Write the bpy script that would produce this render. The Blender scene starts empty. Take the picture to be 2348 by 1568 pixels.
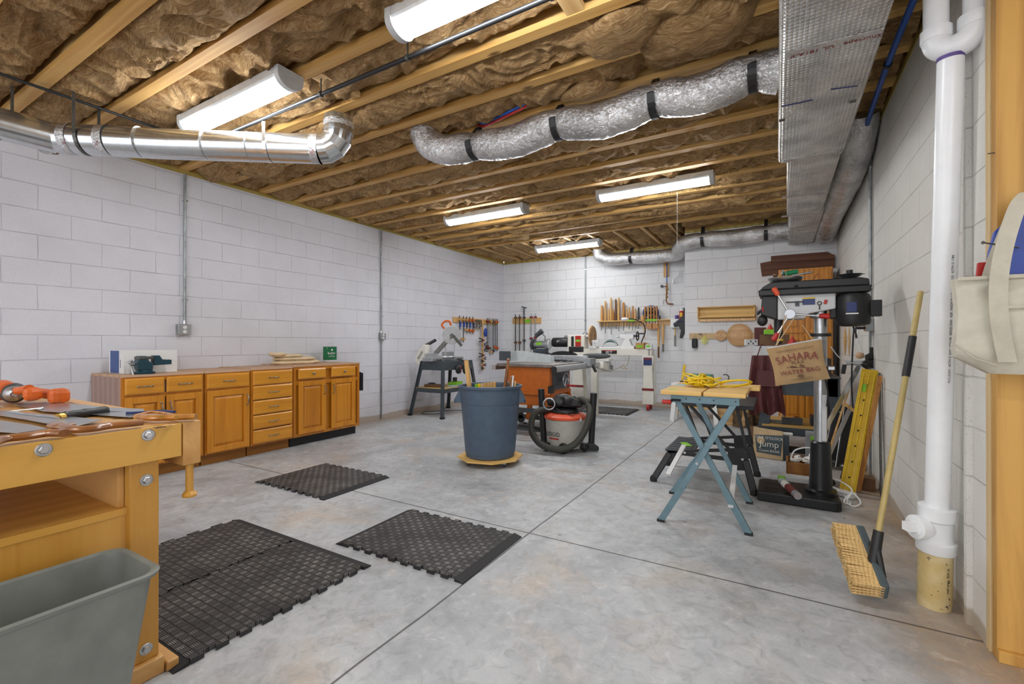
import bpy, math, random
from mathutils import Vector, Matrix, noise
V = Vector
random.seed(7)
SC = bpy.context.scene
COL = SC.collection
PI = math.pi

# ---------------------------------------------------------------- camera
YAW = math.radians(30.35)
FPX, CU, CV, EYE = 1043.5, 1174.0, 786.0, 1.15
cam_data = bpy.data.cameras.new('camera')
cam_data.sensor_fit = 'HORIZONTAL'
cam_data.sensor_width = 36.0
cam_data.lens = 36.0 * FPX / 2348.0
cam_data.clip_start = 0.02
camera = bpy.data.objects.new('camera', cam_data)
COL.objects.link(camera)
camera.location = (0, 0, EYE)
camera.rotation_euler = (PI / 2 + math.atan(2.0 / FPX), 0, YAW)
SC.camera = camera

# ---------------------------------------------------------------- world, exposure
world = bpy.data.worlds.new('world')
SC.world = world
world.use_nodes = True
world.node_tree.nodes['Background'].inputs[0].default_value = (0.93, 0.95, 1.0, 1)
world.node_tree.nodes['Background'].inputs[1].default_value = 0.9
SC.view_settings.view_transform = 'Standard'
SC.view_settings.look = 'None'
SC.view_settings.gamma = 1.0
SC.view_settings.use_curve_mapping = False
SC.view_settings.exposure = 1.2
LAMP = 21.0          # emission of the wraparound diffusers

# ---------------------------------------------------------------- measuring: a photo point at a known real plane
def _ray(u, v):
    a = (u - CU) / FPX
    return V((-math.sin(YAW) + a * math.cos(YAW), math.cos(YAW) + a * math.sin(YAW), -(v - CV) / FPX))
def atz(u, v, z):
    d = _ray(u, v); t = (z - EYE) / d.z
    return V((d.x * t, d.y * t, z))
def atx(u, v, x):
    d = _ray(u, v); t = x / d.x
    return V((x, d.y * t, EYE + d.z * t))
def aty(u, v, y):
    d = _ray(u, v); t = y / d.y
    return V((d.x * t, y, EYE + d.z * t))

# ---------------------------------------------------------------- materials
def lin(c):
    if isinstance(c, str):
        c = tuple(int(c[i:i + 2], 16) / 255 for i in (0, 2, 4))
    return tuple(((x + 0.055) / 1.055) ** 2.4 if x > 0.04045 else x / 12.92 for x in c) + (1,)
class NT:
    def __init__(s, name):
        s.m = bpy.data.materials.new(name); s.m.use_nodes = True
        s.t = s.m.node_tree; s.b = s.t.nodes['Principled BSDF']
    def n(s, typ, **k):
        nd = s.t.nodes.new(typ)
        for a, b in k.items():
            if a.startswith('i_'):
                key = a[2:].replace('_', ' ')
                nd.inputs[int(key) if key.isdigit() else key].default_value = b
            else: setattr(nd, a, b)
        return nd
    def l(s, a, b): s.t.links.new(a, b)
    def coord(s, scale=(1, 1, 1), loc=(0, 0, 0), rot=(0, 0, 0), kind='Object'):
        tc = s.n('ShaderNodeTexCoord'); mp = s.n('ShaderNodeMapping')
        mp.inputs['Scale'].default_value = scale; mp.inputs['Location'].default_value = loc
        mp.inputs['Rotation'].default_value = rot
        s.l(tc.outputs[kind], mp.inputs[0]); return mp.outputs[0]
    def noise(s, vec, scale, detail=4, rough=0.55, dist=0.0):
        nd = s.n('ShaderNodeTexNoise', i_Scale=scale, i_Detail=detail, i_Roughness=rough, i_Distortion=dist)
        s.l(vec, nd.inputs['Vector']); return nd.outputs[0]
    def ramp(s, fac, stops):
        r = s.n('ShaderNodeValToRGB'); e = r.color_ramp.elements
        while len(e) < len(stops): e.new(0.5)
        for k, (p, c) in enumerate(stops):
            e[k].position = p; e[k].color = lin(c) if not isinstance(c, float) else (c, c, c, 1)
        s.l(fac, r.inputs[0]); return r.outputs[0]
    def mix(s, fac, a, b, mode='MIX'):
        m = s.n('ShaderNodeMix', data_type='RGBA', blend_type=mode)
        for i, x in ((0, fac), (6, a), (7, b)):
            if hasattr(x, 'is_output') or hasattr(x, 'links'): s.l(x, m.inputs[i])
            else: m.inputs[i].default_value = x if i == 0 else (lin(x) if not (isinstance(x, tuple) and len(x) == 4) else x)
        return m.outputs[2]
    def math(s, op, a, b=0.0, c=None):
        m = s.n('ShaderNodeMath', operation=op)
        for i, x in enumerate((a, b) if c is None else (a, b, c)):
            if hasattr(x, 'links'): s.l(x, m.inputs[i])
            else: m.inputs[i].default_value = x
        return m.outputs[0]
    def bump(s, h, strength=0.3, dist=0.01):
        b = s.n('ShaderNodeBump', i_Strength=strength, i_Distance=dist)
        s.l(h, b.inputs['Height']); s.l(b.outputs[0], s.b.inputs['Normal'])
def mat(name, c, rough=0.5, metal=0.0, var=0.08, scale=12, bump=0.0, bdist=0.002, **k):
    s = NT(name)
    s.b.inputs['Roughness'].default_value = rough; s.b.inputs['Metallic'].default_value = metal
    L = lin(c); v = s.coord()
    f = s.noise(v, scale, 5)
    lo = tuple(x * (1 - var * 2) for x in L[:3]) + (1,); hi = tuple(min(1, x * (1 + var)) for x in L[:3]) + (1,)
    mr = s.mix(s.ramp(f, [(0.3, 0.0), (0.7, 1.0)]), lo, hi)
    s.l(mr, s.b.inputs['Base Color'])
    if bump: s.bump(s.noise(v, scale * 8, 3), bump, bdist)
    for a, b in k.items(): s.b.inputs[a.replace('_', ' ')].default_value = b
    return s.m
def wood(name, c1, c2, axis='x', scale=14, rough=0.45, stretch=0.08, coat=0.0, ring=5.0, var=0.5, worn=None, knots=0):
    s = NT(name); st = {'x': (stretch, 1, 1), 'y': (1, stretch, 1), 'z': (1, 1, stretch)}[axis]
    v = s.coord(scale=st)
    n1 = s.noise(v, scale, 6, 0.6, 1.5); n2 = s.noise(v, scale * 9, 3, 0.6)
    w = s.n('ShaderNodeTexWave', i_Scale=scale * 0.35, i_Distortion=ring, i_Detail=3.0, wave_type='BANDS', bands_direction={'x': 'Z', 'y': 'X', 'z': 'X'}[axis])
    s.l(v, w.inputs[0])
    f = s.math('ADD', s.math('MULTIPLY', w.outputs['Fac'], 0.26), s.math('MULTIPLY', n1, var + .22))
    f = s.math('ADD', f, s.math('MULTIPLY', n2, 0.15))
    col = s.ramp(f, [(0.25, c2), (0.72, c1)])
    if worn: col = s.mix(s.ramp(s.noise(s.coord(), 3, 5), [(0.5, 0.0), (0.8, 0.6)]), col, worn)
    if knots:
        kv = s.n('ShaderNodeTexVoronoi', i_Scale=knots); s.l(s.coord(scale={'x': (.4, 1, 1), 'y': (1, .4, 1), 'z': (1, 1, .4)}[axis]), kv.inputs['Vector'])
        kd = s.math('ADD', kv.outputs['Distance'], s.math('MULTIPLY', n1, 0.05))
        col = s.mix(s.ramp(kd, [(0.06, 0.9), (0.10, 0.0)]), col, '5E3A18')
    s.l(col, s.b.inputs['Base Color'])
    s.b.inputs['Roughness'].default_value = rough
    if coat: s.b.inputs['Coat Weight'].default_value = coat; s.b.inputs['Coat Roughness'].default_value = 0.25
    s.bump(n2, 0.12, 0.002)
    return s.m

def wall_mat(name, ax, shift, c='E9E9EA'):
    s = NT(name)
    tc = s.n('ShaderNodeNewGeometry'); sp = s.n('ShaderNodeSeparateXYZ'); s.l(tc.outputs['Position'], sp.inputs[0])
    cb = s.n('ShaderNodeCombineXYZ')
    s.l(s.math('ADD', sp.outputs[ax], -shift + 40 * 0.4064), cb.inputs[0]); s.l(sp.outputs['Z'], cb.inputs[1])
    # slightly wavy mortar
    nz = s.n('ShaderNodeTexNoise', i_Scale=6.0, i_Detail=3.0); s.l(tc.outputs['Position'], nz.inputs['Vector'])
    vm = s.n('ShaderNodeVectorMath', operation='MULTIPLY_ADD'); s.l(nz.outputs['Color'], vm.inputs[0])
    vm.inputs[1].default_value = (0.012, 0.008, 0); s.l(cb.outputs[0], vm.inputs[2])
    br = s.n('ShaderNodeTexBrick', offset=0.5, offset_frequency=2)
    for k, x in (('Scale', 1.0), ('Mortar Size', 0.0032), ('Mortar Smooth', 0.5), ('Bias', 0.0), ('Brick Width', 0.4064), ('Row Height', 0.2032)):
        br.inputs[k].default_value = x
    s.l(vm.outputs[0], br.inputs['Vector'])
    pores = s.noise(tc.outputs['Position'], 150, 3, 0.7)
    big = s.noise(tc.outputs['Position'], 2.2, 4)
    L = lin(c)
    col = s.mix(s.ramp(big, [(0.3, 0.0), (0.7, 1.0)]), tuple(x * 0.9 for x in L[:3]) + (1,), L)
    col = s.mix(s.ramp(pores, [(0.3, 0.75), (0.42, 0.0)]), col, 'A09A92')
    patchy = s.ramp(s.noise(tc.outputs['Position'], 3.5, 4, 0.6), [(0.48, 0.04), (0.66, 0.38)])
    col = s.mix(s.math('MULTIPLY', br.outputs['Fac'], patchy), col, '77716A')
    # dirt rising off the slab
    dz = s.math('ADD', sp.outputs['Z'], s.math('MULTIPLY', big, -0.12))
    col = s.mix(s.ramp(dz, [(0.0, 0.7), (0.02, 0.0)]), col, 'A59176')
    s.l(col, s.b.inputs['Base Color'])
    s.b.inputs['Roughness'].default_value = 0.75
    h = s.math('ADD', s.math('MULTIPLY', br.outputs['Fac'], -1.0), s.math('MULTIPLY', pores, 0.35))
    s.bump(h, 0.9, 0.006)
    return s.m

def floor_mat():
    s = NT('concrete_floor')
    g = s.n('ShaderNodeNewGeometry'); sp = s.n('ShaderNodeSeparateXYZ'); P = g.outputs['Position']; s.l(P, sp.inputs[0])
    a = s.noise(P, 0.9, 6, 0.62, 0.6); b = s.noise(P, 3.4, 6, 0.65, 1.2); c = s.noise(P, 70, 3)
    col = s.ramp(a, [(0.28, '92969B'), (0.5, 'B0B4B8'), (0.7, 'C4C7C9')])
    col = s.mix(s.ramp(b, [(0.32, 0.6), (0.5, 0.0)]), col, '8D8F90')
    col = s.mix(s.ramp(b, [(0.58, 0.0), (0.75, 0.5)]), col, 'D2D2D0')
    col = s.mix(s.math('MULTIPLY', s.ramp(s.noise(P, 1.7, 5, 0.6, 0.5), [(0.53, 0.0), (0.68, 1.0)]), 0.45), col, 'B49C7E')
    # rusty clay film along the right and back walls
    wob = s.math('MULTIPLY', s.noise(P, 2.3, 5, 0.7), 0.75)
    dx = s.math('ADD', s.math('ADD', sp.outputs['X'], -0.68), wob)
    dy = s.math('ADD', s.math('ADD', sp.outputs['Y'], -8.5), wob)
    col = s.mix(s.ramp(dx, [(0.0, 0.0), (0.40, 0.85)]), col, 'A98A63')
    col = s.mix(s.ramp(dy, [(0.0, 0.0), (0.35, 0.7)]), col, 'A98A63')
    dl = s.math('ADD', s.math('MULTIPLY', sp.outputs['X'], -1), s.math('ADD', wob, -5.2))
    col = s.mix(s.ramp(dl, [(0.0, 0.0), (0.4, 0.6)]), col, 'A98A63')
    d_ = s.noise(P, 14, 6, 0.7, 0.8); col = s.mix(s.ramp(d_, [(0.34, 0.5), (0.5, 0.0)]), col, '84878A'); col = s.mix(s.ramp(d_, [(0.56, 0.0), (0.72, 0.5)]), col, 'D9DAD8')
    # drips
    vo = s.n('ShaderNodeTexVoronoi', i_Scale=3.0); s.l(P, vo.inputs['Vector'])
    col = s.mix(s.ramp(vo.outputs['Distance'], [(0.028, 0.65), (0.04, 0.0)]), col, '54505A')
    # sawn control joints with a wandering edge
    wx = s.math('ADD', sp.outputs['X'], s.math('MULTIPLY', s.math('ADD', s.noise(P, 1.4, 2), -0.5), 0.03))
    jx = s.math('ABSOLUTE', s.math('ADD', wx, 1.30)); jy = s.math('ABSOLUTE', s.math('ADD', sp.outputs['Y'], -2.43))
    j = s.math('MINIMUM', jx, jy)
    jm = s.ramp(j, [(0.0025, 1.0), (0.006, 0.0)])
    col = s.mix(jm, col, '3B3834')
    s.l(col, s.b.inputs['Base Color'])
    s.l(s.ramp(b, [(0.3, 0.32), (0.7, 0.6)]), s.b.inputs['Roughness'])
    h = s.math('ADD', s.math('MULTIPLY', c, 0.3), s.math('MULTIPLY', jm, -2.0))
    s.bump(h, 0.25, 0.004)
    return s.m

def insul_mat():
    s = NT('fiberglass_batt')
    g = s.n('ShaderNodeNewGeometry'); P = g.outputs['Position']
    wv = s.n('ShaderNodeTexNoise', i_Scale=3.0, i_Detail=2.0); s.l(P, wv.inputs['Vector'])
    vm = s.n('ShaderNodeVectorMath', operation='MULTIPLY_ADD'); s.l(wv.outputs['Color'], vm.inputs[0])
    vm.inputs[1].default_value = (0.3, 0.3, 0.3); s.l(P, vm.inputs[2])
    mp = s.n('ShaderNodeMapping'); mp.inputs['Scale'].default_value = (1, 5.5, 2.2); mp.inputs['Rotation'].default_value = (0, 0, 0.5)
    s.l(vm.outputs[0], mp.inputs[0])
    fib = s.noise(mp.outputs[0], 13, 8, 0.72, 1.0)
    big = s.noise(vm.outputs[0], 5, 5, 0.6)
    col = s.ramp(fib, [(0.30, '80552A'), (0.46, 'C69A62'), (0.6, 'E4C08A'), (0.78, 'F4E0BC')])  # highlights and crease shade put into the colour along the fibre height
    col = s.mix(s.ramp(big, [(0.28, 0.6), (0.48, 0.0)]), col, '7A552E')
    col = s.mix(s.ramp(s.noise(P, 2.1, 5, 0.7), [(0.66, 0.0), (0.75, 0.85)]), col, '33261A')
    s.l(col, s.b.inputs['Base Color']); s.b.inputs['Roughness'].default_value = 0.95
    h = s.math('ADD', s.math('MULTIPLY', fib, 1.0), s.math('MULTIPLY', big, 0.7))
    s.bump(h, 1.0, 0.05)
    return s.m

def foil_mat(name, scale=22, strength=0.8, c='D4D6D8', rough=0.24, quilt=False, warm=0.0):
    s = NT(name); v = s.coord(kind='Object')
    n = s.noise(v, scale, 5, 0.6, 1.2)
    col = s.ramp(s.noise(v, 4, 4), [(0.35, 'B9BABA'), (0.6, c)])
    s.b.inputs['Metallic'].default_value = 0.5 if quilt else 0.88
    h = n
    if quilt:
        sp = s.n('ShaderNodeSeparateXYZ'); s.l(v, sp.inputs[0])
        st = s.math('ABSOLUTE', s.math('SINE', s.math('MULTIPLY', sp.outputs['X'], 165.0)))
        sx = s.math('ABSOLUTE', s.math('SINE', s.math('MULTIPLY', sp.outputs['Y'], 130.0)))
        q = s.math('ADD', s.math('MULTIPLY', st, 0.8), s.math('MULTIPLY', sx, 0.35))
        h = s.math('ADD', s.math('MULTIPLY', n, 0.7), q)
        nz = s.ramp(s.noise(v, 2.2, 3), [(0.4, 0.0), (0.65, 0.35)])
        col = s.mix(nz, col, 'A98F6A')
    s.l(col, s.b.inputs['Base Color'])
    s.b.inputs['Roughness'].default_value = rough
    s.bump(h, strength, 0.012)
    return s.m

def mat_rubber():
    s = NT('rubber_weave'); v = s.coord()
    sp = s.n('ShaderNodeSeparateXYZ'); s.l(v, sp.inputs[0])
    cw, ch = 0.036, 0.030
    u = s.math('DIVIDE', sp.outputs['X'], cw); w = s.math('DIVIDE', sp.outputs['Y'], ch)
    par = s.math('MODULO', s.math('ADD', s.math('ADD', s.math('FLOOR', u), s.math('FLOOR', w)), 400.0), 2.0)
    fu = s.math('FRACT', u); fw = s.math('FRACT', w)
    edge = s.math('MINIMUM', s.math('MINIMUM', fu, s.math('SUBTRACT', 1.0, fu)), s.math('MINIMUM', fw, s.math('SUBTRACT', 1.0, fw)))
    pad = s.ramp(edge, [(0.03, 0.0), (0.12, 1.0)])
    s1 = s.math('ABSOLUTE', s.math('SINE', s.math('MULTIPLY', sp.outputs['X'], PI / 0.0072)))
    s2 = s.math('ABSOLUTE', s.math('SINE', s.math('MULTIPLY', sp.outputs['Y'], PI / 0.006)))
    mx = s.n('ShaderNodeMix', data_type='FLOAT'); s.l(par, mx.inputs[0]); s.l(s1, mx.inputs[2]); s.l(s2, mx.inputs[3])
    h = s.math('MULTIPLY', pad, s.math('ADD', s.math('MULTIPLY', mx.outputs[0], 0.7), 0.5))
    wear = s.ramp(s.noise(v, 5, 5), [(0.35, 0.15), (0.7, 0.9)])
    top = s.math('MULTIPLY', s.ramp(h, [(0.7, 0.0), (1.0, 1.0)]), s.math('MULTIPLY', wear, s.math('ADD', s.math('MULTIPLY', par, -0.65), 1.0)))
    col = s.mix(top, '2B2B2D', 'B0AEAA')
    col = s.mix(s.ramp(s.noise(v, 2.5, 5), [(0.55, 0.0), (0.8, 0.25)]), col, '6E665A')
    s.l(col, s.b.inputs['Base Color']); s.b.inputs['Roughness'].default_value = 0.55
    s.bump(h, 1.0, 0.006)
    return s.m

M = {}
def mk():
    M['wall_l'] = wall_mat('painted_block_left', 'Y', 0.032, 'DFE0E8')
    M['wall_r'] = wall_mat('painted_block_right', 'Y', 0.1, 'E2E0DA')
    M['wall_b'] = wall_mat('painted_block_back', 'X', 0.15, 'E2E3E5')
    M['floor'] = floor_mat(); M['insul'] = insul_mat(); M['rubber'] = mat_rubber()
    M['joist'] = wood('joist_lumber', 'E6C07A', 'B48038', 'x', 9, 0.6, 0.05, ring=9, knots=3)
    M['blocky'] = wood('blocking_lumber', 'E0BE86', 'B98C50', 'y', 9, 0.6, 0.06)
    M['plate'] = wood('treated_plate', 'B09A50', '84702F', 'y', 8, 0.7, 0.05)
    M['stud'] = wood('stud_lumber', 'D4A557', '9C6A2A', 'z', 7, 0.55, 0.07, ring=14, knots=5)
    M['studl'] = wood('stud_edge_lumber', 'DCC79A', 'C4A470', 'z', 7, 0.55, 0.05)
    M['beech'] = wood('beech_bench', 'DBA94E', 'C48E34', 'y', 10, 0.4, 0.06, coat=0.2, var=0.35)
    M['beechz'] = wood('beech_leg', 'D6A24A', 'BE8832', 'z', 10, 0.4, 0.06, coat=0.2, var=0.35)
    M['beechtop'] = wood('beech_bench_top', 'D8A865', 'B07C3C', 'x', 6, 0.4, 0.08, coat=0.2, worn='C99A60')
    M['oak'] = wood('oak_finish', 'D18A22', 'A5600E', 'z', 16, 0.35, 0.06, coat=0.35)
    M['oakh'] = wood('oak_drawer', 'D9952B', 'B0690F', 'y', 16, 0.35, 0.06, coat=0.35)
    M['oakd'] = wood('oak_toe_board', '9A6524', '6E4312', 'y', 9, 0.6, 0.1)
    M['ply'] = wood('cabinet_top_ply', 'C9A78A', 'AE8566', 'y', 7, 0.6, 0.1)
    M['plyside'] = wood('cabinet_side_ply', 'A98F84', '8F756B', 'z', 9, 0.75, 0.1)
    M['pine'] = wood('pine_board', 'DDB66C', 'BC8E48', 'x', 9, 0.5, 0.06)
    M['pinez'] = wood('pine_upright', 'DCB172', 'B98A4C', 'z', 9, 0.5, 0.06)
    M['hand'] = wood('tool_handle', 'DCB070', 'B0803E', 'z', 20, 0.35, 0.06, coat=0.3)
    M['handy'] = wood('saw_handle', '9C6436', '6A3C1A', 'y', 18, 0.3, 0.08, coat=0.5)
    M['handl'] = wood('light_saw_handle', 'C08436', '94581C', 'y', 18, 0.3, 0.08, coat=0.5)
    M['walnut'] = wood('dark_board', '6B4430', '4E2E1E', 'x', 12, 0.7, 0.06)
    M['ash'] = wood('turned_disc', 'D6B084', 'B98C5E', 'x', 9, 0.5, 0.2)
    M['mdf'] = mat('pressed_board', 'C9A77A', 0.8, var=0.1, scale=40)
    M['bark'] = mat('log_bark', '7A6246', 0.95, var=0.4, scale=18, bump=1.0, bdist=0.02)
    M['logend'] = wood('log_end', 'C8A272', '9A7448', 'x', 10, 0.8, 0.5)
    M['galv'] = mat('galvanised_steel', 'D2D6D9', 0.2, 0.95, 0.05, 30, 0.05)
    M['conduit'] = mat('conduit_steel', '9DA2A3', 0.4, 0.75, 0.15, 14)
    M['steel'] = mat('brushed_steel', 'BFC2C4', 0.3, 0.95, 0.08, 20)
    M['dsteel'] = mat('dark_steel', '6B6A66', 0.4, 0.85, 0.15, 20)
    M['chrome'] = mat('chrome', 'DADCDE', 0.12, 1.0, 0.02)
    M['alu'] = mat('aluminium', 'B9BCC0', 0.35, 0.8, 0.05)
    M['cast'] = mat('cast_iron_top', '8A8580', 0.4, 0.8, 0.2, 8)
    M['brass'] = mat('brass', 'A8813C', 0.3, 0.9, 0.1, 20)
    M['copper'] = mat('copper_pipe', '9A5E34', 0.35, 0.9, 0.15, 20)
    M['pewter'] = mat('antique_pewter', '9C9484', 0.3, 0.85, 0.2, 40)
    M['foil'] = foil_mat('foil_flex', 42, 1.0, 'E4E5E6', .22)
    M['bubble'] = foil_mat('foil_bubble_wrap', 14, 1.0, 'EFEFEC', 0.3, True)
    M['lampw'] = mat('lamp_housing', 'E6E8E8', 0.4, 0, 0.02)
    e = NT('lit_diffuser'); e.b.inputs['Base Color'].default_value = (1, 1, 1, 1)
    e.b.inputs['Emission Color'].default_value = (0.95, 0.975, 1, 1); e.b.inputs['Emission Strength'].default_value = LAMP
    M['lamp'] = e.m
    for k, c, r, mt in (
        ('pvc', 'E9ECEE', .3, 0), ('pvccream', 'D9C9A0', .5, 0), ('black', '1B1C1E', .45, 0), ('blackm', '232426', .3, .3),
        ('rubberb', '1E1E20', .7, 0), ('dgrey', '43474B', .5, .1), ('stand', '4A5258', .4, .3), ('grey', '8C9093', .5, 0),
        ('lgrey', 'C9CBCC', .45, 0), ('lampg', 'C2C6C8', .5, 0), ('white', 'E8E9E8', .5, 0), ('cream', 'E4E1D6', .4, 0), ('orange', 'D2621C', .4, 0),
        ('saworange', 'C4660F', .4, .1), ('red', 'B3231C', .4, 0), ('dred', '7C2422', .5, 0), ('blue', '1E4C96', .4, 0),
        ('pexblue', '1550A8', .35, 0), ('pexred', 'B02822', .35, 0), ('navy', '24346B', .4, 0), ('viseblue', '1F4350', .4, .2),
        ('can', '4A5B6E', .5, 0), ('bin', '7B807B', .45, 0), ('yellow', 'E8BE1E', .4, 0), ('cordy', 'E0C01C', .4, 0),
        ('lime', '86C832', .7, 0), ('green', '1F7A50', .3, 0), ('teal', '1B5A58', .4, 0), ('vac', 'B9B7AE', .45, 0),
        ('vaco', 'D9542E', .4, 0), ('hose', '36362F', .6, 0), ('canvas', 'C8C4B4', .95, 0), ('burlap', 'AE9068', .95, 0),
        ('cloth', 'DCC7A4', .95, 0), ('bone', 'B9B4A6', .95, 0), ('leather', '5A2A2A', .6, 0), ('paper', 'E4E2DC', .8, 0),
        ('card', 'B98F58', .8, 0), ('boxblue', '4A629A', .6, 0), ('broomh', 'B7A266', .4, 0), ('maroon', '6E2A24', .7, 0),
        ('sage', '9FB5B5', .5, 0), ('wmblue', '6C8791', .4, .3), ('slate', '4C585C', .7, 0), ('brown', '6A4A2C', .6, 0),
        ('tan', 'C9AE86', .8, 0), ('bluehandle', '1C3E9C', .4, 0), ('skin', 'D8B08A', .7, 0), ('ymesh', 'DDDD6A', .8, 0),
        ('bluebin', '1A3FA0', .35, 0), ('purple', '5C4A8C', .5, 0), ('ink', '141414', .6, 0), ('inkw', 'F0F0F0', .6, 0), ('glass', 'D8E2E4', .08, 0)):
        M[k] = mat(k + '_finish', c, r, mt, 0.02 if k in ('pvc', 'white', 'cream', 'lgrey', 'paper') else 0.07, 14, 0.25 if k in ('canvas', 'burlap', 'cloth', 'bone', 'leather') else 0, 0.003)
    M['ymesh'].node_tree.nodes['Principled BSDF'].inputs['Alpha'].default_value = 0.6
    M['glass'].node_tree.nodes['Principled BSDF'].inputs['Alpha'].default_value = 0.35
    M['bristle'] = wood('broom_bristle', 'DEBE84', 'B08A4C', 'z', 60, 0.8, 0.03)
    M['speck'] = NT('speckled_pipe').m
    s = NT('speckled_pipe'); v = s.coord(); c1 = s.ramp(s.noise(v, 6, 4), [(0.4, 'C9B076'), (0.65, 'E0D2A8')])
    c1 = s.mix(s.ramp(s.noise(v, 55, 2), [(0.30, 1.0), (0.34, 0.0)]), c1, '3A342C')
    s.l(c1, s.b.inputs['Base Color']); s.b.inputs['Roughness'].default_value = 0.5; M['speck'] = s.m
mk()

# ---------------------------------------------------------------- mesh building
def basis(d):
    d = V(d).normalized(); a = V((0, 0, 1)) if abs(d.z) < 0.95 else V((1, 0, 0))
    x = a.cross(d).normalized(); return x, d.cross(x), d
class MB:
    def __init__(s): s.v = []; s.f = []
    def add(s, vs, fs):
        n = len(s.v); s.v += [V(p) for p in vs]; s.f += [tuple(i + n for i in f) for f in fs]; return s
    def box(s, c, d, rz=0, rx=0, ry=0):           # centre, full size
        m = Matrix.Rotation(rz, 3, 'Z') @ Matrix.Rotation(ry, 3, 'Y') @ Matrix.Rotation(rx, 3, 'X')
        c = V(c); h = V(d) / 2
        vs = [c + m @ V((x * h.x, y * h.y, z * h.z)) for z in (-1, 1) for y in (-1, 1) for x in (-1, 1)]
        return s.add(vs, [(0, 2, 3, 1), (4, 5, 7, 6), (0, 1, 5, 4), (2, 6, 7, 3), (0, 4, 6, 2), (1, 3, 7, 5)])
    def b2(s, a, b):                               # two corners
        a, b = V(a), V(b); return s.box((a + b) / 2, [abs(x) for x in (b - a)])
    def bar(s, p, q, w, h=None, up=(0, 0, 1)):     # square bar p->q
        h = h or w; p, q = V(p), V(q); d = (q - p).normalized(); u = V(up)
        if abs(d.dot(u)) > 0.98: u = V((1, 0, 0))
        x = d.cross(u).normalized(); y = x.cross(d)
        vs = [c + x * (i * w / 2) + y * (j * h / 2) for c in (p, q) for i, j in ((-1, -1), (1, -1), (1, 1), (-1, 1))]
        return s.add(vs, [(3, 2, 1, 0), (4, 5, 6, 7), (0, 1, 5, 4), (1, 2, 6, 5), (2, 3, 7, 6), (3, 0, 4, 7)])
    def cyl(s, p, q, r, r2=None, n=16, caps=True):
        r2 = r if r2 is None else r2; p, q = V(p), V(q); x, y, d = basis(q - p); vs = []
        for c, rr in ((p, r), (q, r2)):
            for i in range(n):
                a = 2 * PI * i / n; vs.append(c + (x * math.cos(a) + y * math.sin(a)) * rr)
        fs = [(i, (i + 1) % n, n + (i + 1) % n, n + i) for i in range(n)]
        if caps: fs += [tuple(range(n))[::-1], tuple(range(n, 2 * n))]
        return s.add(vs, fs)
    def tube(s, pts, r, n=10, caps=True, closed=False, sy=1.0):
        pts = [V(p) for p in pts]; k = len(pts); rr = r if isinstance(r, (list, tuple)) else [r] * k
        vs = []; px = None
        for i, p in enumerate(pts):
            a = pts[(i - 1) % k] if (closed or i > 0) else p; b = pts[(i + 1) % k] if (closed or i < k - 1) else p
            d = (b - a).normalized()
            if px is None: x, y, _ = basis(d)
            else:
                x = (px - d * px.dot(d)); x = x.normalized() if x.length > 1e-6 else basis(d)[0]; y = d.cross(x)
            px = x
            for j in range(n):
                t = 2 * PI * j / n; vs.append(p + (x * math.cos(t) + y * math.sin(t) * sy) * rr[i])
        fs = []
        for i in range(k if closed else k - 1):
            i2 = (i + 1) % k
            for j in range(n):
                j2 = (j + 1) % n; fs.append((i * n + j, i * n + j2, i2 * n + j2, i2 * n + j))
        if caps and not closed: fs += [tuple(range(n))[::-1], tuple(range((k - 1) * n, k * n))]
        return s.add(vs, fs)
    def lathe(s, base, prof, axis=(0, 0, 1), n=24, caps=True):  # prof [(r, h)]
        x, y, d = basis(axis); base = V(base); vs = []
        for r, h in prof:
            for j in range(n):
                t = 2 * PI * j / n; vs.append(base + d * h + (x * math.cos(t) + y * math.sin(t)) * max(r, 1e-4))
        fs = []; k = len(prof)
        for i in range(k - 1):
            for j in range(n):
                j2 = (j + 1) % n; fs.append((i * n + j, i * n + j2, (i + 1) * n + j2, (i + 1) * n + j))
        if caps: fs += [tuple(range(n))[::-1], tuple(range((k - 1) * n, k * n))]
        return s.add(vs, fs)
    def prism(s, poly, o, ux, uy, dn):             # poly in (ux, uy) at o, extruded by vector dn
        o, ux, uy, dn = V(o), V(ux), V(uy), V(dn); n = len(poly)
        a = [o + ux * p[0] + uy * p[1] for p in poly]
        fs = [tuple(range(n))[::-1], tuple(range(n, 2 * n))] + [(i, (i + 1) % n, n + (i + 1) % n, n + i) for i in range(n)]
        if ux.cross(uy).dot(dn) < 0: fs = [f[::-1] for f in fs]
        return s.add(a + [p + dn for p in a], fs)
    def ell(s, c, r, n=14, m=8, rz=0):
        vs = []; fs = []; R = Matrix.Rotation(rz, 3, 'Z')
        for i in range(m + 1):
            ph = PI * i / m
            for j in range(n):
                t = 2 * PI * j / n
                vs.append(V(c) + R @ V((r[0] * math.sin(ph) * math.cos(t), r[1] * math.sin(ph) * math.sin(t), -r[2] * math.cos(ph))))
        for i in range(m):
            for j in range(n):
                j2 = (j + 1) % n; fs.append((i * n + j, i * n + j2, (i + 1) * n + j2, (i + 1) * n + j))
        return s.add(vs, fs)
ORG = {}
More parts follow.
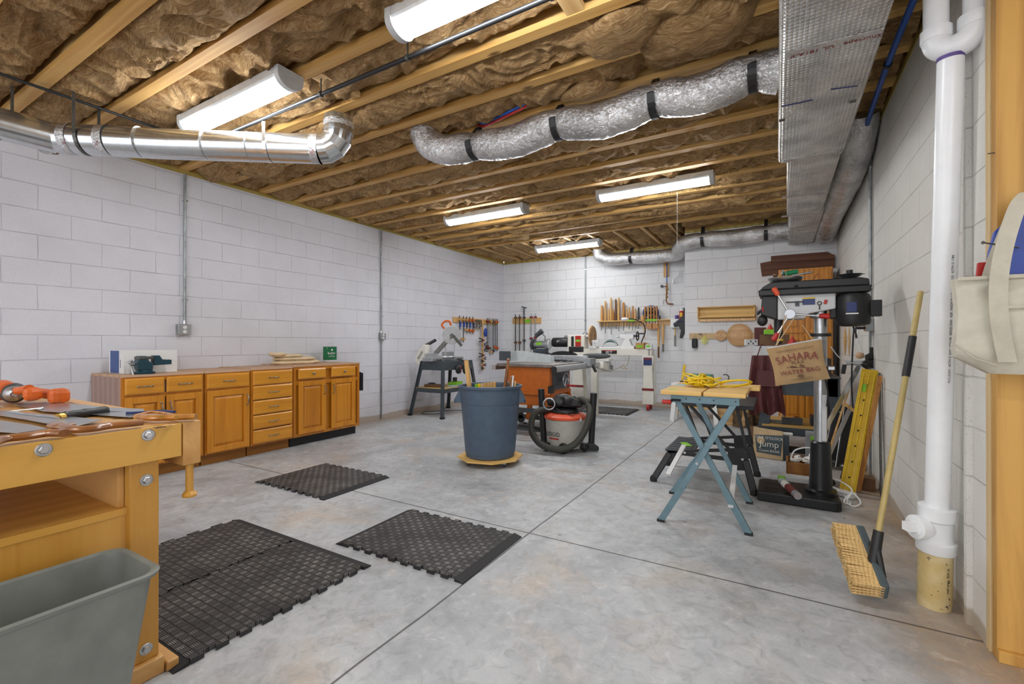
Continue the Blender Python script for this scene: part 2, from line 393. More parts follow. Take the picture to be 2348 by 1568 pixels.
def obj(name, mb, m, parent=None, smooth=False, bev=0.0, sub=0, origin=None):
    vs = mb.v; o0 = V((0, 0, 0))
    if parent is None and origin is None and vs:
        o0 = V(((min(p.x for p in vs) + max(p.x for p in vs)) / 2, (min(p.y for p in vs) + max(p.y for p in vs)) / 2, min(p.z for p in vs)))
    elif origin is not None and parent is None: o0 = V(origin)
    me = bpy.data.meshes.new(name)
    me.from_pydata([tuple(p - o0) for p in vs], [], mb.f); me.update()
    me.materials.append(M[m] if isinstance(m, str) else m)
    o = bpy.data.objects.new(name, me); COL.objects.link(o)
    if parent is None: o.location = o0; ORG[o.name] = o0
    else: o.parent = parent; o.location = -ORG.get(parent.name, V((0, 0, 0)))
    if smooth:
        for p in me.polygons: p.use_smooth = True
        try: me.set_sharp_from_angle(angle=math.radians(38))
        except Exception: pass
    if bev:
        b = o.modifiers.new('bevel', 'BEVEL'); b.width = bev; b.segments = 2; b.limit_method = 'ANGLE'; b.angle_limit = math.radians(40)
    if sub:
        b = o.modifiers.new('sub', 'SUBSURF'); b.levels = sub; b.render_levels = sub
    return o
def tag(o, label, cat, group=None):
    o['label'] = label; o['category'] = cat
    if group: o['group'] = group
    return o
def thing(name, label, cat, loc=(0, 0, 0), group=None):
    o = bpy.data.objects.new(name, None); COL.objects.link(o); o.location = loc; o.empty_display_size = 0.05
    ORG[o.name] = V(loc); return tag(o, label, cat, group)
def struct(name, mb, m, bev=0):
    o = obj(name, mb, m, origin=(0, 0, 0), bev=bev); o['kind'] = 'structure'; return o
def copy_tree(o, parent=None):
    c = o.copy(); COL.objects.link(c); c.parent = parent
    for ch in list(o.children): copy_tree(ch, c)
    return c
def moved(o, loc, rz=None, label=None, rot=None):
    c = copy_tree(o); c.location = loc
    if rz is not None: c.rotation_euler = (0, 0, rz)
    if rot is not None: c.rotation_euler = rot
    if label: c['label'] = label
    return c
def text(name, body, size, o, ux, uy, m, parent, depth=0.0006, align='CENTER', lift=0.0008, sx=1.0, bend=0.0):
    cu = bpy.data.curves.new('t', 'FONT'); cu.body = body; cu.size = size; cu.align_x = align; cu.align_y = 'CENTER'; cu.extrude = depth
    cu.resolution_u = 2
    t = bpy.data.objects.new('t', cu); COL.objects.link(t)
    dg = bpy.context.evaluated_depsgraph_get(); me = bpy.data.meshes.new_from_object(t.evaluated_get(dg))
    bpy.data.objects.remove(t); bpy.data.curves.remove(cu)
    ux = V(ux).normalized(); uy = V(uy).normalized(); n = ux.cross(uy)
    mb = MB()
    vs = []
    for p in me.vertices:
        x, y, z = p.co.x * sx, p.co.y, p.co.z
        if bend: x, y = math.sin(x / bend) * (bend + y), math.cos(x / bend) * (bend + y) - bend
        vs.append(V(o) + ux * x + uy * y + n * (z + lift))
    mb.add(vs, [tuple(p.vertices) for p in me.polygons]); bpy.data.meshes.remove(me)
    return obj(name, mb, m, parent)
def arc(c, r, a0, a1, n, ux=(1, 0, 0), uy=(0, 0, 1)):
    c, ux, uy = V(c), V(ux), V(uy)
    return [c + ux * (r * math.cos(a0 + (a1 - a0) * i / n)) + uy * (r * math.sin(a0 + (a1 - a0) * i / n)) for i in range(n + 1)]
def smooth_path(pts, k=6):
    pts = [V(p) for p in pts]; out = []
    for i in range(len(pts) - 1):
        p0 = pts[max(i - 1, 0)]; p1 = pts[i]; p2 = pts[i + 1]; p3 = pts[min(i + 2, len(pts) - 1)]
        for j in range(k):
            t = j / k
            out.append(0.5 * ((2 * p1) + (p2 - p0) * t + (2 * p0 - 5 * p1 + 4 * p2 - p3) * t * t + (3 * p1 - p0 - 3 * p2 + p3) * t ** 3))
    out.append(pts[-1]); return out
ORD = ['nearest', 'second', 'third', 'fourth', 'fifth', 'sixth', 'seventh', 'eighth', 'ninth', 'tenth', 'eleventh', 'twelfth', 'thirteenth', 'fourteenth', 'fifteenth', 'sixteenth', 'seventeenth', 'eighteenth', 'nineteenth', 'twentieth']
# ================================================================ the room
XL, XR, YB, YP, XP, ZT = -5.2, 0.68, 8.53, 7.52, -1.265, 2.86
struct('floor', MB().b2((XL - .2, -3.2, -.12), (4.2, YB + .2, 0)), 'floor')
struct('wall_left', MB().b2((XL - .2, -3.2, 0), (XL, YB + .2, ZT)), 'wall_l')
struct('wall_back', MB().b2((XL, YB, 0), (XR + .2, YB + .2, ZT)), 'wall_b')
struct('wall_back_right', MB().b2((XP, YP, 0), (XR, YB, ZT)), 'wall_b')
struct('wall_right', MB().b2((XR, 2.40, 0), (XR + .2, YB, ZT)), 'wall_r')
struct('wall_far_right', MB().b2((4.0, -3.2, 0), (4.2, 2.31, ZT)), 'wall_r')
struct('ceiling', MB().b2((XL - .2, -3.2, 3.16), (4.2, YB + .2, 3.20)), 'pine')
# sill plates on the block walls
struct('trim_1', MB().b2((XL - .14, -3.2, ZT), (XL + .006, YB, ZT + .04)), 'plate')
struct('trim_2', MB().b2((XL, YB - .006, ZT), (XR, YB + .14, ZT + .04)), 'plate')
struct('trim_3', MB().b2((XR - .006, 2.40, ZT), (XR + .14, YB, ZT + .04)), 'plate')
struct('trim_4', MB().b2((XP, YP - .006, ZT), (XR, YP + .14, ZT + .04)), 'plate')
struct('trim_5', MB().b2((XR - .002, 2.362, 0), (XR + .30, 2.398, ZT + .04)), 'studl', 0.002)
struct('trim_6', MB().b2((XR + .004, 2.318, .04), (XR + .32, 2.360, ZT + .04)), 'stud', 0.003)
struct('trim_7', MB().b2((XR + .004, 2.30, 0), (XR + .9, 2.360, .04)), 'stud', 0.002)

struct('trim_8', MB().b2((XL - .05, -3.2, 2.90), (XL - .01, YB, 3.18)), 'joist')
struct('trim_9', MB().b2((XL, YB + .01, 2.90), (XR, YB + .05, 3.18)), 'joist')
struct('trim_10', MB().b2((XR + .06, 2.40, 2.90), (XR + .1, YB, 3.18)), 'joist')
struct('trim_11', MB().b2((XP, YP + .02, 2.90), (XR, YP + .05, 3.18)), 'joist')
# ---- joists and batts
JY = [-1.35, -.94, -.53, -.12, .29, .69, 1.09, 1.49, 1.92, 2.335, 2.76, 3.15, 3.56, 3.99, 4.41, 4.84, 5.27, 5.67, 6.06, 6.51, 6.95]
JW, JH, JZ = .074, .038, 2.90
vis = [y for y in JY if y > .8]
for y in JY:
    near = y < .8
    mb = MB().b2((XL - .008, y - JW, JZ), (4.1 if near else XR + .05, y, JZ + JH)).b2((XL - .008, y - JW / 2 - .006, JZ + JH), (4.1 if near else XR + .05, y - JW / 2 + .006, 3.16))
    o = obj('ceiling_joist', mb, 'joist', origin=(0, y - JW / 2, JZ))
    if near: lab = 'pine ceiling joist above the camera, ' + ['farthest', 'second', 'third', 'fourth', 'fifth', 'sixth'][[q for q in JY if q < .8][::-1].index(y)] + ' ahead of the rear opening'
    else:
        k = vis.index(y); lab = 'long yellow pine ceiling joist, %s of those fully in the photo counting from the viewer' % ORD[k]
    tag(o, lab, 'joist', 'ceiling joists')
    if y in (3.56, 3.99, 4.84, 5.27, 5.67):
        x0 = {3.56: -2.2, 3.99: -1.55, 4.84: -2.9, 5.27: -1.1, 5.67: -.5}[y]
        text('printed_text', 'BOISE CASCADE\u00ae  ALEXANDRIA  BCI\u00ae 90s-2.0  JOIST  APA  ICC ES ESR-1336  CGC 13300-R 12/06/13', .034,
             (x0, y - JW, JZ + .019), (-1, 0, 0), (0, 0, -1), 'ink', o, depth=.0002)
        text('printed_text', 'BOISE CASCADE\u00ae  ALEXANDRIA  BCI\u00ae 90s-2.0  JOIST', .034,
             (x0 - 2.05, y - JW, JZ + .019), (-1, 0, 0), (0, 0, -1), 'ink', o, depth=.0002)
def batt(x0, x1, y0, y1, res, seed, sag=0.0, zb=2.958, along='x'):
    nx = max(2, int((x1 - x0) / res)); ny = max(5, int((y1 - y0) / res))
    vs = []; fs = []
    for i in range(nx + 1):
        x = x0 + (x1 - x0) * i / nx
        for j in range(ny + 1):
            q = j / ny if along == 'x' else i / nx
            y = y0 + (y1 - y0) * j / ny
            edge = 4 * q * (1 - q); edge = edge ** 0.35 if edge > 0 else 0
            p = V((x * 1.1, y * 1.1, seed * 3.7))
            w = V((noise.noise(p * 2.2), noise.noise(p * 2.2 + V((9, 4, 1))), 0)) * .35
            a = 1 - abs(noise.noise((p + w) * 3.3)) * 2.4
            b = 1 - abs(noise.noise((p + w) * 8.5)) * 2.2
            c = noise.noise((p + w) * 19)
            big = noise.noise(V((x * .7, seed * 5, 2)))
            z = zb + .035 - edge * (.044 + .044 * a + .026 * b + .012 * c + .04 * big + sag)
            vs.append((x, y, z))
    for i in range(nx):
        for j in range(ny):
            a = i * (ny + 1) + j; fs.append((a, a + 1, a + ny + 2, a + ny + 1))
    n = len(vs)
    # back surface so the batt is a body
    t = 3.15
    vs += [(x0, y0, t), (x0, y1, t), (x1, y1, t), (x1, y0, t)]
    fs.append((n, n + 3, n + 2, n + 1))
    return MB().add(vs, fs)
k = 0
bays = [(a + .002, b - JW - .002) for a, b in zip(JY[:-1], JY[1:])]
for y0, y1 in bays:
    near = y1 < .7
    res = .08 if near else (.013 if y1 < 3.4 else .018 if y1 < 5.2 else .024)
    o = obj('insulation_batt', batt(XL + .02, 3.9 if near else XR - .02, y0, y1, res, k + 1.3, .022 if k % 3 == 0 else .008), 'insul', smooth=True)
    if near: lab = 'brown fiberglass batt above the camera, ' + ORD[k] + ' bay from the rear'
    else: lab = 'fluffy brown fiberglass batt filling the ceiling bay behind the %s joist from the viewer' % (ORD[k - 5] if k >= 6 else 'topmost')
    tag(o, lab, 'insulation', 'insulation batts between joists'); k += 1
# bay at the back with short blocking running towards the back wall
XS = [-4.75, -4.3, -3.9, -3.5, -3.08, -2.66, -2.24, -1.80, -1.40]
for i, x in enumerate(XS):
    o = obj('blocking_board', MB().b2((x - .02, 6.96, 2.90), (x + .02, YB, 2.94)).b2((x - .005, 6.96, 2.94), (x + .005, YB, 3.15)), 'blocky')
    tag(o, 'short pine blocking piece running to the back wall, %s from the left corner' % ('first' if i == 0 else ORD[i]), 'board', 'blocking at the back wall')
ed = [XL + .02] + XS + [XP]
for i, (a, b) in enumerate(zip(ed[:-1], ed[1:])):
    o = obj('insulation_batt', batt(a + .022, b - .022, 6.98, YB - .01, .024, 60 + i, .006, along='y'), 'insul', smooth=True)
    tag(o, 'brown insulation between short blocking at the back wall, %s pocket from left' % ('first' if i == 0 else ORD[i]), 'insulation', 'insulation at the back wall')
o = obj('insulation_batt', batt(XP + .02, XR - .02, 6.98, YP - .01, .024, 80), 'insul', smooth=True)
tag(o, 'brown insulation above the foil duct by the back right wall section', 'insulation')
# loose folded pieces
def tuft(c, r, seed, name='insulation_tuft'):
    mb = MB(); mb.ell(c, r, 40, 24); C = V(c)
    for i, p in enumerate(mb.v):
        d = p - C; q = p * 5 + V((seed, 0, 0)); s = 1 + .22 * noise.noise(q) + .12 * (1 - 2 * abs(noise.noise(q * 2.3)))
        mb.v[i] = C + d * s
    return obj(name, mb, 'insul', smooth=True)
for (u, v, z, r, lab) in ((1425, 75, 2.90, (.20, .15, .075), 'square folded insulation chunk sagging beside the nearest lit fixture'),
                          (1600, 60, 2.90, (.30, .17, .10), 'big drooping insulation fold near the foil trunk duct'),
                          (600, 385, 2.90, (.30, .14, .07), 'drooping insulation clump under the round steel duct'),
                          (520, 400, 2.88, (.16, .10, .06), 'small insulation clump sagging beside the left conduit top'),
                          (1350, 205, 2.90, (.2, .08, .05), 'insulation lump behind the joist left of the trunk duct'),
                          (765, 300, 2.87, (.10, .10, .07), 'insulation tuft around the duct elbow where it enters the ceiling')):
    tag(tuft(atz(u, v, z), r, u), lab, 'insulation')
# small blocks nailed between joists
for (x, y0, y1, lab) in ((-2.62, 1.93, 2.25, 'short pine block between joists beside the black pipe strap'), (-.93, 1.93, 2.26, 'short pine block between joists at the top edge of photo')):
    tag(obj('blocking_board', MB().b2((x - .05, y0, 2.905), (x + .05, y1, 2.94)), 'blocky'), lab, 'board')

# ---- lamps
def fixture(x0, x1, y, lab):
    t = thing('ceiling_light', lab, 'ceiling light', ((x0 + x1) / 2, y, 2.78), 'wraparound ceiling lights')
    hw = .085
    obj('housing', MB().prism([(-hw, .05), (-hw * 1.02, 0), (-hw * .9, -.014), (hw * .9, -.014), (hw * 1.02, 0), (hw, .05)], (x0, y, 2.848), (0, 1, 0), (0, 0, 1), (x1 - x0, 0, 0)), 'lampg', t, bev=.003)
    prof = [(hw * .87 * math.cos(a), -.055 * math.sin(a)) for a in [PI * i / 10 for i in range(11)]]
    obj('diffuser', MB().prism(prof, (x0 + .035, y, 2.836), (0, 1, 0), (0, 0, 1), (x1 - x0 - .07, 0, 0)), 'lamp', t, smooth=True)
    pc = [(hw * 1.05, .05)] + [(hw * 1.05 * math.cos(a), -.068 * math.sin(a)) for a in [PI * i / 10 for i in range(11)]] + [(-hw * 1.05, .05)]
    for xe in (x0 - .004, x1 - .036):
        obj('end_cap', MB().prism(pc, (xe, y, 2.845), (0, 1, 0), (0, 0, 1), (.04, 0, 0)), 'lampg', t, smooth=True)
    return t
fixture(-3.98, -2.70, 1.80, 'lit wraparound ceiling light above the round steel duct at left')
fixture(-1.77, -.49, 1.80, 'largest lit wraparound ceiling light at the top edge of the photo')
fixture(-3.98, -2.74, 5.02, 'lit wraparound ceiling light toward the left wall, middle of the room')
FX = fixture(-1.80, -.57, 5.06, 'lit wraparound ceiling light nearest the foil trunk duct, with pull cord')
fixture(-3.78, -2.58, 7.36, 'farthest lit ceiling light close to the back wall')
fixture(-3.2, -2.0, -1.2, 'ceiling light behind the camera on the left')  # out of view, added to fill the room with light from behind
fixture(.6, 1.8, -1.2, 'ceiling light behind the camera on the right')  # second added fill fixture, also out of view
obj('pull_cord', MB().cyl(aty(1553, 440, 5.0), aty(1553, 565, 5.0), .0018, n=5), 'white', FX)
# ================================================================ cabinets along the left wall (fronts face +x)
def pull(parent, c, d, L=.1, name='handle'):
    c = V(c); d = V(d); mb = MB(); n = V((1, 0, 0))
    pts = [c - d * L / 2, c - d * L * .42 + n * .016, c - d * L * .15 + n * .026, c + d * L * .15 + n * .026, c + d * L * .42 + n * .016, c + d * L / 2]
    mb.tube(smooth_path(pts, 4), [.003 + .0035 * abs(math.cos(i * PI / 10)) for i in range(21)], 8)
    for s in (-1, 1): mb.ell(c + d * (s * L * .52) + n * .002, (.004, .008, .008), 8, 5)
    obj(name, mb, 'pewter', parent, smooth=True)
def raised(parent, name, x, y0, y1, z0, z1, m='oak', rail=.055, hy=None, knob=False):
    mb = MB(); t = .02
    for a, b in (((y0, z0), (y0 + rail, z1)), ((y1 - rail, z0), (y1, z1)), ((y0 + rail, z0), (y1 - rail, z0 + rail)), ((y0 + rail, z1 - rail), (y1 - rail, z1))):
        mb.b2((x, a[0], a[1]), (x + t, b[0], b[1]))
    d = obj(name, mb, m, parent, bev=.003)
    # raised centre panel: sloped field
    a0, a1, b0, b1 = y0 + rail, y1 - rail, z0 + rail, z1 - rail; q = .028
    vs = [(x + .004, a0, b0), (x + .004, a1, b0), (x + .004, a1, b1), (x + .004, a0, b1), (x + .015, a0 + q, b0 + q), (x + .015, a1 - q, b0 + q), (x + .015, a1 - q, b1 - q), (x + .015, a0 + q, b1 - q)]
    obj('panel', MB().add(vs, [(0, 1, 5, 4), (1, 2, 6, 5), (2, 3, 7, 6), (3, 0, 4, 7), (4, 5, 6, 7), (3, 2, 1, 0)]), m, d)
    if hy is not None: pull(d, (x + t, hy, z1 - rail - .06), (0, 0, 1), .1)
    return d
def drawer(parent, x, y0, y1, z0, z1, knob=False):
    vs = [(x, y0, z0), (x, y1, z0), (x, y1, z1), (x, y0, z1), (x + .014, y0, z0), (x + .014, y1, z0), (x + .014, y1, z1), (x + .014, y0, z1),
          (x + .021, y0 + .012, z0 + .012), (x + .021, y1 - .012, z0 + .012), (x + .021, y1 - .012, z1 - .012), (x + .021, y0 + .012, z1 - .012)]
    fs = [(3, 2, 1, 0)] + [(i, (i + 1) % 4, (i + 1) % 4 + 4, i + 4) for i in range(4)] + [(i + 4, (i + 1) % 4 + 4, (i + 1) % 4 + 8, i + 8) for i in range(4)] + [(8, 9, 10, 11)]
    d = obj('drawer', MB().add(vs, fs), 'oakh', parent)
    c = (x + .021, (y0 + y1) / 2, (z0 + z1) / 2)
    if knob: obj('knob', MB().lathe(c, [(.006, 0), (.006, .012), (.015, .018), (.016, .024), (.006, .03)], (1, 0, 0), 12), 'pewter', d, smooth=True)
    else: pull(d, c, (0, 1, 0), .1)
def cabinet(lab, y0, y1, ztop, left_face='oak', toe='oakd', toe_in=.07):
    t = thing('base_cabinet', lab, 'cabinet', ((XL - 4.59) / 2, (y0 + y1) / 2, 0), 'oak base cabinets along the left wall')
    xf = -4.592
    obj('body', MB().b2((XL + .004, y0 + .002, .105), (xf - .02, y1 - .002, ztop - .02)), left_face, t)
    obj('face_frame', MB().b2((xf - .02, y0 + .002, .105), (xf, y0 + .035, ztop - .02)).b2((xf - .02, y1 - .035, .105), (xf, y1 - .002, ztop - .02)).b2((xf - .02, y0 + .035, .105), (xf, y1 - .035, .14)).b2((xf - .02, y0 + .035, ztop - .055), (xf, y1 - .035, ztop - .02)).b2((xf - .02, y0 + .035, .68), (xf, y1 - .035, .72)), 'oak', t)
    obj('toe_kick', MB().b2((XL + .05, y0 + .004, 0), (xf - toe_in, y1 - .004, .105)), toe, t)
    obj('top_panel', MB().b2((XL + .004, y0, ztop - .02), (xf + .006, y1, ztop)), 'ply', t, bev=.002)
    return t, xf + .001
tA, xf = cabinet('two-door oak cabinet nearest the workbench, with bench vise and white box on top', 1.578, 2.195, .885, 'plyside')
zd = .72
drawer(tA, xf, 1.60, 1.875, zd, .855); drawer(tA, xf, 1.893, 2.175, zd, .855)
raised(tA, 'door', xf, 1.60, 1.878, .12, zd - .02, hy=1.85); raised(tA, 'door', xf, 1.890, 2.175, .12, zd - .02, hy=1.918)
tB, xf = cabinet('single-door oak cabinet between the vise cabinet and the drawer stack', 2.2, 2.622, .885)
drawer(tB, xf, 2.215, 2.607, zd, .855); raised(tB, 'door', xf, 2.215, 2.607, .12, zd - .02, hy=2.582)
tC, xf = cabinet('oak cabinet with a stack of five drawers', 2.627, 3.09, .892)
for i in range(5): drawer(tC, xf, 2.645, 3.075, .12 + i * .15, .12 + i * .15 + .14)
tD, xf = cabinet('darker two-door oak cabinet at the far end, with black toe kick and drawer knobs', 3.095, 4.01, .902, 'oak', 'black')
drawer(tD, xf, 3.15, 3.50, .745, .86, True); drawer(tD, xf, 3.58, 3.93, .745, .86, True)
raised(tD, 'door', xf, 3.15, 3.50, .135, .72, hy=3.478); raised(tD, 'door', xf, 3.58, 3.93, .135, .72, hy=3.60)

# box, vise, cloth, can on the cabinets
bx = thing('cardboard_box', 'white cardboard box with blue printed end behind the bench vise', 'box', (-4.86, 1.80, .886))
b0, b1 = V((-5.07, 1.66, .886)), V((-4.78, 2.06, 1.085))
obj('carton', MB().b2(b0, b1), 'white', bx, bev=.002)
obj('blue_panel', MB().b2((b0.x + .03, b0.y - .0015, b0.z + .004), (b1.x - .085, b0.y + .001, b1.z - .003)), 'boxblue', bx)
obj('printed_text', text('t', 'A', .01, (0, 0, 0), (1, 0, 0), (0, 1, 0), 'ink', None).data and MB().b2((b1.x - .06, b0.y - .0012, b0.z + .05), (b1.x - .052, b0.y + .001, b0.z + .12)), 'navy', bx)
for o in [o for o in bpy.data.objects if o.name.startswith('t') and o.type == 'MESH' and len(o.name) <= 5 and o.parent is None and o.name.split('.')[0] == 't']: bpy.data.objects.remove(o)
obj('flap_seam', MB().b2((b1.x - .001, b0.y + .01, b0.z + .098), (b1.x + .001, b1.y - .01, b0.z + .100)), 'lgrey', bx)
for q in (.06, .2, .33): obj('slot_mark', MB().b2((b1.x - .001, b0.y + q, b0.z + .085), (b1.x + .0012, b0.y + q + .004, b0.z + .115)), 'dgrey', bx)

vs_ = thing('bench_vise', 'dark teal steel bench vise at the near corner of the cabinet top', 'vise', (-4.68, 1.76, .886))
c = V((-4.68, 1.77, .886))
obj('swivel_base', MB().lathe(c, [(.075, 0), (.078, .012), (.06, .022), (.05, .034)], n=24), 'viseblue', vs_, smooth=True)
obj('fixed_jaw', MB().prism([(-.05, 0), (.045, 0), (.05, .05), (.02, .075), (.0, .12), (-.045, .12), (-.055, .08), (-.07, .06)], c + V((-.045, 0, .033)), (0, 1, 0), (0, 0, 1), (.09, 0, 0)), 'viseblue', vs_, bev=.005)
obj('anvil', MB().b2(c + V((-.05, -.055, .125)), c + V((.05, .05, .148))), 'dsteel', vs_, bev=.004)
obj('moving_jaw', MB().prism([(.06, .04), (.19, .045), (.19, .085), (.12, .09), (.10, .125), (.06, .125)], c + V((-.035, 0, .03)), (0, 1, 0), (0, 0, 1), (.07, 0, 0)), 'viseblue', vs_, bev=.004)
obj('screw', MB().cyl(c + V((0, -.10, .085)), c + V((0, -.03, .085)), .013), 'steel', vs_, smooth=True)
obj('handle', MB().cyl(c + V((.05, -.09, -.03)), c + V((-.015, -.095, .10)), .006).ell(c + V((-.015, -.095, .10)), (.014, .014, .014)), 'steel', vs_, smooth=True)

cl = thing('drop_cloth', 'folded beige canvas drop cloth on the drawer cabinets', 'cloth', (-4.95, 3.3, .893))
def fold(c, r, seed, nm):
    mb = MB(); mb.ell(c, r, 32, 14); C = V(c)
    for i, p in enumerate(mb.v):
        d = p - C; k = max(abs(d.x) / r[0], abs(d.y) / r[1]); s = 1 + .10 * noise.noise(p * 11 + V((seed, 0, 0)))
        q = V((d.x * s, d.y * s, max(-r[2], min(r[2], d.z * 1.5)) * (1 + .3 * noise.noise(p * 14))))
        mb.v[i] = C + q
    obj(nm, mb, 'cloth', cl, smooth=True)
fold((-4.92, 3.35, .922), (.17, .29, .028), 1, 'fold'); fold((-4.92, 3.33, .965), (.16, .26, .022), 5, 'fold')
fold((-4.93, 3.25, 1.0), (.14, .18, .020), 9, 'fold'); fold((-4.92, 3.12, 1.02), (.12, .08, .022), 13, 'fold')

pc = thing('paint_can', 'dark green paint can with wire handle on the far oak cabinet', 'can', (-5.02, 3.98, .903))
c = V((-5.02, 3.90, .903))
obj('body', MB().lathe(c, [(.082, 0), (.084, .004), (.084, .19), (.087, .195)]), 'green', pc, smooth=True)
obj('base_band', MB().lathe(c, [(.0848, .002), (.0848, .028)], caps=False), 'lgrey', pc, smooth=True)
obj('lid', MB().lathe(c, [(.087, .195), (.088, .2), (.076, .2), (.074, .196)]), 'steel', pc, smooth=True)
obj('wire_handle', MB().tube(arc(c + V((0, 0, .16)), .088, .1, PI - .1, 14, (.5, -.86, 0), (0, 0, 1)), .002, 5), 'steel', pc, smooth=True)
n_ = V((5.02, -3.9, 0)).normalized(); u_ = V((-n_.y, n_.x, 0))
text('printed_text', 'behr', .05, c + n_ * .0855 + V((0, 0, .115)) + u_ * .02, u_, (0, 0, 1), 'white', pc)
text('printed_text', 'ULTRA', .022, c + n_ * .0855 + V((0, 0, .075)) + u_ * .02, u_, (0, 0, 1), 'white', pc)
obj('peak_mark', MB().prism([(0, 0), (.03, 0), (.015, .025)], c + n_ * .0856 + V((0, 0, .15)) + u_ * .01, u_, (0, 0, 1), n_ * .001), 'white', pc)

hb = thing('hanging_bin', 'black slotted file bin hanging on the right end of the oak cabinets', 'bin', (-4.82, 4.06, .5))
obj('bin', MB().prism([(-4.98, .50), (-4.70, .50), (-4.66, .74), (-4.98, .80)], (0, 4.013, 0), (1, 0, 0), (0, 0, 1), (0, .07, 0)), 'black', hb, bev=.006)
for i in range(3): obj('folder', MB().b2((-4.95, 4.088 + i * .02, .53), (-4.69 + i * .012, 4.094 + i * .02, .78 - i * .01)), 'dgrey', hb)

# ================================================================ workbench (apron faces +x)
wb = thing('workbench', 'yellow beech woodworking bench in the left foreground with bolts and vise', 'workbench', (-2.6, .4, 0))
BX, BY, BT = -1.85, .812, .862
obj('top', MB().b2((-3.5, -.35, BT - .045), (BX - .045, BY, BT)), 'beechtop', wb, bev=.002)
ap = obj('apron', MB().b2((BX - .045, -.35, BT - .118), (BX, BY, BT)), 'beech', wb, bev=.002)
obj('vise_jaw', MB().b2((-3.3, BY + .004, BT - .155), (BX + .002, BY + .062, BT + .002)), 'beechtop', wb, bev=.003)
for i in range(9): obj('dog_hole', MB().b2((-3.2 + i * .17, BY - .09, BT - .002), (-3.18 + i * .17, BY - .06, BT + .0004)), 'brown', wb)
hd = obj('vise_handle', MB().cyl((BX - .02, BY + .034, BT - .26), (BX - .02, BY + .034, BT - .155), .0125), 'beechz', wb, smooth=True)
obj('knob', MB().lathe((BX - .02, BY + .034, BT - .28), [(.01, 0), (.022, .004), (.024, .012), (.018, .022), (.012, .026)]), 'beechz', hd, smooth=True)
LX, LY0, LY1 = -1.872, .668, .752
for (x0, x1, y0, y1) in ((LX - .075, LX, LY0, LY1), (LX - .075, LX, -.25, -.17), (-3.35, -3.275, LY0, LY1), (-3.35, -3.275, -.25, -.17)):
    obj('leg', MB().b2((x0, y0, .06), (x1, y1, BT - .118)), 'beechz', wb, bev=.004)
def bolt(p, par=wb, r=.013):
    obj('bolt', MB().lathe(p, [(r * 1.5, 0), (r * 1.5, .002), (r * 1.3, .003)], (1, 0, 0), 20).lathe(V(p) + V((.002, 0, 0)), [(r, 0), (r, .008), (r * .8, .0095)], (1, 0, 0), 6), 'steel', par)
for (u, v, x) in ((340, 997, BX), (100, 1031, BX)): bolt(atx(u, v, x))
for (u, v) in ((336, 1100), (336, 1487)): bolt(atx(u, v, LX))
obj('foot', MB().b2((LX - .6, LY0 - .01, 0), (LX + .02, LY1 + .01, .06)), 'beechtop', wb, bev=.005)
obj('foot', MB().b2((LX - .6, LY1 + .012, 0), (LX + .03, LY1 + .05, .035)), 'beechtop', wb, bev=.005)
cx = LX - .02
obj('cabinet_panel', MB().b2((cx - .02, -.17, .10), (cx, LY0, .575)), 'beechz', wb)
obj('shelf', MB().b2((-3.27, -.17, .575), (cx + .004, LY0, .598)), 'beech', wb)
obj('back_panel', MB().b2((-3.26, LY0 - .02, .10), (cx - .02, LY0 - .002, BT - .12)), 'beechtop', wb)
obj('side_panel', MB().b2((-3.3, -.17, .10), (-3.27, LY0, BT - .12)), 'beechz', wb)

# ---- tools on the bench
zt = BT + .001
def T(u, v, z=BT): return atz(u, v, z)
def blade(pts, th, z, m='dsteel'):       # flat polygon on the bench
    vs = [V((p.x, p.y, z)) for p in pts]; n = len(vs)
    return MB().add(vs + [p + V((0, 0, th)) for p in vs], [tuple(range(n))[::-1], tuple(range(n, 2 * n))] + [(i, (i + 1) % n, n + (i + 1) % n, n + i) for i in range(n)])
sw = thing('hand_saw', 'brown wooden handled hand saw lying second from the near bench edge', 'saw', T(200, 985), 'hand saws on the bench')
P = [T(0, 957), T(60, 952), T(130, 950), T(200, 962), T(180, 984), T(140, 987)]
obj('blade', blade([T(-60, 950), T(10, 948), T(150, 962), T(235, 970), T(160, 990), T(60, 970)], .0015, BT + .012), 'steel', sw)
def grip(pts, r, par, m, sy=.6, name='handle'): return obj(name, MB().tube(smooth_path(pts, 5), r, 12, sy=sy), m, par, smooth=True)
h = BT + .018
grip([T(135, 975, h), T(170, 984, h), T(215, 982, h), T(250, 976, h), T(290, 972, h), T(327, 968, h)], .018, sw, 'handy')
grip([T(120, 975, h), T(140, 979, h), T(165, 975, h)], .015, sw, 'handy', .6, 'horn')
sw = thing('hand_saw', 'dark wooden handled hand saw at the left edge, nearest on the bench', 'saw', T(60, 1000), 'hand saws on the bench')
obj('blade', blade([T(-140, 970), T(-40, 966), T(70, 982), T(110, 992), T(40, 1002), T(-140, 990)], .0015, BT + .012), 'steel', sw)
grip([T(-30, 1020, h), T(10, 1006, h), T(60, 1000, h), T(110, 993, h), T(148, 993, h)], .018, sw, 'handy')
sw = thing('hand_saw', 'light varnished D-handle saw reaching the far corner of the bench', 'saw', T(380, 955), 'hand saws on the bench')
obj('blade', blade([T(30, 931), T(120, 925), T(300, 944), T(340, 952), T(300, 962), T(100, 948)], .0015, BT + .008), 'steel', sw)
grip([T(318, 954, h), T(350, 958, h), T(390, 957, h), T(425, 956, h), T(449, 955, h)], .018, sw, 'handl')
grip([T(322, 950, h), T(345, 945, h), T(375, 947, h), T(400, 953, h)], .007, sw, 'handl', .8, 'guard')
for (u, v) in ((370, 957), (405, 956)): obj('rivet', MB().cyl(T(u, v, h + .006), T(u, v, h + .0105), .006), 'brass', sw)
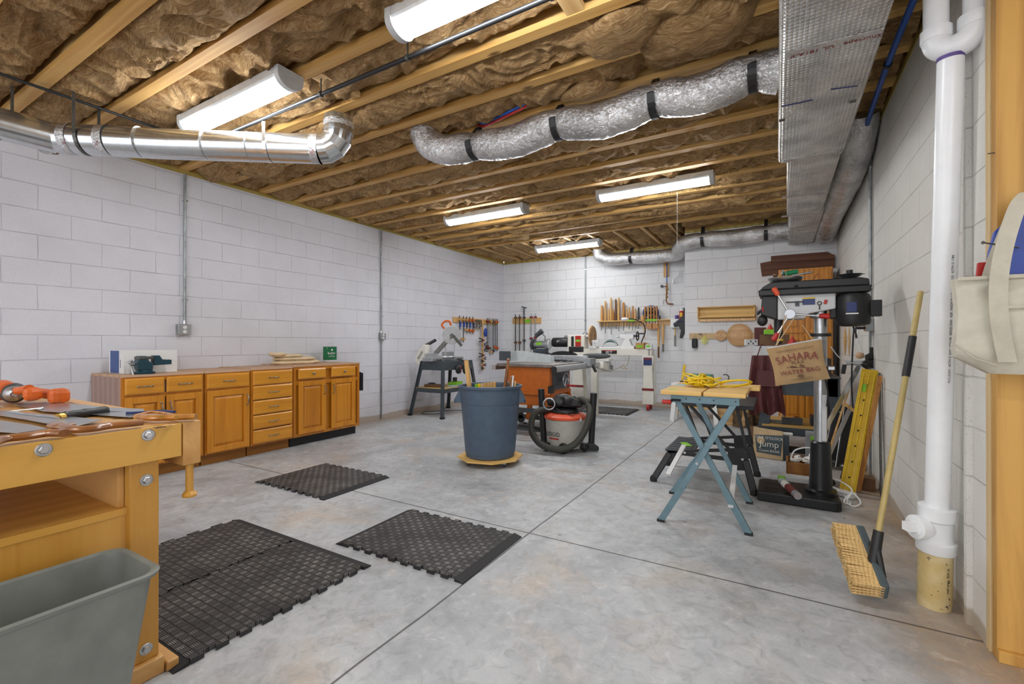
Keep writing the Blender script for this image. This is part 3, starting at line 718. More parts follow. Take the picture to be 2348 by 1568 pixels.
ks = thing('hacksaw', 'black gripped hacksaw lying in the middle of the bench', 'saw', T(200, 945))
h2 = BT + .015
obj('frame', MB().tube([T(135, 958, h2), T(60, 950, h2), T(20, 944, h2), T(95, 936, h2)], .004, 6), 'steel', ks)
obj('grip', MB().tube(smooth_path([T(145, 955, h2), T(175, 950, h2), T(215, 945, h2), T(246, 941, h2)], 4), [.016, .018, .016, .017, .017, .016, .018, .017, .016, .017, .018, .019, .015], 12), 'navy' if 0 else 'black', ks, smooth=True)
obj('ferrule', MB().tube([T(133, 957, h2), T(158, 953, h2)], .014, 10), 'brass', ks)
obj('wing_nut', MB().ell(T(95, 935, h2), (.012, .008, .006)), 'steel', ks, smooth=True)
ps = thing('pull_saw', 'dark navy handled saw behind the varnished saw on the bench', 'saw', T(340, 945))
obj('blade', blade([T(243, 940), T(330, 943), T(330, 949), T(238, 949)], .001, BT + .010), 'steel', ps)
grip([T(290, 947, h2), T(330, 945, h2), T(370, 942, h2), T(400, 944, h2)], .008, ps, 'navy')

dr = thing('cordless_drill', 'orange cordless drill with silver chuck pointing at the viewer on the bench', 'drill', T(30, 925), 'cordless drills on the bench')
c0 = T(25, 930, BT) + V((-.05, .02, .052)); to = (V((0, 0, BT + .05)) - c0); to.z = 0; to.normalize()
obj('motor_body', MB().lathe(c0 - to * .20, [(.01, 0), (.036, .01), (.04, .04), (.042, .13), (.038, .16)], to), 'orange', dr, smooth=True)
obj('clutch_ring', MB().lathe(c0 - to * .04, [(.045, 0), (.047, .01), (.043, .035), (.036, .045)], to), 'dgrey', dr, smooth=True)
obj('chuck', MB().lathe(c0 + to * .003, [(.034, 0), (.036, .02), (.03, .035), (.018, .052), (.012, .056), (.008, .05)], to), 'alu', dr, smooth=True)
hq = T(125, 905, BT + .045)
obj('grip', MB().tube(smooth_path([c0 - to * .12, c0 - to * .12 + (hq - c0) * .4, hq], 5), [.02] * 6 + [.024] * 5, 12), 'orange', dr, smooth=True)
obj('battery', MB().box(hq + V((.02, .01, -.005)), (.05, .08, .07), rz=.3), 'orange', dr, bev=.022)
obj('trigger', MB().box(c0 - to * .12 + (hq - c0) * .35, (.03, .02, .02)), 'black', dr, bev=.004)
dr = thing('cordless_drill', 'second orange drill lying behind the chuck drill at the left edge of the bench', 'drill', T(20, 900), 'cordless drills on the bench')
c1 = T(10, 905, BT + .055) + V((-.16, .02, 0))
obj('motor_body', MB().lathe(c1 - V((.1, 0, 0)), [(.01, 0), (.045, .02), (.048, .1), (.03, .16)], (1, .1, .1)), 'orange', dr, smooth=True)
obj('grip', MB().tube([c1, c1 + V((.12, .03, .01)), c1 + V((.2, .05, .02))], [.022, .018, .022], 12), 'orange', dr, smooth=True)
obj('battery', MB().box(c1 + V((.225, .055, .0)), (.045, .065, .06), rz=.2), 'orange', dr, bev=.02)
obj('bit', MB().cyl(c1 + V((.05, -.06, -.045)), c1 + V((.24, -.04, -.045)), .004), 'steel', dr)

# wastebasket
def rr_loop(x0, x1, y0, y1, r, z, n=6):
    out = []
    for cx_, cy_, a in ((x1 - r, y1 - r, 0), (x0 + r, y1 - r, PI / 2), (x0 + r, y0 + r, PI), (x1 - r, y0 + r, 1.5 * PI)):
        for i in range(n + 1): out.append((cx_ + r * math.cos(a + PI / 2 * i / n), cy_ + r * math.sin(a + PI / 2 * i / n), z))
    return out
def loft(loops, closed_ends=(True, True)):
    n = len(loops[0]); vs = [p for l in loops for p in l]; fs = []
    for k in range(len(loops) - 1):
        for i in range(n): fs.append((k * n + i, k * n + (i + 1) % n, (k + 1) * n + (i + 1) % n, (k + 1) * n + i))
    if closed_ends[0]: fs.append(tuple(range(n))[::-1])
    if closed_ends[1]: fs.append(tuple(range((len(loops) - 1) * n, len(loops) * n)))
    return MB().add(vs, fs)
x0, x1, y0, y1 = -1.80, -1.525, .14, .615
def wl(i, z, e=0): t = 1 - z / .5; k = .055 * t - e; return rr_loop(x0 + k, x1 - k, y0 + k * 1.1, y1 - k * 1.1, .055, z)
bk = obj('waste_bin', loft([wl(0, .0), wl(0, .49), wl(0, .49, .010), wl(0, .5, .012), wl(0, .506, .006), wl(0, .5, -.003), wl(0, .485, -.004), wl(0, .02, -.006)]), 'bin', smooth=True)
tag(bk, 'grey plastic wastebasket with rounded rim in front of the workbench', 'wastebasket')

# ================================================================ floor mats
def teeth(a, b, n, d):       # points along x from a to b with n dovetail tabs of depth d at constant y0 (y offset returned)
    out = []; L = (b - a) / n
    for i in range(n):
        s = a + i * L
        out += [(s + L * .12, 0), (s + L * .04, d), (s + L * .56, d), (s + L * .48, 0)]
    return out
def mat_piece(c, w, d, rz, lab, ramps=(1, 1), grp='black rubber floor mats', nt=9):
    t = thing('floor_mat', lab, 'mat', c, grp)
    x0, x1 = -w / 2 + (.05 if ramps[0] else 0), w / 2 - (.05 if ramps[1] else 0)
    poly = [(x, d / 2 - .02 + q) for x, q in teeth(x0, x1, nt, .02)][::-1]
    poly = [(x1, d / 2 - .02)] + poly + [(x0, d / 2 - .02), (x0, -d / 2 + .02)] + [(x, -d / 2 + .02 - q) for x, q in teeth(x0, x1, nt, .02)] + [(x1, -d / 2 + .02)]
    q = MB().prism(poly, (0, 0, .001), (1, 0, 0), (0, 1, 0), (0, 0, .017))
    mp = obj('tread', q, 'rubber', t); mp.location = (0, 0, 0)
    for s, on in ((-1, ramps[0]), (1, ramps[1])):
        if on:
            e = s * w / 2; i = s * (w / 2 - .05)
            r = MB().prism([(e, .001), (i, .001), (i, .0172), (e, .004)][::s], (0, -d / 2, 0), (1, 0, 0), (0, 0, 1), (0, d, 0))
            rp = obj('ramp_edge', r, 'rubberb', t); rp.location = (0, 0, 0)
    t.rotation_euler = (0, 0, rz)
mat_piece(((-3.73 - 2.86) / 2, 2.495, 0), .87, .65, .0, 'black rubber mat on the floor in front of the oak cabinets')
mat_piece(((-2.19 - 1.305) / 2, 2.045, 0), .885, .60, .02, 'black rubber mat in the centre of the floor beside the long floor joint')
mat_piece((-2.71, 1.215, 0), .89, .62, PI / 2, 'black rubber mat reaching under the workbench, left of the foreground pair', nt=6)
mat_piece((-2.112, 1.215, 0), .89, .60, PI / 2, 'black rubber mat, right of the foreground pair, with sawdust spots', nt=9)
mat_piece((-2.85, 7.47, 0), 1.6, .72, 0, 'dark rubber mat on the floor in front of the wood lathe', nt=22)
# ================================================================ ducts and pipes overhead
# trunk duct wrapped in foil bubble insulation
td = thing('trunk_duct', 'large rectangular silver foil wrapped trunk duct running to the back wall', 'duct', (.2, 4, 2.5))
def duct_sec(x0, x1, y0, y1, x0b, zb, zb2=None, r=.03):
    zb2 = zb if zb2 is None else zb2; n = 14; loops = []
    for k in range(n + 1):
        t = k / n; xa = x0 + (x0b - x0) * t; z = zb + (zb2 - zb) * t; y = y0 + (y1 - y0) * t; j = .004 * noise.noise(V((t * 9, xa, 1)))
        loops.append([(xa + r, y, z + j), (xa + r * .3, y, z + r * .3), (xa - j, y, z + r), (xa + j, y, 2.885), (x1, y, 2.885), (x1 + j, y, z + r), (x1 - r * .3, y, z + r * .3), (x1 - r, y, z - j)])
    return loft(loops)
obj('wide_section', duct_sec(.015, .405, -1.6, 3.98, .0, 2.50), 'bubble', td, smooth=True)
obj('middle_section', duct_sec(.055, .40, 3.985, 5.78, .08, 2.52), 'bubble', td, smooth=True)
obj('end_section', duct_sec(.105, .42, 5.785, 7.50, .115, 2.53, 2.52), 'bubble', td, smooth=True)
for y, z in ((1.95, 2.4985), (2.5, 2.4985), (3.94, 2.4985), (5.0, 2.518), (5.75, 2.518), (6.6, 2.527)):
    obj('foil_tape', MB().box((.21, y, z), (.36, .055, .003), rz=.06), 'foil', td)
for (x, y, s_, w) in ((.22, 1.97, .05, 'ShurTAPE  AF 100   \u2022'), (.22, 2.52, .035, 'Shurtape   UL 181A-P')):
    text('printed_text', w, s_, (x, y, 2.4965), (-1, -.06, 0), (0, 1, 0), 'dred', td, sx=1.1, depth=.0003)
obj('marker_line', MB().box((.09, 3.02, 2.4985), (.15, .008, .003), rz=.05).box((.30, 2.96, 2.4985), (.12, .008, .003), rz=.25), 'navy', td)
for (x, y) in ((.02, 3.2), (.36, 3.15)): obj('bracket', MB().box((x, y, 2.4975), (.03, .03, .004)), 'dsteel', td)

def flex(name, lab, pts, r, straps, strapdir, seed, top=2.9, mm='foil'):
    path = smooth_path(pts, 10); path2 = []
    L = [0]
    for a, b in zip(path[:-1], path[1:]): L.append(L[-1] + (b - a).length)
    t = thing(name, lab, 'duct', (path[0] + path[-1]) / 2)
    # resample densely and wrinkle
    N = int(L[-1] / .013); pp = []
    for k in range(N + 1):
        s_ = L[-1] * k / N; i = max(j for j in range(len(L)) if L[j] <= s_ + 1e-9); i = min(i, len(path) - 2)
        f = (s_ - L[i]) / max(L[i + 1] - L[i], 1e-6); pp.append(path[i].lerp(path[i + 1], f))
    mb = MB().tube(pp, r, 40)
    nst = [V(q) for q in straps]
    for j, p in enumerate(mb.v):
        c = pp[min(j // 40, N)]; d = p - c
        pin = min([(c - q).length for q in nst] or [9])
        k = 1 - .16 * math.exp(-(pin / .06) ** 2) + .05 * noise.noise(p * 9 + V((seed, 0, 0))) + .04 * noise.noise(p * 30) + .03 * noise.noise(V((p.x * 85, p.y * 40, p.z * 22)))
        mb.v[j] = c + d * k
    obj('sleeve', mb, mm, t, smooth=True)
    for q in nst:
        ax = V(strapdir); side = V((-ax.y, ax.x, 0)); rr = r * .93
        sp = [q + side * .06 + V((0, 0, top - q.z))] + [q + side * (rr * math.cos(a)) + V((0, 0, rr * math.sin(a))) for a in [-PI * i / 12 for i in range(13)]] + [q + side * .045 + V((0, 0, top - q.z))]
        sb = MB(); vs = []
        for p in sp: vs += [p - ax * .022, p + ax * .022]
        n = len(sp); sb.add(vs + [v_ + (v_ - q).normalized() * .003 for v_ in vs], [(2 * i, 2 * i + 1, 2 * i + 3, 2 * i + 2) for i in range(n - 1)] + [(2 * n + 2 * i, 2 * n + 2 * i + 2, 2 * n + 2 * i + 3, 2 * n + 2 * i + 1) for i in range(n - 1)])
        obj('strap', sb, 'black', t)
    return t
S1 = [(-.13, 3.04, 2.745), (-.70, 3.04, 2.735), (-1.38, 3.02, 2.735), (-2.10, 3.0, 2.73)]
flex('flexible_duct', 'silver insulated flexible duct sagging between black straps from the trunk duct to the left', [(.02, 3.06, 2.72), (-.13, 3.04, 2.745), (-.42, 3.04, 2.70), (-.70, 3.04, 2.735), (-1.05, 3.03, 2.685), (-1.38, 3.02, 2.735), (-1.75, 3.01, 2.69), (-2.10, 3.0, 2.73), (-2.36, 2.97, 2.74), (-2.52, 2.93, 2.82), (-2.57, 2.917, 2.95)], .118, S1, (1, 0, 0), 3)
flex('flexible_duct', 'silver insulated flexible duct along the top of the back wall with three black straps',
     [(.12, 7.33, 2.70), (-.15, 7.34, 2.70), (-.55, 7.34, 2.68), (-.98, 7.34, 2.70), (-1.22, 7.38, 2.69), (-1.36, 7.62, 2.68), (-1.42, 7.95, 2.67), (-1.56, 8.22, 2.68), (-1.95, 8.30, 2.69), (-2.33, 8.30, 2.71), (-2.66, 8.28, 2.71), (-2.88, 8.26, 2.78), (-2.95, 8.26, 2.92)], .115,
     [(-.15, 7.34, 2.70), (-.98, 7.34, 2.70), (-2.33, 8.30, 2.71)], (1, 0, 0), 8)
flex('round_duct', 'foil wrapped round duct bulging between the trunk duct and the right wall', [(.545, 4.35, 2.93), (.545, 4.52, 2.80), (.54, 4.85, 2.68), (.53, 5.6, 2.64), (.52, 6.4, 2.62), (.53, 7.05, 2.60), (.535, 7.4, 2.60)], .125, [], (0, 1, 0), 12)
# galvanised round duct at left
rd = thing('round_duct', 'bare galvanised round steel duct along the upper left with an elbow into the ceiling', 'duct', (-3.6, 1.6, 2.6))
e0 = atz(733, 342, 2.60); e1 = atz(395, 331, 2.60); e2 = atz(135, 318, 2.60); e3 = atz(-80, 262, 2.60)
dr_ = (e0 - e2).normalized(); R_ = .105
obj('straight_section', MB().tube([e2, e1, e0], R_, 32, caps=False), 'galv', rd, smooth=True)
obj('near_section', MB().tube([e2 - dr_ * .02, e3], R_ * .99, 32, caps=False), 'galv', rd, smooth=True)
el = [e0, e0 + dr_ * .05 + V((0, 0, .008)), e0 + dr_ * .095 + V((0, 0, .035)), e0 + dr_ * .125 + V((0, 0, .08)), e0 + dr_ * .135 + V((0, 0, .13)), e0 + dr_ * .135 + V((0, 0, .24))]
obj('elbow', MB().tube(el, R_, 32, caps=False), 'galv', rd)
for i in (1, 2, 3, 4):
    dd = (el[i + 1] - el[i - 1]).normalized(); obj('elbow_seam', MB().tube([el[i] - dd * .003, el[i] + dd * .003], R_ * 1.02, 32), 'galv', rd, smooth=True)
obj('foil_tape', MB().tube([el[4] + V((0, 0, .03)), el[4] + V((0, 0, .075))], R_ * 1.012, 32, caps=False), 'foil', rd, smooth=True)
L_ = (e0 - e2).length
for f in (.30, .55, .72): obj('seam_ring', MB().tube([e2 + dr_ * (L_ * f), e2 + dr_ * (L_ * f + .006)], R_ * 1.012, 32), 'galv', rd, smooth=True)
for f in (-.06, .03, .16, .97): obj('foil_tape', MB().tube([e2 + dr_ * (L_ * f), e2 + dr_ * (L_ * f + .055)], R_ * 1.008, 32, caps=False), 'foil', rd, smooth=True)
for f in (-.045, .05, .165, .975):
    q = e2 + dr_ * (L_ * f + .02); nn = V((dr_.y, -dr_.x, 0)) * R_ * 1.02
    text('printed_text', 'ShurTAPE', .028, q + nn * .9 + V((0, 0, -.02)), (0, 0, 1), (-dr_), 'dred', rd, depth=.0003)
for f in (-.42, .10, .80):
    up_ = .14 if f == .80 else .30
    q = e2 + dr_ * (L_ * f) if f > 0 else e2 + (e3 - e2).normalized() * .30
    sd = V((-dr_.y, dr_.x, 0)); rr = R_ * 1.03
    sp = [q + sd * rr + V((0, 0, up_))] + [q + sd * (rr * math.cos(a)) + V((0, 0, rr * math.sin(a))) for a in [-PI * i / 12 for i in range(13)]] + [q - sd * rr + V((0, 0, up_))]
    obj('hanger_strap', MB().add([v_ for p in sp for v_ in (p - dr_ * .011, p + dr_ * .011)], [(2 * i, 2 * i + 1, 2 * i + 3, 2 * i + 2) for i in range(len(sp) - 1)]), 'galv' if f == .8 else 'dsteel', rd)
bp = thing('gas_pipe', 'black pipe running between joists past the two nearest ceiling lights', 'pipe', (-2, 1.96, 2.8))
obj('long_run', MB().cyl((-4.28, 1.965, 2.80), (-.03, 1.965, 2.80), .0135, n=12), 'black', bp, smooth=True)
obj('cross_run', MB().cyl((-4.28, -1.0, 2.865), (-4.28, 1.965, 2.865), .010, n=10), 'black', bp, smooth=True)
obj('riser', MB().tube([(-4.28, 1.965, 2.80), (-4.28, 1.965, 2.865)], .011, 8), 'black', bp)
for x in (-2.62, -1.85, -.93):
    obj('pipe_clamp', MB().cyl((x - .008, 1.965, 2.80), (x + .008, 1.965, 2.80), .019).b2((x - .006, 1.963, 2.815), (x + .006, 1.967, 2.92)), 'dsteel', bp)
for nm, lab, y, z, m_ in (('water_tube', 'blue water tube peeking through the ceiling insulation', 2.62, 2.915, 'pexblue'), ('water_tube', 'red water tube peeking through the ceiling insulation', 2.58, 2.905, 'pexred')):
    a = atz(1110, 283 if m_ == 'pexblue' else 290, z); b = atz(1200, 240 if m_ == 'pexblue' else 247, z)
    tag(obj(nm, MB().tube([a + V((-.1, 0, .05)), a, b, b + V((.12, 0, .06))], .010, 8), m_, smooth=True), lab, 'pipe')
bh = thing('blue_water_line', 'thick blue water line along the right edge of the ceiling', 'pipe', (.57, 3.5, 2.8))
hp = [(.60, -.8, 2.84), (.585, 2.2, 2.83), (.57, 2.9, 2.82), (.56, 3.45, 2.80), (.575, 4.1, 2.81), (.59, 4.6, 2.80), (.60, 4.85, 2.86)]
obj('tube', MB().tube(smooth_path(hp, 6), .016, 12), 'pexblue', bh, smooth=True)
for y, x, z in ((3.45, .56, 2.80), (4.35, .585, 2.806)): obj('clip', MB().cyl((x, y - .012, z), (x, y + .012, z), .022), 'black', bh)
tag(obj('yellow_wire', MB().tube(smooth_path([(.645, 4.77, 2.78), (.63, 4.75, 2.84), (.55, 4.72, 2.88), (.66, 4.6, 2.91)], 5), .004, 6), 'cordy', smooth=True), 'yellow cable leaving the top of the right wall conduit', 'cable')

# PVC drain stack
pv = thing('drain_stack', 'white plastic drain stack with trap bend and cleanout beside the right wall', 'pipe', (.585, 2.64, 0))
pa, pb = V((.588, 2.66, 0)), V((.600, 2.475, 2.30)); dp = (pb - pa).normalized()
obj('base_pipe', MB().cyl(pa, pa + dp * .27, .058, n=28), 'speck', pv, smooth=True)
te = pa + dp * .25
obj('tee_fitting', MB().lathe(te, [(.066, 0), (.068, .004), (.068, .045), (.060, .052), (.056, .075), (.056, .135), (.064, .145), (.064, .195), (.05, .198)], dp, 28), 'pvc', pv, smooth=True)
co = te + dp * .10
cd = V((-.75, -.45, .05)).normalized()
cp_ = obj('cleanout_branch', MB().lathe(co + cd * .03, [(.04, 0), (.045, .03), (.050, .032), (.050, .065), (.04, .067)], cd, 24), 'pvc', pv, smooth=True)
obj('plug', MB().lathe(co + cd * .09, [(.038, 0), (.038, .01), (.012, .012)], cd, 20).box(co + cd * .118, (.036, .036, .036), rz=.5), 'pvc', cp_)
obj('riser_pipe', MB().cyl(te + dp * .18, pb, .042, n=28), 'pvc', pv, smooth=True)
obj('primer_ring', MB().cyl(pb - dp * .01, pb + dp * .004, .0435, n=24), 'purple', pv, smooth=True)
bc = pb + V((.012, -.005, .042)); ux = (atz(2215, 60, 2.6) - atz(2150, 60, 2.6)); ux.z = 0; ux = ux.normalized(); ux = V((.93, -.35, 0)).normalized()
obj('trap_bend', MB().tube(arc(bc + V((0, 0, .05)), .056, PI, 2 * PI, 16, ux), .047, 22), 'pvc', pv, smooth=True)
for s_ in (-1, 1): obj('trap_collar', MB().lathe(bc + V((0, 0, .045)) + ux * (.056 * s_), [(.049, 0), (.051, .004), (.051, .045), (.045, .048)], (0, 0, 1), 24), 'pvc', pv, smooth=True)
obj('upper_pipe', MB().cyl(bc + V((0, 0, .06)) - ux * .056, bc + V((-.0, 0, .75)) - ux * .058, .041, n=24), 'pvc', pv, smooth=True)
obj('upper_pipe', MB().cyl(bc + V((0, 0, .06)) + ux * .056, bc + V((.0, 0, .75)) + ux * .058, .036, n=24), 'pvc', pv, smooth=True)
text('printed_text', 'PVC-DWV  ASTM D 2665  SCH 40  SERIES 0640  NSF  MADE IN USA   PVC 1120  ASTM D 1785', .013, pa + dp * 1.25 + V((.017, -.038, 0)), dp, V((-.85, -.45, 0)), 'ink', pv, depth=.0002)
text('printed_text', 'well casing  SDR 26', .014, pa + dp * .14 + V((.030, -.0495, 0)), dp, V((-.85, -.45, 0)), 'ink', pv, depth=.0002)
struct('trim_12', MB().b2((XR - .018, 2.545, 0), (XR, 2.575, ZT)), 'wall_r')

# ---- conduits with boxes
def outlet_box(par, c, w, n, up=1, d=.05, cover='duplex'):
    # n: unit normal out of the wall
    c = V(c); n = V(n); s_ = V((n.y, -n.x, 0)) if abs(n.x) < .5 else V((0, 1, 0))
    def bx_(cc, a, b, t, m_, nm, p): 
        q = MB(); e = (abs(s_.x) * a + abs(n.x) * t, abs(s_.y) * a + abs(n.y) * t, b); q.box(cc, e); return obj(nm, q, m_, p, bev=.002)
    b = bx_(c + n * d / 2, w, .105, d, 'conduit', 'box', par)
    bx_(c + n * (d + .002), w * .96, .102, .004, 'galv', 'cover_plate', par)
    if cover == 'duplex':
        for z in (-.022, .022):
            r = obj('receptacle', MB().lathe(c + n * (d + .004) + V((0, 0, z)) , [(.017, 0), (.0165, .003), (.002, .003)], n, 16), 'white', par, smooth=True)
            for k in (-1, 1):
                q = c + n * (d + .0075) + V((0, 0, z + .004)) + s_ * (.006 * k)
                e = (abs(s_.x) * .002 + abs(n.x) * .001, abs(s_.y) * .002 + abs(n.y) * .001, .008); obj('slot', MB().box(q, e), 'ink', r)
    return b
def conduit(lab, x, y, z0, z1, n, w=.105, boxc=None, cover='duplex'):
    t = thing('electrical_conduit', lab, 'conduit', (x, y, z0), 'electrical conduits on the walls')
    n = V(n); off = n * .018
    obj('pipe', MB().cyl(V((x, y, z0)) + off, V((x, y, z1)) + off, .0125, n=12), 'conduit', t, smooth=True)
    z = z0 + .25
    while z < z1:
        q = V((x, y, z)) + off; e = (.02 + abs(n.y) * .03, .02 + abs(n.x) * .03, .018)
        obj('strap', MB().box(q - n * .002, e), 'galv', t, bev=.003); z += 1.0
    obj('coupling', MB().cyl(V((x, y, z0)) + off, V((x, y, z0 + .035)) + off, .018, n=12), 'galv', t, smooth=True)
    if boxc: outlet_box(t, boxc, w, n, cover=cover)
    return t
conduit('galvanised conduit dropping to an outlet box above the oak cabinets', XL, 2.30, 1.34, 2.86, (1, 0, 0), .12, (XL, 2.285, 1.285))
t = conduit('galvanised conduit with outlet box midway along the left wall, continuing to the floor', XL, 4.94, 1.30, 2.86, (1, 0, 0), .10, (XL, 4.95, 1.25))
obj('lower_pipe', MB().cyl((XL + .018, 4.94, .01), (XL + .018, 4.94, 1.20), .0125, n=12), 'conduit', t, smooth=True)
conduit('galvanised conduit on the back wall above the wood lathe', -3.30, YB, 1.35, 2.86, (0, -1, 0), .08, (-3.30, YB, 1.30))
t = conduit('galvanised conduit on the right wall with a grey outlet box full of black plugs', XR, 4.78, 1.36, 2.80, (-1, 0, 0), .13, (XR, 4.80, 1.30), 'blank')
for z in (1.315, 1.275):
    obj('knockout', MB().lathe((XR - .055, 4.80, z), [(.014, 0), (.014, .002), (.002, .002)], (-1, 0, 0), 14), 'conduit', t)
obj('stub_pipe', MB().cyl((XR - .018, 4.80, .01), (XR - .018, 4.80, 1.25), .009, n=10), 'conduit', t, smooth=True)

# nails and little bits on the right
tag(obj('nail', MB().cyl((.71, 2.22, 1.475), (.60, 2.14, 1.49), .0025, n=6).cyl((.60, 2.14, 1.49), (.598, 2.139, 1.4903), .006, n=8), 'dsteel'), 'long nail sticking out of the stud beside the tote bag', 'nail')
tag(obj('nail', MB().cyl((.71, 2.33, 1.846), (.665, 2.33, 1.846), .002, n=6), 'dsteel'), 'thin nail in the stud edge above the tote bag', 'nail')
tb = thing('tote_bag', 'off-white canvas tote bag hanging from the stud at the right edge', 'bag', (.85, 2.2, 1.1))
yf = 2.16
a_, b_, c_, d_ = aty(2188, 640, yf), aty(2205, 815, yf), aty(2290, 850, yf), aty(2420, 860, yf)
tr = aty(2425, 640, yf)
loops = []
for k in range(13):
    t_ = k / 12; zt_ = a_.z + (d_.z - a_.z) * t_
    xl = a_.x + .010 * math.sin(t_ * 4) + max(0, t_ - .82) * .55; xr = 1.05; puff = .035 + .03 * math.sin(t_ * PI)
    row = []
    for i in range(17):
        q = i / 16; x = xl + (xr - xl) * q; row.append((x, yf - puff * (math.sin(PI * min(1, q * 1.0)) ** .5) - .006 * noise.noise(V((x * 12, zt_ * 12, 0))), zt_ - .05 * 0))
    for i in range(17):
        q = 1 - i / 16; x = xl + (xr - xl) * q; row.append((x, 2.285 if 0 else yf + .05 + .05 * math.sin(t_ * PI) * math.sin(PI * q), zt_))
    loops.append(row)
obj('bag_body', loft(loops, (False, True)), 'canvas', tb, smooth=True)
obj('top_hem', MB().b2((a_.x - .001, yf - .05, a_.z - .012), (1.05, yf - .034, a_.z + .001)), 'canvas', tb, bev=.003)
def ribbon(pts, w, dirw, th=.003):
    pts = smooth_path(pts, 6); vs = []; dw = V(dirw) * w / 2
    for i, p in enumerate(pts):
        d = (pts[min(i + 1, len(pts) - 1)] - pts[max(i - 1, 0)]).normalized(); n = d.cross(V(dirw)).normalized() * th / 2
        vs += [p - dw - n, p + dw - n, p + dw + n, p - dw + n]
    k = len(pts); fs = [(4 * i + j, 4 * i + (j + 1) % 4, 4 * i + 4 + (j + 1) % 4, 4 * i + 4 + j) for i in range(k - 1) for j in range(4)] + [(3, 2, 1, 0), (4 * k - 4, 4 * k - 3, 4 * k - 2, 4 * k - 1)]
    return MB().add(vs, fs)
yh = yf - .072
obj('handle', ribbon([aty(2310, 830, yh + .015), aty(2293, 740, yh), aty(2290, 650, yh), aty(2305, 560, yh + .02), aty(2335, 470, yh + .05), aty(2360, 440, yh + .09)], .045, (1, 0, 0)), 'canvas', tb, smooth=True)
obj('handle', ribbon([aty(2262, 640, yf + .03), aty(2282, 580, yf + .04), aty(2330, 470, yf + .09), aty(2365, 440, yf + .1)], .028, (1, 0, 0)), 'canvas', tb, smooth=True)
obj('pocket_seam', MB().b2((aty(2310, 700, yh).x, yf - .075, aty(2310, 700, yh).z - .01), (1.04, yf - .068, aty(2310, 700, yh).z)), 'canvas', tb)
obj('bottom_seam', MB().tube([aty(2190, 790, yf - .03), aty(2235, 822, yf - .055), aty(2285, 838, yf - .06)], .004, 6), 'bone', tb)
obj('strap_stitch', MB().b2((.70, yf - .066, a_.z - .235), (1.04, yf - .062, a_.z - .232)), 'bone', tb)
bb = thing('dustpan', 'glossy blue plastic scoop in front of the stud inside the tote bag', 'dustpan', (.85, 2.22, 1.3))
pb_ = [aty(u, v, 2.235) for u, v in ((2262, 640), (2270, 575), (2283, 530), (2300, 515), (2330, 505), (2348, 470), (2352, 440), (2425, 440), (2425, 640))]
obj('scoop', MB().prism([(p.x, p.z) for p in pb_], (0, 2.235, 0), (1, 0, 0), (0, 0, 1), (0, .03, 0)), 'bluebin', bb, bev=.008)
tag(obj('snack_bag', MB().prism([(p.x, p.z) for p in [aty(u, v, 2.21) for u, v in ((2236, 640), (2240, 603), (2264, 601), (2270, 640))]], (0, 2.20, 0), (1, 0, 0), (0, 0, 1), (0, .012, 0)), 'red', bev=.003), 'small red packet sticking out of the tote bag beside the blue plastic', 'packet')

# broom
br = thing('push_broom', 'push broom with tan handle and straw bristles leaning on the right wall', 'broom', (.35, 2.6, 0))
h0 = V((.385, 2.64, .225)); h1 = V((.60, 2.93, 1.40)); hd_ = (h1 - h0).normalized()
obj('handle', MB().cyl(h0, h1, .0125, n=14), 'broomh', br, smooth=True)
g0 = h0 + hd_ * .80
obj('grip_sleeve', MB().cyl(g0, g0 + hd_ * .20, .016, n=14), 'black', br, smooth=True)
A_ = atz(1935, 1225, .205); B_ = atz(1978, 1372, .03)     # ends of the head
ba = V((.218, 3.02, .16)); ea = V((.33, 2.50, .09))
ha, hb_ = V((.345, 2.83, .215)), V((.392, 2.50, .075)); hx = (hb_ - ha).normalized()
bd = V((-.80, -.42, -.12)); bd = (bd - hx * bd.dot(hx)).normalized(); nn = hx.cross(bd).normalized()
obj('block', MB().bar(ha, hb_, .075, .035, up=bd), 'slate', br, bev=.008)
vs = []
bm = MB()
random.seed(3)
for i in range(46):
    for j in range(5):
        p = ha + (hb_ - ha) * ((i + .5) / 46) + nn * ((j - 2) * .013)
        e = p + bd * .115 + V((random.uniform(-.004, .004), random.uniform(-.006, .006), random.uniform(-.004, .004))) + nn * (j - 2) * .003
        if e.z < .002: e.z = .002
        bm.cyl(p, e, .0058, .0042, n=5)
bo = obj('bristles', bm, 'bristle', br); bo['kind'] = 'stuff'
sk = h0 + hd_ * .015
obj('socket', MB().cyl(h0 - hd_ * .10, sk + hd_ * .05, .024, .020, n=14), 'black', br, smooth=True)
for s_ in (-1, 1): obj('brace', MB().tube([sk - hd_ * .02, (ha + hb_) / 2 + hx * (.10 * s_) + bd * -.02], [.018, .012], 8), 'black', br, smooth=True)
# ================================================================ trash can on dolly
CX_, CY_ = -2.404, 3.69
dl = thing('can_dolly', 'octagonal plywood dolly on casters under the blue-grey trash can', 'dolly', (CX_, CY_, 0))
oc = [(.315 * math.cos(PI / 8 + PI / 4 * i + .25), .315 * math.sin(PI / 8 + PI / 4 * i + .25)) for i in range(8)]
obj('deck', MB().prism(oc, (CX_, CY_, .052), (1, 0, 0), (0, 1, 0), (0, 0, .016)), 'pine', dl, bev=.002)
for i in range(4):
    a = PI / 4 + PI / 2 * i + .35; p = V((CX_ + .24 * math.cos(a), CY_ + .24 * math.sin(a), 0))
    cs = obj('caster', MB().b2(p + V((-.016, -.012, .03)), p + V((.016, .012, .052))), 'steel', dl)
    obj('wheel', MB().cyl(p + V((0, -.009, .018)), p + V((0, .009, .018)), .018, n=14), 'dgrey', cs, smooth=True)
    obj('bolt', MB().cyl(p + V((.02, 0, .068)), p + V((.02, 0, .085)), .004, n=8), 'steel', dl)
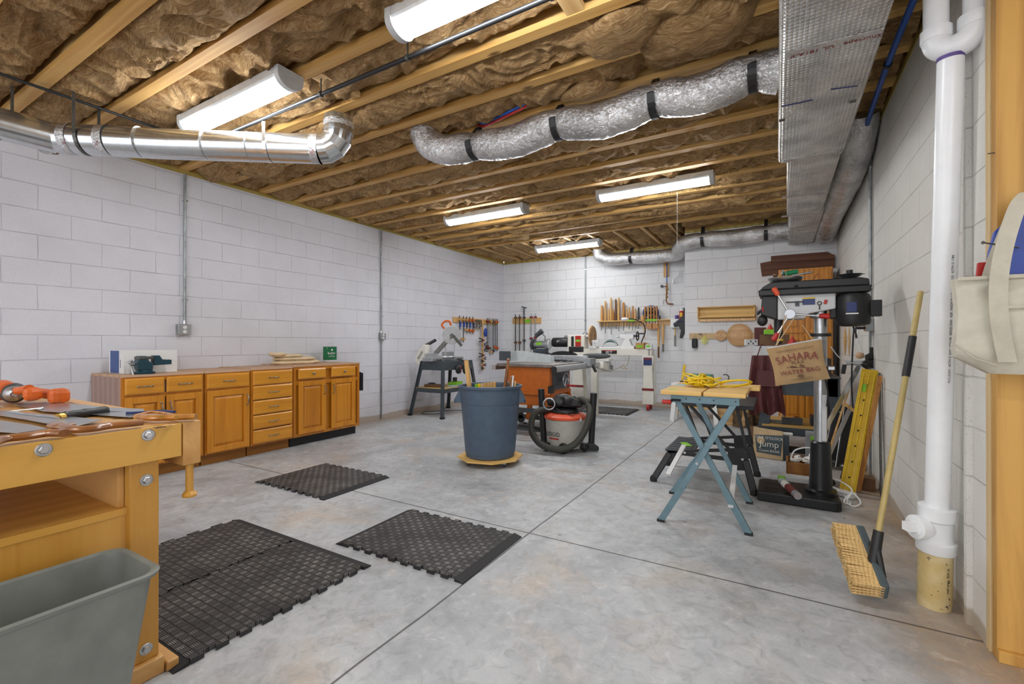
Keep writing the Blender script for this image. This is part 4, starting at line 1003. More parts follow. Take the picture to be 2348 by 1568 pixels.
tc = thing('trash_can', 'round blue-grey trash can on a dolly holding wood offcuts', 'trash can', (CX_, CY_, .069))
prof = [(.20, .069), (.232, .075), (.236, .10), (.256, .56), (.257, .575), (.284, .580), (.286, .60), (.290, .715), (.305, .722), (.308, .745), (.296, .748), (.286, .74), (.282, .60), (.24, .11), (.0, .10)]
obj('can', MB().lathe((CX_, CY_, 0), prof, n=48, caps=False).lathe((CX_, CY_, .07), [(0, 0), (.2, 0)], n=48, caps=False), 'can', tc, smooth=True)
for s_ in (-1, 1):
    d = V((math.cos(YAW), math.sin(YAW), 0)) * s_; y_ = V((-d.y, d.x, 0)); c = V((CX_, CY_, .60)) + d * .285
    obj('handle', MB().prism([(-.03, .115), (.0, .115), (.055, .015), (.055, -.02), (-.03, -.02)], c - y_ * .075, d, (0, 0, 1), y_ * .012).prism([(-.03, .115), (.0, .115), (.055, .015), (.055, -.02), (-.03, -.02)], c + y_ * .063, d, (0, 0, 1), y_ * .012).bar(c + d * .045 - y_ * .075 + V((0, 0, -.004)), c + d * .045 + y_ * .075 + V((0, 0, -.004)), .022, .036), 'can', tc, bev=.004)
def canp(u, v, dy): return aty(u, v, CY_ + dy)
def stick(name, lab, uv, dy, w, m, cat='wood scrap', kind='bar', z0=.13):
    top = canp(uv[0], uv[1], dy); bot = canp(uv[2], 930, dy); d = (bot - top); k = (top.z - z0) / (top.z - bot.z); b = top + d * k
    r = V((b.x - CX_, b.y - CY_, 0)); 
    if r.length > .19: r = r.normalized() * .19; b = V((CX_ + r.x, CY_ + r.y, z0))
    o = obj(name, MB().bar(top, b, w[0], w[1], up=(0, 1, 0)), m, bev=.002); return tag(o, lab, cat, 'offcuts in the trash can')
stick('wood_offcut', 'tall flat pine board leaning left in the trash can', (1069, 826, 1081), .0, (.045, .02), 'pinez')
tp = canp(1166, 822, .02); b = V((CX_ + .05, CY_ + .06, .13)); ax = (b - tp)
tag(obj('turned_spindle', MB().lathe(tp, [(.004, 0), (.015, .004), (.017, .012), (.010, .028), (.014, .034), (.012, .045), (.017, .07), (.015, .10), (.018, .13), (.015, .16), (.018, .19), (.018, ax.length)], ax, 14), 'handy', smooth=True), 'dark reddish turned wooden spindle standing in the trash can', 'spindle')
stick('wood_offcut', 'reddish square stick at the right side of the trash can', (1172, 862, 1171), .02, (.022, .022), 'handy')
stick('wood_offcut', 'thin white stick at the right side of the trash can', (1177, 861, 1176), -.02, (.012, .012), 'white')
stick('wood_offcut', 'short pale stick at the right rim of the trash can', (1182, 874, 1181), .03, (.016, .016), 'pinez')
for i in range(7):
    u = 1092 + i * 7
    stick('wood_offcut', ['pale yellow-green slat, leftmost of the row in the trash can', 'lime tinted slat, second of the row in the trash can', 'pale slat, third of the row in the trash can', 'yellow slat in the middle of the row in the trash can', 'pale slat, third from the right of the row in the trash can', 'tan slat, second from the right of the row in the trash can', 'tan slat, rightmost of the row in the trash can'][i], (u, 880 - i * .8, u), .08, (.03, .012), ['lime', 'yellow', 'tan', 'yellow', 'tan', 'yellow', 'tan'][i] if i < 3 else 'pinez')

# ================================================================ shop vacuum
VX, VY = -2.0, 4.56
vc = thing('shop_vacuum', 'grey and orange wet dry vacuum with looped black hose and tool caddy', 'vacuum', (VX, VY, 0))
obj('drum', MB().lathe((VX, VY, 0), [(.17, .03), (.195, .035), (.198, .07), (.207, .22), (.209, .228), (.214, .325), (.220, .335), (.20, .337)], n=36), 'vac', vc, smooth=True)
obj('lid', MB().lathe((VX, VY, 0), [(.205, .338), (.228, .34), (.228, .365), (.19, .39), (.15, .40)], n=36), 'vaco', vc, smooth=True)
obj('motor_head', MB().lathe((VX, VY, 0), [(.15, .395), (.16, .41), (.15, .435), (.11, .45), (.03, .455)], n=30), 'black', vc, smooth=True)
fw_ = V((-VX, -VY, 0)).normalized(); rt = V((-fw_.y, fw_.x, 0))    # rt = viewer's right
def vp(r, f, z): return V((VX, VY, z)) + rt * r + fw_ * f
obj('latch', MB().bar(vp(.05, .20, .345), vp(.17, .15, .345), .02, .04), 'lgrey', vc, bev=.006)
text('printed_text', 'RIDGID', .062, vp(-.135, .157, .185), (rt + fw_ * .62), (0, 0, 1), 'ink', vc, sx=.9)
obj('stripe', MB().bar(vp(-.165, .132, .14), vp(-.07, .195, .14), .004, .014), 'red', vc)
for s_ in (-1, 1):
    p = vp(.2 * s_, .12, 0)
    cf = obj('caster_foot', MB().lathe(p, [(.04, .03), (.05, .05), (.035, .09)], n=14), 'black', vc, smooth=True)
    obj('wheel', MB().cyl(p + V((0, -.012, .025)), p + V((0, .012, .025)), .025, n=14), 'rubberb', cf, smooth=True)
hq = [(-.16, -.0, .42), (-.28, .08, .42), (-.35, .12, .34), (-.35, .16, .20), (-.24, .25, .09), (-.05, .30, .06), (.10, .30, .12), (.20, .26, .25), (.25, .20, .40), (.24, .10, .50), (.16, .02, .54), (.08, 0, .46)]
hp_ = smooth_path([vp(*q) for q in hq], 12)
obj('hose', MB().tube(hp_, [.033 + .0025 * (i % 2) for i in range(len(hp_))], 14), 'hose', vc, smooth=True)
obj('cuff', MB().tube([vp(-.10, -.0, .42), vp(-.19, .01, .42)], .036, 14), 'black', vc, smooth=True)
obj('front_caster', MB().ell(vp(-.02, .22, .055), (.055, .055, .055)), 'black', vc, smooth=True)
wd = thing('vacuum_wand', 'black vacuum wand with floor nozzle standing at the right of the vacuum', 'vacuum wand', vp(.33, .1, 0))
obj('tube', MB().cyl(vp(.275, .08, .08), vp(.30, .10, .62), .032, .036, n=18), 'black', wd, smooth=True)
obj('nozzle', MB().prism([(-.09, 0), (.08, 0), (.085, .035), (.02, .08), (-.03, .08), (-.08, .04)], vp(.27, .12, .012), rt, (0, 0, 1), -fw_ * .07), 'black', wd, bev=.01)
wd = thing('vacuum_wand', 'black extension wand standing at the left of the vacuum', 'vacuum wand', vp(-.25, 0, 0))
obj('tube', MB().cyl(vp(-.235, -.06, .06), vp(-.265, -.06, .64), .034, .036, n=18), 'black', wd, smooth=True)
obj('nozzle', MB().lathe(vp(-.235, -.06, .0), [(.05, .012), (.055, .05), (.036, .08)], n=14), 'black', wd, smooth=True)
bg = MB(); bg.ell(vp(.0, 0, .51), (.19, .14, .075), 30, 16)
for i, p in enumerate(bg.v):
    bg.v[i] = p + (p - vp(.0, 0, .51)) * (.35 * noise.noise(p * 11) + .2 * noise.noise(p * 26)); bg.v[i].z = max(bg.v[i].z, .458)
tag(obj('plastic_bag', bg, 'black', smooth=True), 'crumpled black plastic bag on top of the vacuum head', 'bag')
obj('power_cord', MB().tube(smooth_path([vp(-.1, .12, .46), vp(.0, .17, .41), (vp(.1, .19, .40)), vp(.20, .17, .48), vp(.26, .1, .52)], 6), .004, 6), 'black', vc, smooth=True)
obj('filter_ring', MB().tube(arc(vp(-.17, .12, .50), .06, 0, 2 * PI, 20, rt, (0, 0, 1))[:-1], .008, 8, closed=True), 'alu', vc, smooth=True)

# ================================================================ table saw
ts = thing('table_saw', 'orange cabinet table saw with grey cast top and long aluminium fence rail', 'table saw', (-2.75, 5.4, 0))
TZ = .885
obj('table_top', MB().b2((-3.14, 4.97, TZ - .035), (-2.32, 5.75, TZ)), 'cast', ts, bev=.004)
obj('extension_wing', MB().b2((-3.10, 5.755, TZ - .03), (-2.33, 6.35, TZ)), 'cast', ts, bev=.004)
rl = obj('front_rail', MB().prism([(0, 0), (.055, 0), (.06, .02), (.06, .05), (.045, .07), (0, .07)], (-2.315, 4.90, TZ - .085), (1, 0, 0), (0, 0, 1), (0, 2.02, 0)), 'alu', ts, bev=.003)
obj('rail_cap', MB().prism([(0, 0), (.055, 0), (.062, .02), (.062, .052), (.045, .072), (0, .072)], (-2.316, 4.885, TZ - .086), (1, 0, 0), (0, 0, 1), (0, .014, 0)), 'black', rl)
obj('measuring_tape', MB().b2((-2.305, 4.93, TZ - .0148), (-2.285, 6.85, TZ - .0138)), 'white', rl)
obj('rear_rail', MB().b2((-3.20, 4.95, TZ - .08), (-3.145, 6.4, TZ - .02)), 'alu', ts)
CB0, CB1 = V((-3.02, 5.05, .50)), V((-2.42, 5.68, .85))
obj('cabinet', MB().prism([(0, 0), (.60, 0), (.60, .35), (0, .35)], CB0, (1, 0, 0), (0, 0, 1), (0, .63, 0)), 'saworange', ts, bev=.01)
obj('lip', MB().b2((-3.03, 5.04, .50), (-2.41, 5.69, .535)), 'saworange', ts, bev=.004)
obj('front_panel', MB().b2((-2.42, 5.12, .56), (-2.412, 5.62, .82)), 'stand', ts)
sw_ = obj('switch', MB().b2((-2.44, 5.035, .53), (-2.39, 5.12, .62)), 'black', ts, bev=.004)
hw_ = obj('handwheel', MB().tube(arc((-2.36, 5.40, .68), .085, 0, 2 * PI, 24, (0, 1, 0), (0, 0, 1))[:-1], .010, 8, closed=True).cyl((-2.41, 5.40, .68), (-2.35, 5.40, .68), .022), 'alu', ts, smooth=True)
for a in (.3, .3 + 2.09, .3 + 4.19): obj('spoke', MB().cyl((-2.36, 5.40, .68), (-2.36, 5.40 + .085 * math.cos(a), .68 + .085 * math.sin(a)), .007, n=8), 'alu', hw_)
obj('crank_grip', MB().cyl((-2.37, 5.42, .60), (-2.24, 5.42, .60), .012), 'red', hw_)
obj('lower_panel', MB().b2((-2.95, 5.10, .36), (-2.45, 5.62, .50)), 'saworange', ts, bev=.005)
for (x0, x1, y) in ((-3.08, -2.98, 5.02), (-2.36, -2.44, 5.02), (-3.08, -2.98, 5.72), (-2.36, -2.44, 5.72)):
    obj('leg', MB().bar((x0, y, .06), (x1, 5.1 if y < 5.4 else 5.64, .51), .07, .035, up=(0, 1, 0)), 'saworange', ts, bev=.003)
for y in (4.98, 5.76):
    obj('base_rail', MB().b2((-3.25, y - .02, .06), (-2.15, y + .02, .12)), 'dgrey', ts)
    for x in (-3.22, -2.2):
        w_ = obj('caster', MB().cyl((x, y - .02, .055), (x, y + .02, .055), .055, n=18), 'black', ts, smooth=True)
for x in (-3.2, -2.25): obj('base_rail', MB().b2((x - .02, 4.98, .12), (x + .02, 5.76, .16)), 'dgrey', ts)
obj('brace', MB().b2((-3.05, 4.99, .28), (-2.4, 5.02, .335)), 'dgrey', ts)
obj('pedal', MB().bar((-2.5, 4.98, .08), (-2.62, 4.74, .20), .03).bar((-2.66, 4.70, .17), (-2.50, 4.72, .17), .04), 'black', ts, bev=.006)
fn = thing('rip_fence', 'aluminium rip fence lying across the table saw top', 'saw fence', (-2.7, 6.0, TZ))
obj('beam', MB().b2((-3.18, 5.98, TZ + .004), (-2.30, 6.06, TZ + .085)), 'alu', fn, bev=.004)
obj('head', MB().b2((-2.32, 5.90, TZ - .06), (-2.22, 6.14, TZ + .05)), 'grey', fn, bev=.008)
obj('lock_handle', MB().bar((-2.24, 6.02, TZ - .02), (-2.18, 6.02, TZ - .14), .05, .03), 'black', fn, bev=.008)
bgd = thing('blade_guard', 'clear plastic blade guard with dark riving arm on the table saw', 'blade guard', (-2.95, 5.4, TZ))
obj('cover', MB().prism([(0, .02), (.62, .005), (.60, .10), (.12, .16), (.0, .15)], (-3.16, 5.36, TZ), (1, 0, 0), (0, 0, 1), (0, .004, 0)).prism([(0, .02), (.62, .005), (.60, .10), (.12, .16), (.0, .15)], (-3.16, 5.45, TZ), (1, 0, 0), (0, 0, 1), (0, .004, 0)), 'glass', bgd)
obj('arm', MB().b2((-3.36, 5.38, TZ + .02), (-3.10, 5.44, TZ + .15)), 'stand', bgd, bev=.006)
gl = MB()
for (x, y, s_) in ((-2.62, 5.72, 1), (-2.50, 5.68, .8)):
    gl.ell((x, y, TZ + .03), (.07 * s_, .05, .022), 12, 8)
    for i in range(4): gl.cyl((x + .04, y - .03 + i * .02, TZ + .03), (x + .12 * s_, y - .06 + i * .035, TZ + .022), .010, .008, n=8)
tag(obj('work_gloves', gl, 'dgrey', smooth=True), 'dark grey work gloves lying on the table saw top', 'gloves')
mg = thing('miter_gauge', 'paper labelled tray and miter gauge hanging at the end of the saw rail', 'gauge', (-2.3, 6.7, .8))
obj('tray', MB().box((-2.27, 6.62, .79), (.12, .42, .10), rx=-.18), 'cream', mg, bev=.004)
obj('label', MB().box((-2.20, 6.74, .78), (.004, .20, .085), rx=-.18), 'lgrey', mg)
for z in (-.022, 0, .022): obj('label_stripe', MB().box((-2.197, 6.74, .78 + z), (.003, .17, .012), rx=-.18), 'dgrey', mg)

# ================================================================ miter saw on its stand
st = thing('saw_stand', 'dark steel saw stand with plywood shelf against the left wall', 'stand', (-4.7, 5.85, 0))
SX0, SX1, SY0, SY1, SZ = -4.86, -4.42, 5.48, 6.2, .865
for (x, y, fx, fy) in ((SX0, SY0, -5.06, 5.42), (SX1, SY0, -4.36, 5.39), (SX0, SY1, -5.04, 6.36), (SX1, SY1, -4.36, 6.36)):
    q = MB(); sx = 1 if x == SX1 else -1; sy = 1 if y == SY1 else -1
    a, b = V((x, y, SZ)), V((fx, fy, 0))
    q.bar(a, b, .006, .055, up=(0, 1, 0)); q.bar(a + V((-sx * .025, sy * .0, 0)), b + V((-sx * .025, 0, 0)), .05, .006, up=(0, 1, 0))
    obj('leg', q, 'stand', st, bev=.001)
    obj('foot', MB().box(b + V((-sx * .012, 0, .015)), (.06, .06, .03)), 'black', st, bev=.003)
obj('apron', MB().b2((SX0, SY0 - .01, SZ - .14), (SX1 + .01, SY0, SZ)).b2((SX1, SY0, SZ - .14), (SX1 + .01, SY1, SZ)).b2((SX0, SY1, SZ - .14), (SX1 + .01, SY1 + .01, SZ)).b2((SX0 - .01, SY0, SZ - .14), (SX0, SY1, SZ)), 'stand', st, bev=.003)
obj('top_plate', MB().b2((SX0, SY0, SZ - .004), (SX1, SY1, SZ)), 'stand', st)
e_ = .07
obj('shelf_rail', MB().b2((SX0 - .1, SY0 - .045, .38), (SX1 + .04, SY0 - .035, .445)).b2((SX1 + .03, SY0 - .04, .38), (SX1 + .04, SY1 + .09, .445)), 'stand', st)
obj('shelf', MB().b2((SX0 - .1, SY0 - .035, .435), (SX1 + .03, SY1 + .09, .45)), 'pine', st)
ms = thing('miter_saw', 'silver miter saw with raised blade and orange handle on the steel stand', 'miter saw', (-4.65, 5.8, SZ))
mc = V((-4.66, 5.78, SZ))
obj('base', MB().lathe(mc + V((0, 0, .03)), [(.17, 0), (.18, .03), (.17, .045)], n=28).b2(mc + V((-.10, -.40, .0)), mc + V((.10, .40, .055))), 'alu', ms, bev=.004)
obj('feet', MB().b2(mc + V((-.14, -.30, 0)), mc + V((.14, -.22, .03))).b2(mc + V((-.14, .22, 0)), mc + V((.14, .30, .03))), 'dsteel', ms)
obj('fence', MB().b2(mc + V((-.09, -.36, .055)), mc + V((-.07, -.06, .12))).b2(mc + V((-.09, .06, .055)), mc + V((-.07, .36, .14))), 'alu', ms, bev=.003)
obj('extension_bar', MB().cyl(mc + V((.04, -.42, .03)), mc + V((.04, .44, .03)), .008).cyl(mc + V((-.04, -.42, .03)), mc + V((-.04, .44, .03)), .008), 'steel', ms)
for y in (-.38, .10, .34): obj('clamp_post', MB().cyl(mc + V((-.05, y, .05)), mc + V((-.05, y, .26 if y > 0 else .12)), .006, n=8), 'steel', ms)
bc_ = V((-4.56, 5.86, 1.27))
gd_ = V((-.15, .62, 0)).normalized()
bn = V((.72, -.69, 0)).normalized(); bu = V((0, 0, 1)); bs = bn.cross(bu)
tv = []
for i in range(72):
    r = .150 if i % 2 else .143; a = 2 * PI * i / 72; tv.append((r * math.cos(a), r * math.sin(a)))
bl = obj('blade', MB().prism(tv, bc_, bs, bu, bn * .003), 'alu', ms)
obj('blade_hub', MB().cyl(bc_ - bn * .004, bc_ + bn * .008, .03), 'dsteel', bl)
gp = [(.158 * math.cos(a), .158 * math.sin(a)) for a in [PI * (-.05 + 1.12 * i / 16) for i in range(17)]] + [(-.06, -.03), (.05, .01)]
obj('upper_guard', MB().prism(gp, bc_ - bn * .03, bs, bu, bn * .024), 'lgrey', ms, bev=.003)
obj('guard_arm', MB().bar(bc_ + bn * .012 + bs * -.02, bc_ + bn * .012 - bs * .16 - bu * .17, .012, .045), 'dsteel', ms, bev=.004).name
obj('swing_arm', MB().bar(bc_ - bn * .02 + bs * .0, mc + V((-.14, -.05, .10)), .06, .07), 'dsteel', ms, bev=.01)
obj('motor', MB().cyl(bc_ - bn * .03, bc_ - bn * .17, .05, n=20), 'black', ms, smooth=True)
obj('handle', MB().tube(smooth_path([bc_ + bs * .01 + bu * .165 - bn * .01, bc_ + bs * .04 + bu * .225, bc_ + bs * .11 + bu * .225, bc_ + bs * .16 + bu * .17, bc_ + bs * .12 + bu * .11], 5), .017, 10), 'orange', ms, smooth=True)
text('printed_text', 'RIDGID', .035, bc_ + bn * .001 - bs * .04 + bu * .10 + bn * .002, bs * .8 + bu * .5, bu * .8 - bs * .5, 'red', ms)
db = MB(); q0, q1 = aty(975, 795, 5.55), aty(945, 838, 5.55)
dbp = [aty(u, v, 5.50) for u, v in ((979, 790), (976, 818), (961, 840), (951, 832), (951, 814), (969, 790))]
dbo = obj('dust_bag', MB().prism([(p.x, p.z) for p in dbp], (0, 5.50, 0), (1, 0, 0), (0, 0, 1), (0, .09, 0)), 'cream', ms, bev=.02)
tcn = aty(964, 814, 5.50); text('printed_text', 'RIDGID', .058, tcn + V((0, -.003, 0)), V((.62, 0, .78)), V((-.78, 0, .62)), 'ink', dbo, sx=.8)
obj('dust_port', MB().tube([aty(977, 792, 5.56), mc + V((-.12, -.06, .33))], .025, 12), 'black', ms, smooth=True)
em = thing('ear_muffs', 'black and red ear muffs hanging from the corner of the saw stand', 'ear muffs', (-4.36, 5.9, .72))
for p, s_ in ((V((-4.37, 5.78, .73)), 1), (V((-4.36, 5.95, .72)), .9)):
    obj('cup', MB().ell(p, (.035, .06 * s_, .072)), 'black', em, smooth=True); obj('cushion', MB().ell(p + V((0, .045, 0)), (.032, .018, .070)), 'dred', em, smooth=True)
obj('headband', MB().tube(smooth_path([(-4.37, 5.78, .79), (-4.375, 5.82, .865), (-4.38, 5.92, .865), (-4.36, 5.97, .78)], 5), .008, 8), 'black', em, smooth=True)
def items(lst):
    for (nm, lab, cat, kind, p, r, m_) in lst:
        mb = MB()
        if kind == 'box': mb.box(p, r[:3], rz=r[3] if len(r) > 3 else 0); o = obj(nm, mb, m_, bev=.004)
        elif kind == 'cone': mb.lathe(V(p) - V((0, 0, r[2])), [(r[0], 0), (r[0] * .95, .006), (.004, r[2] * 1.7)], n=4); o = obj(nm, mb, m_, bev=.003)
        elif kind == 'ell': mb.ell(p, r); o = obj(nm, mb, m_, smooth=True)
        else: mb.cyl(p, r[0], r[1], n=14); o = obj(nm, mb, m_, smooth=True)
        tag(o, lab, cat)
items([('wood_offcut', 'dark stick pile piece on the shelf of the saw stand', 'wood scrap', 'box', (-4.72, 5.62, .472), (.30, .12, .04, .3), 'brown'),
       ('sander', 'green tool lying on the shelf of the saw stand', 'tool', 'box', (-4.55, 5.95, .485), (.16, .20, .068, .2), 'lime'),
       ('hand_tool', 'black angled tool on top of the stuff on the saw stand shelf', 'tool', 'box', (-4.62, 6.02, .55), (.07, .12, .06, .6), 'black'),
       ('hand_tool', 'dark tool at the near end of the saw stand shelf', 'tool', 'ell', (-4.84, 5.70, .482), (.08, .05, .03), 'black'),
       ('wood_offcut', 'pale green block on the saw stand shelf', 'wood scrap', 'box', (-4.48, 5.80, .463), (.10, .22, .024, .1), 'sage')])
tag_ = (lambda *a: None); tag_(obj('power_cord', MB().tube(smooth_path([(-4.72, 6.05, .72), (-4.73, 6.0, .35), (-4.70, 5.9, .12), (-4.72, 5.75, .012), (-4.95, 5.60, .008), (-5.05, 5.8, .008), (-4.8, 6.1, .008), (-4.3, 6.5, .008), (-4.0, 6.7, .008)], 8), .005, 6), 'black', ms, smooth=True), 'black cord looping under the saw stand onto the floor', 'cord')
# ================================================================ clamps on the left wall
cr = tag(obj('clamp_rack', MB().b2((XL, 6.70, 1.53), (XL + .022, 8.20, 1.63)), 'hand', bev=.002), 'yellow pine board on the left wall holding rows of clamps', 'rack')
def pipe_clamp(x, y, z, L, n, m1, m2, lab, grp, low=.06, r=.011, name='bar_clamp', grip=None):
    n = V(n); t = thing(name, lab, 'clamp', V((x, y, z - L)), grp); o = n * .045
    c = V((x, y, z)) + o
    obj('bar', MB().bar(c + V((0, 0, .06)), c - V((0, 0, L)), r, r * 1.6, up=n), m1, t, bev=.001)
    obj('upper_jaw', MB().box(c + V((0, 0, -.01)) , (.045 + .02 * abs(n.x), .045 + .02 * abs(n.y), .035)), m2, t, bev=.005)
    obj('lower_jaw', MB().box(c - V((0, 0, L - low)), (.045 + .02 * abs(n.x), .045 + .02 * abs(n.y), .045)), m2, t, bev=.005)
    if grip: obj('grip', MB().cyl(c + V((0, 0, -.05)) + n * .02, c + V((0, 0, -.15)) + n * .02, .017, n=10), grip, t, smooth=True)
    return t
W1 = (1, 0, 0)
for i, (y, L, m1, m2, g, lab) in enumerate((
    (6.86, .42, 'dsteel', 'hand', 'bluehandle', 'blue handled bar clamp, first from the left on the left wall rack'),
    (6.98, .44, 'dsteel', 'hand', 'bluehandle', 'blue handled bar clamp, second from the left on the left wall rack'),
    (7.08, .26, 'dsteel', 'hand', 'navy', 'short navy handled clamp on the left wall rack'),
    (7.18, .27, 'dsteel', 'orange', 'pexblue', 'short light blue handled clamp on the left wall rack'),
    (7.29, .28, 'dsteel', 'orange', 'navy', 'short clamp beside the C-clamps on the left wall rack'),
    (7.80, .60, 'dsteel', 'dred', None, 'red jawed bar clamp nearest the C-clamps on the left wall rack'),
    (7.86, .62, 'conduit', 'copper', None, 'long orange jawed bar clamp on the left wall rack'),
    (7.94, .70, 'steel', 'hand', None, 'thin bright steel bar clamp on the left wall rack'),
    (8.02, .68, 'dsteel', 'dgrey', None, 'tall dark pipe clamp rising above the left wall rack'),
    (8.10, .60, 'dsteel', 'orange', None, 'orange headed pipe clamp, second from the room corner'),
    (8.18, .62, 'dsteel', 'orange', None, 'orange headed pipe clamp nearest the room corner'))):
    pipe_clamp(XL, y, 1.60, L, W1, m1, m2, lab, 'clamps on the left wall rack', grip=g)
for i, y in enumerate((7.38, 7.44, 7.50, 7.56)):
    s_ = .13 if i % 2 else .16; c = V((XL + .05, y, 1.60))
    t = thing('c_clamp', 'dark C-clamp, %s of the four hanging on the left wall rack' % ('first' if i == 0 else ORD[i]), 'clamp', c - V((0, 0, s_)), 'C-clamps on the left wall rack')
    obj('frame', MB().b2(c + V((-.008, -.05, -.01)), c + V((.008, .02, .006))).b2(c + V((-.008, .008, -s_)), c + V((.008, .022, 0))).b2(c + V((-.008, -.05, -s_)), c + V((.008, .02, -s_ + .016))), 'dsteel', t, bev=.002)
    obj('screw', MB().cyl(c + V((0, -.04, -s_ - .05)), c + V((0, -.04, -s_ + .07)), .006, n=8), 'brass', t)
tag(obj('blue_gloves', MB().ell((XL + .07, 7.70, 1.36), (.03, .05, .09), 12, 8), 'bluehandle', smooth=True), 'blue rubber grip hanging under the left wall clamp rack', 'tool')
hs = tag(obj('hanging_strip', MB().b2((XL + .05, 7.585, .60), (XL + .065, 7.625, 1.52)), 'pinez'), 'long thin wooden strip with spring clamps hanging from the left wall rack', 'wood strip')
for i, (z, s_, lab) in enumerate(((1.20, -1, 'topmost black spring clamp on the hanging wood strip'), (1.12, 1, 'second black spring clamp on the hanging strip'), (1.0, 1, 'black spring clamp with wide jaws mid strip'), (.90, -1, 'large black spring clamp pointing left on the hanging strip'), (.83, 1, 'small black spring clamp below the large one'), (.78, -1, 'small spring clamp near the bottom of the strip'), (.70, 1, 'second lowest small spring clamp on the strip'), (.64, -1, 'lowest spring clamp on the hanging strip'))):
    t = thing('spring_clamp', lab, 'clamp', (XL + .08, 7.6, z), 'spring clamps on the hanging strip'); k = .16 if i < 4 else .09; c = V((XL + .085, 7.605, z))
    for q in (-1, 1): obj('handle', MB().bar(c + V((0, 0, q * .006)), c + V((0, s_ * k, q * .035 * k / .16 + .01)), .014, .02), 'black', t, bev=.003)
    obj('jaw', MB().box(c - V((0, s_ * .02, 0)), (.02, .05, .03)), 'orange' if i % 3 == 0 else 'hand', t, bev=.004)
# ---- clamps on the back wall
tag(obj('clamp_rack', MB().b2((-4.97, YB - .022, 1.56), (-4.28, YB, 1.68)), 'hand', bev=.002), 'pine board on the back wall holding five long clamps', 'rack')
tag(obj('lime_tape', MB().b2((-4.66, YB - .025, 1.58), (-4.52, YB - .0225, 1.65)), 'lime'), 'lime green price tag on the back wall clamp rack', 'tag')
for x, L, m1, m2, lab in ((-4.88, .84, 'dsteel', 'brown', 'brown pipe clamp, leftmost on the back wall rack'), (-4.78, .84, 'dsteel', 'brown', 'brown pipe clamp, second from left on the back wall rack'), (-4.67, .80, 'dsteel', 'dgrey', 'tall grey quick clamp with forked top on the back wall rack'), (-4.50, .76, 'steel', 'dred', 'bright clamp with red jaws left of its twin on the back wall rack'), (-4.40, .74, 'steel', 'dred', 'bright clamp with red jaws, rightmost on the back wall rack')):
    t = pipe_clamp(x, YB, 1.70, L, (0, -1, 0), m1, m2, lab, 'clamps on the back wall rack', low=.3, r=.014)
    if 'forked' in lab: obj('fork', MB().bar((x, YB - .05, 1.74), (x, YB - .05, 1.90), .02).bar((x - .06, YB - .05, 1.92), (x + .06, YB - .05, 1.89), .02), 'dgrey', t)
# ================================================================ wood lathe on the back wall
LY = 7.95
lt = thing('wood_lathe', 'cream white wood lathe with long bed in front of the back wall', 'lathe', (-2.5, LY, 0))
obj('bed', MB().b2((-3.42, LY - .09, .93), (-1.88, LY - .02, 1.045)).b2((-3.42, LY + .04, .93), (-1.88, LY + .11, 1.045)).b2((-1.92, LY - .09, .93), (-1.86, LY + .11, 1.045)), 'cream', lt, bev=.006)
def lleg(x, w):
    pr = [(-.10 * w, .93), (-.105 * w, .86), (-.075 * w, .72), (-.085 * w, .30), (-.10 * w, .10), (.10 * w, .10), (.10 * w, .30), (.075 * w, .72), (.10 * w, .86), (.10 * w, .93)]
    for y in (LY - .10, LY + .09): lg = obj('leg', MB().prism(pr, (x, y, 0), (1, 0, 0), (0, 0, 1), (0, .035, 0)), 'cream', lt, bev=.006)
    obj('leg_web', MB().b2((x - .06, LY - .07, .10), (x + .06, LY + .10, .30)).b2((x - .06, LY - .07, .70), (x + .06, LY + .10, .92)), 'cream', lt)
    obj('red_stripe', MB().b2((x - .105 * w, LY - .105, .335), (x + .105 * w, LY - .10, .375)), 'dred', lt)
    for y in (LY - .08, LY + .10): obj('caster', MB().cyl((x - .02, y, .05), (x + .02, y, .05), .05, n=16), 'red', lt, smooth=True)
lleg(-1.92, .95); lleg(-3.2, 1.15)
obj('control_panel', MB().b2((-1.99, LY - .112, .77), (-1.85, LY - .10, .90)), 'navy', lt); obj('control_label', MB().b2((-1.985, LY - .114, .865), (-1.855, LY - .112, .895)), 'dred', lt)
obj('headstock', MB().b2((-3.40, LY - .10, 1.045), (-3.06, LY + .11, 1.30)), 'cream', lt, bev=.015)
hs_ = obj('headstock_panel', MB().b2((-3.24, LY - .106, 1.07), (-3.13, LY - .10, 1.28)), 'red', lt); obj('label', MB().b2((-3.23, LY - .108, 1.17), (-3.14, LY - .106, 1.21)), 'lime', hs_)
obj('label', MB().b2((-3.32, LY - .105, 1.06), (-3.27, LY - .10, 1.27)), 'black', lt)
obj('motor', MB().lathe((-3.74, LY - .02, 1.16), [(.05, 0), (.085, .015), (.09, .03), (.09, .30), (.07, .33)], (1, 0, 0), 24), 'black', lt, smooth=True)
text('printed_text', 'JET', .045, (-3.58, LY - .112, 1.18), (1, 0, 0), (0, 0, 1), 'white', lt)
obj('spindle', MB().cyl((-3.06, LY, 1.26), (-2.97, LY, 1.26), .035, n=16), 'steel', lt, smooth=True)
obj('spindle_wheel', MB().cyl((-3.50, LY, 1.26), (-3.40, LY, 1.26), .03, n=16), 'steel', lt, smooth=True)
jp = obj('name_plate', MB().b2((-2.74, LY - .094, .955), (-2.46, LY - .09, 1.02)), 'black', lt); obj('red_bar', MB().b2((-2.72, LY - .0955, 1.005), (-2.48, LY - .094, 1.018)), 'red', jp)
text('printed_text', 'JET', .062, (-2.60, LY - .0945, .982), (1, 0, 0), (0, 0, 1), 'white', jp, sx=1.5)
tsx = -2.30
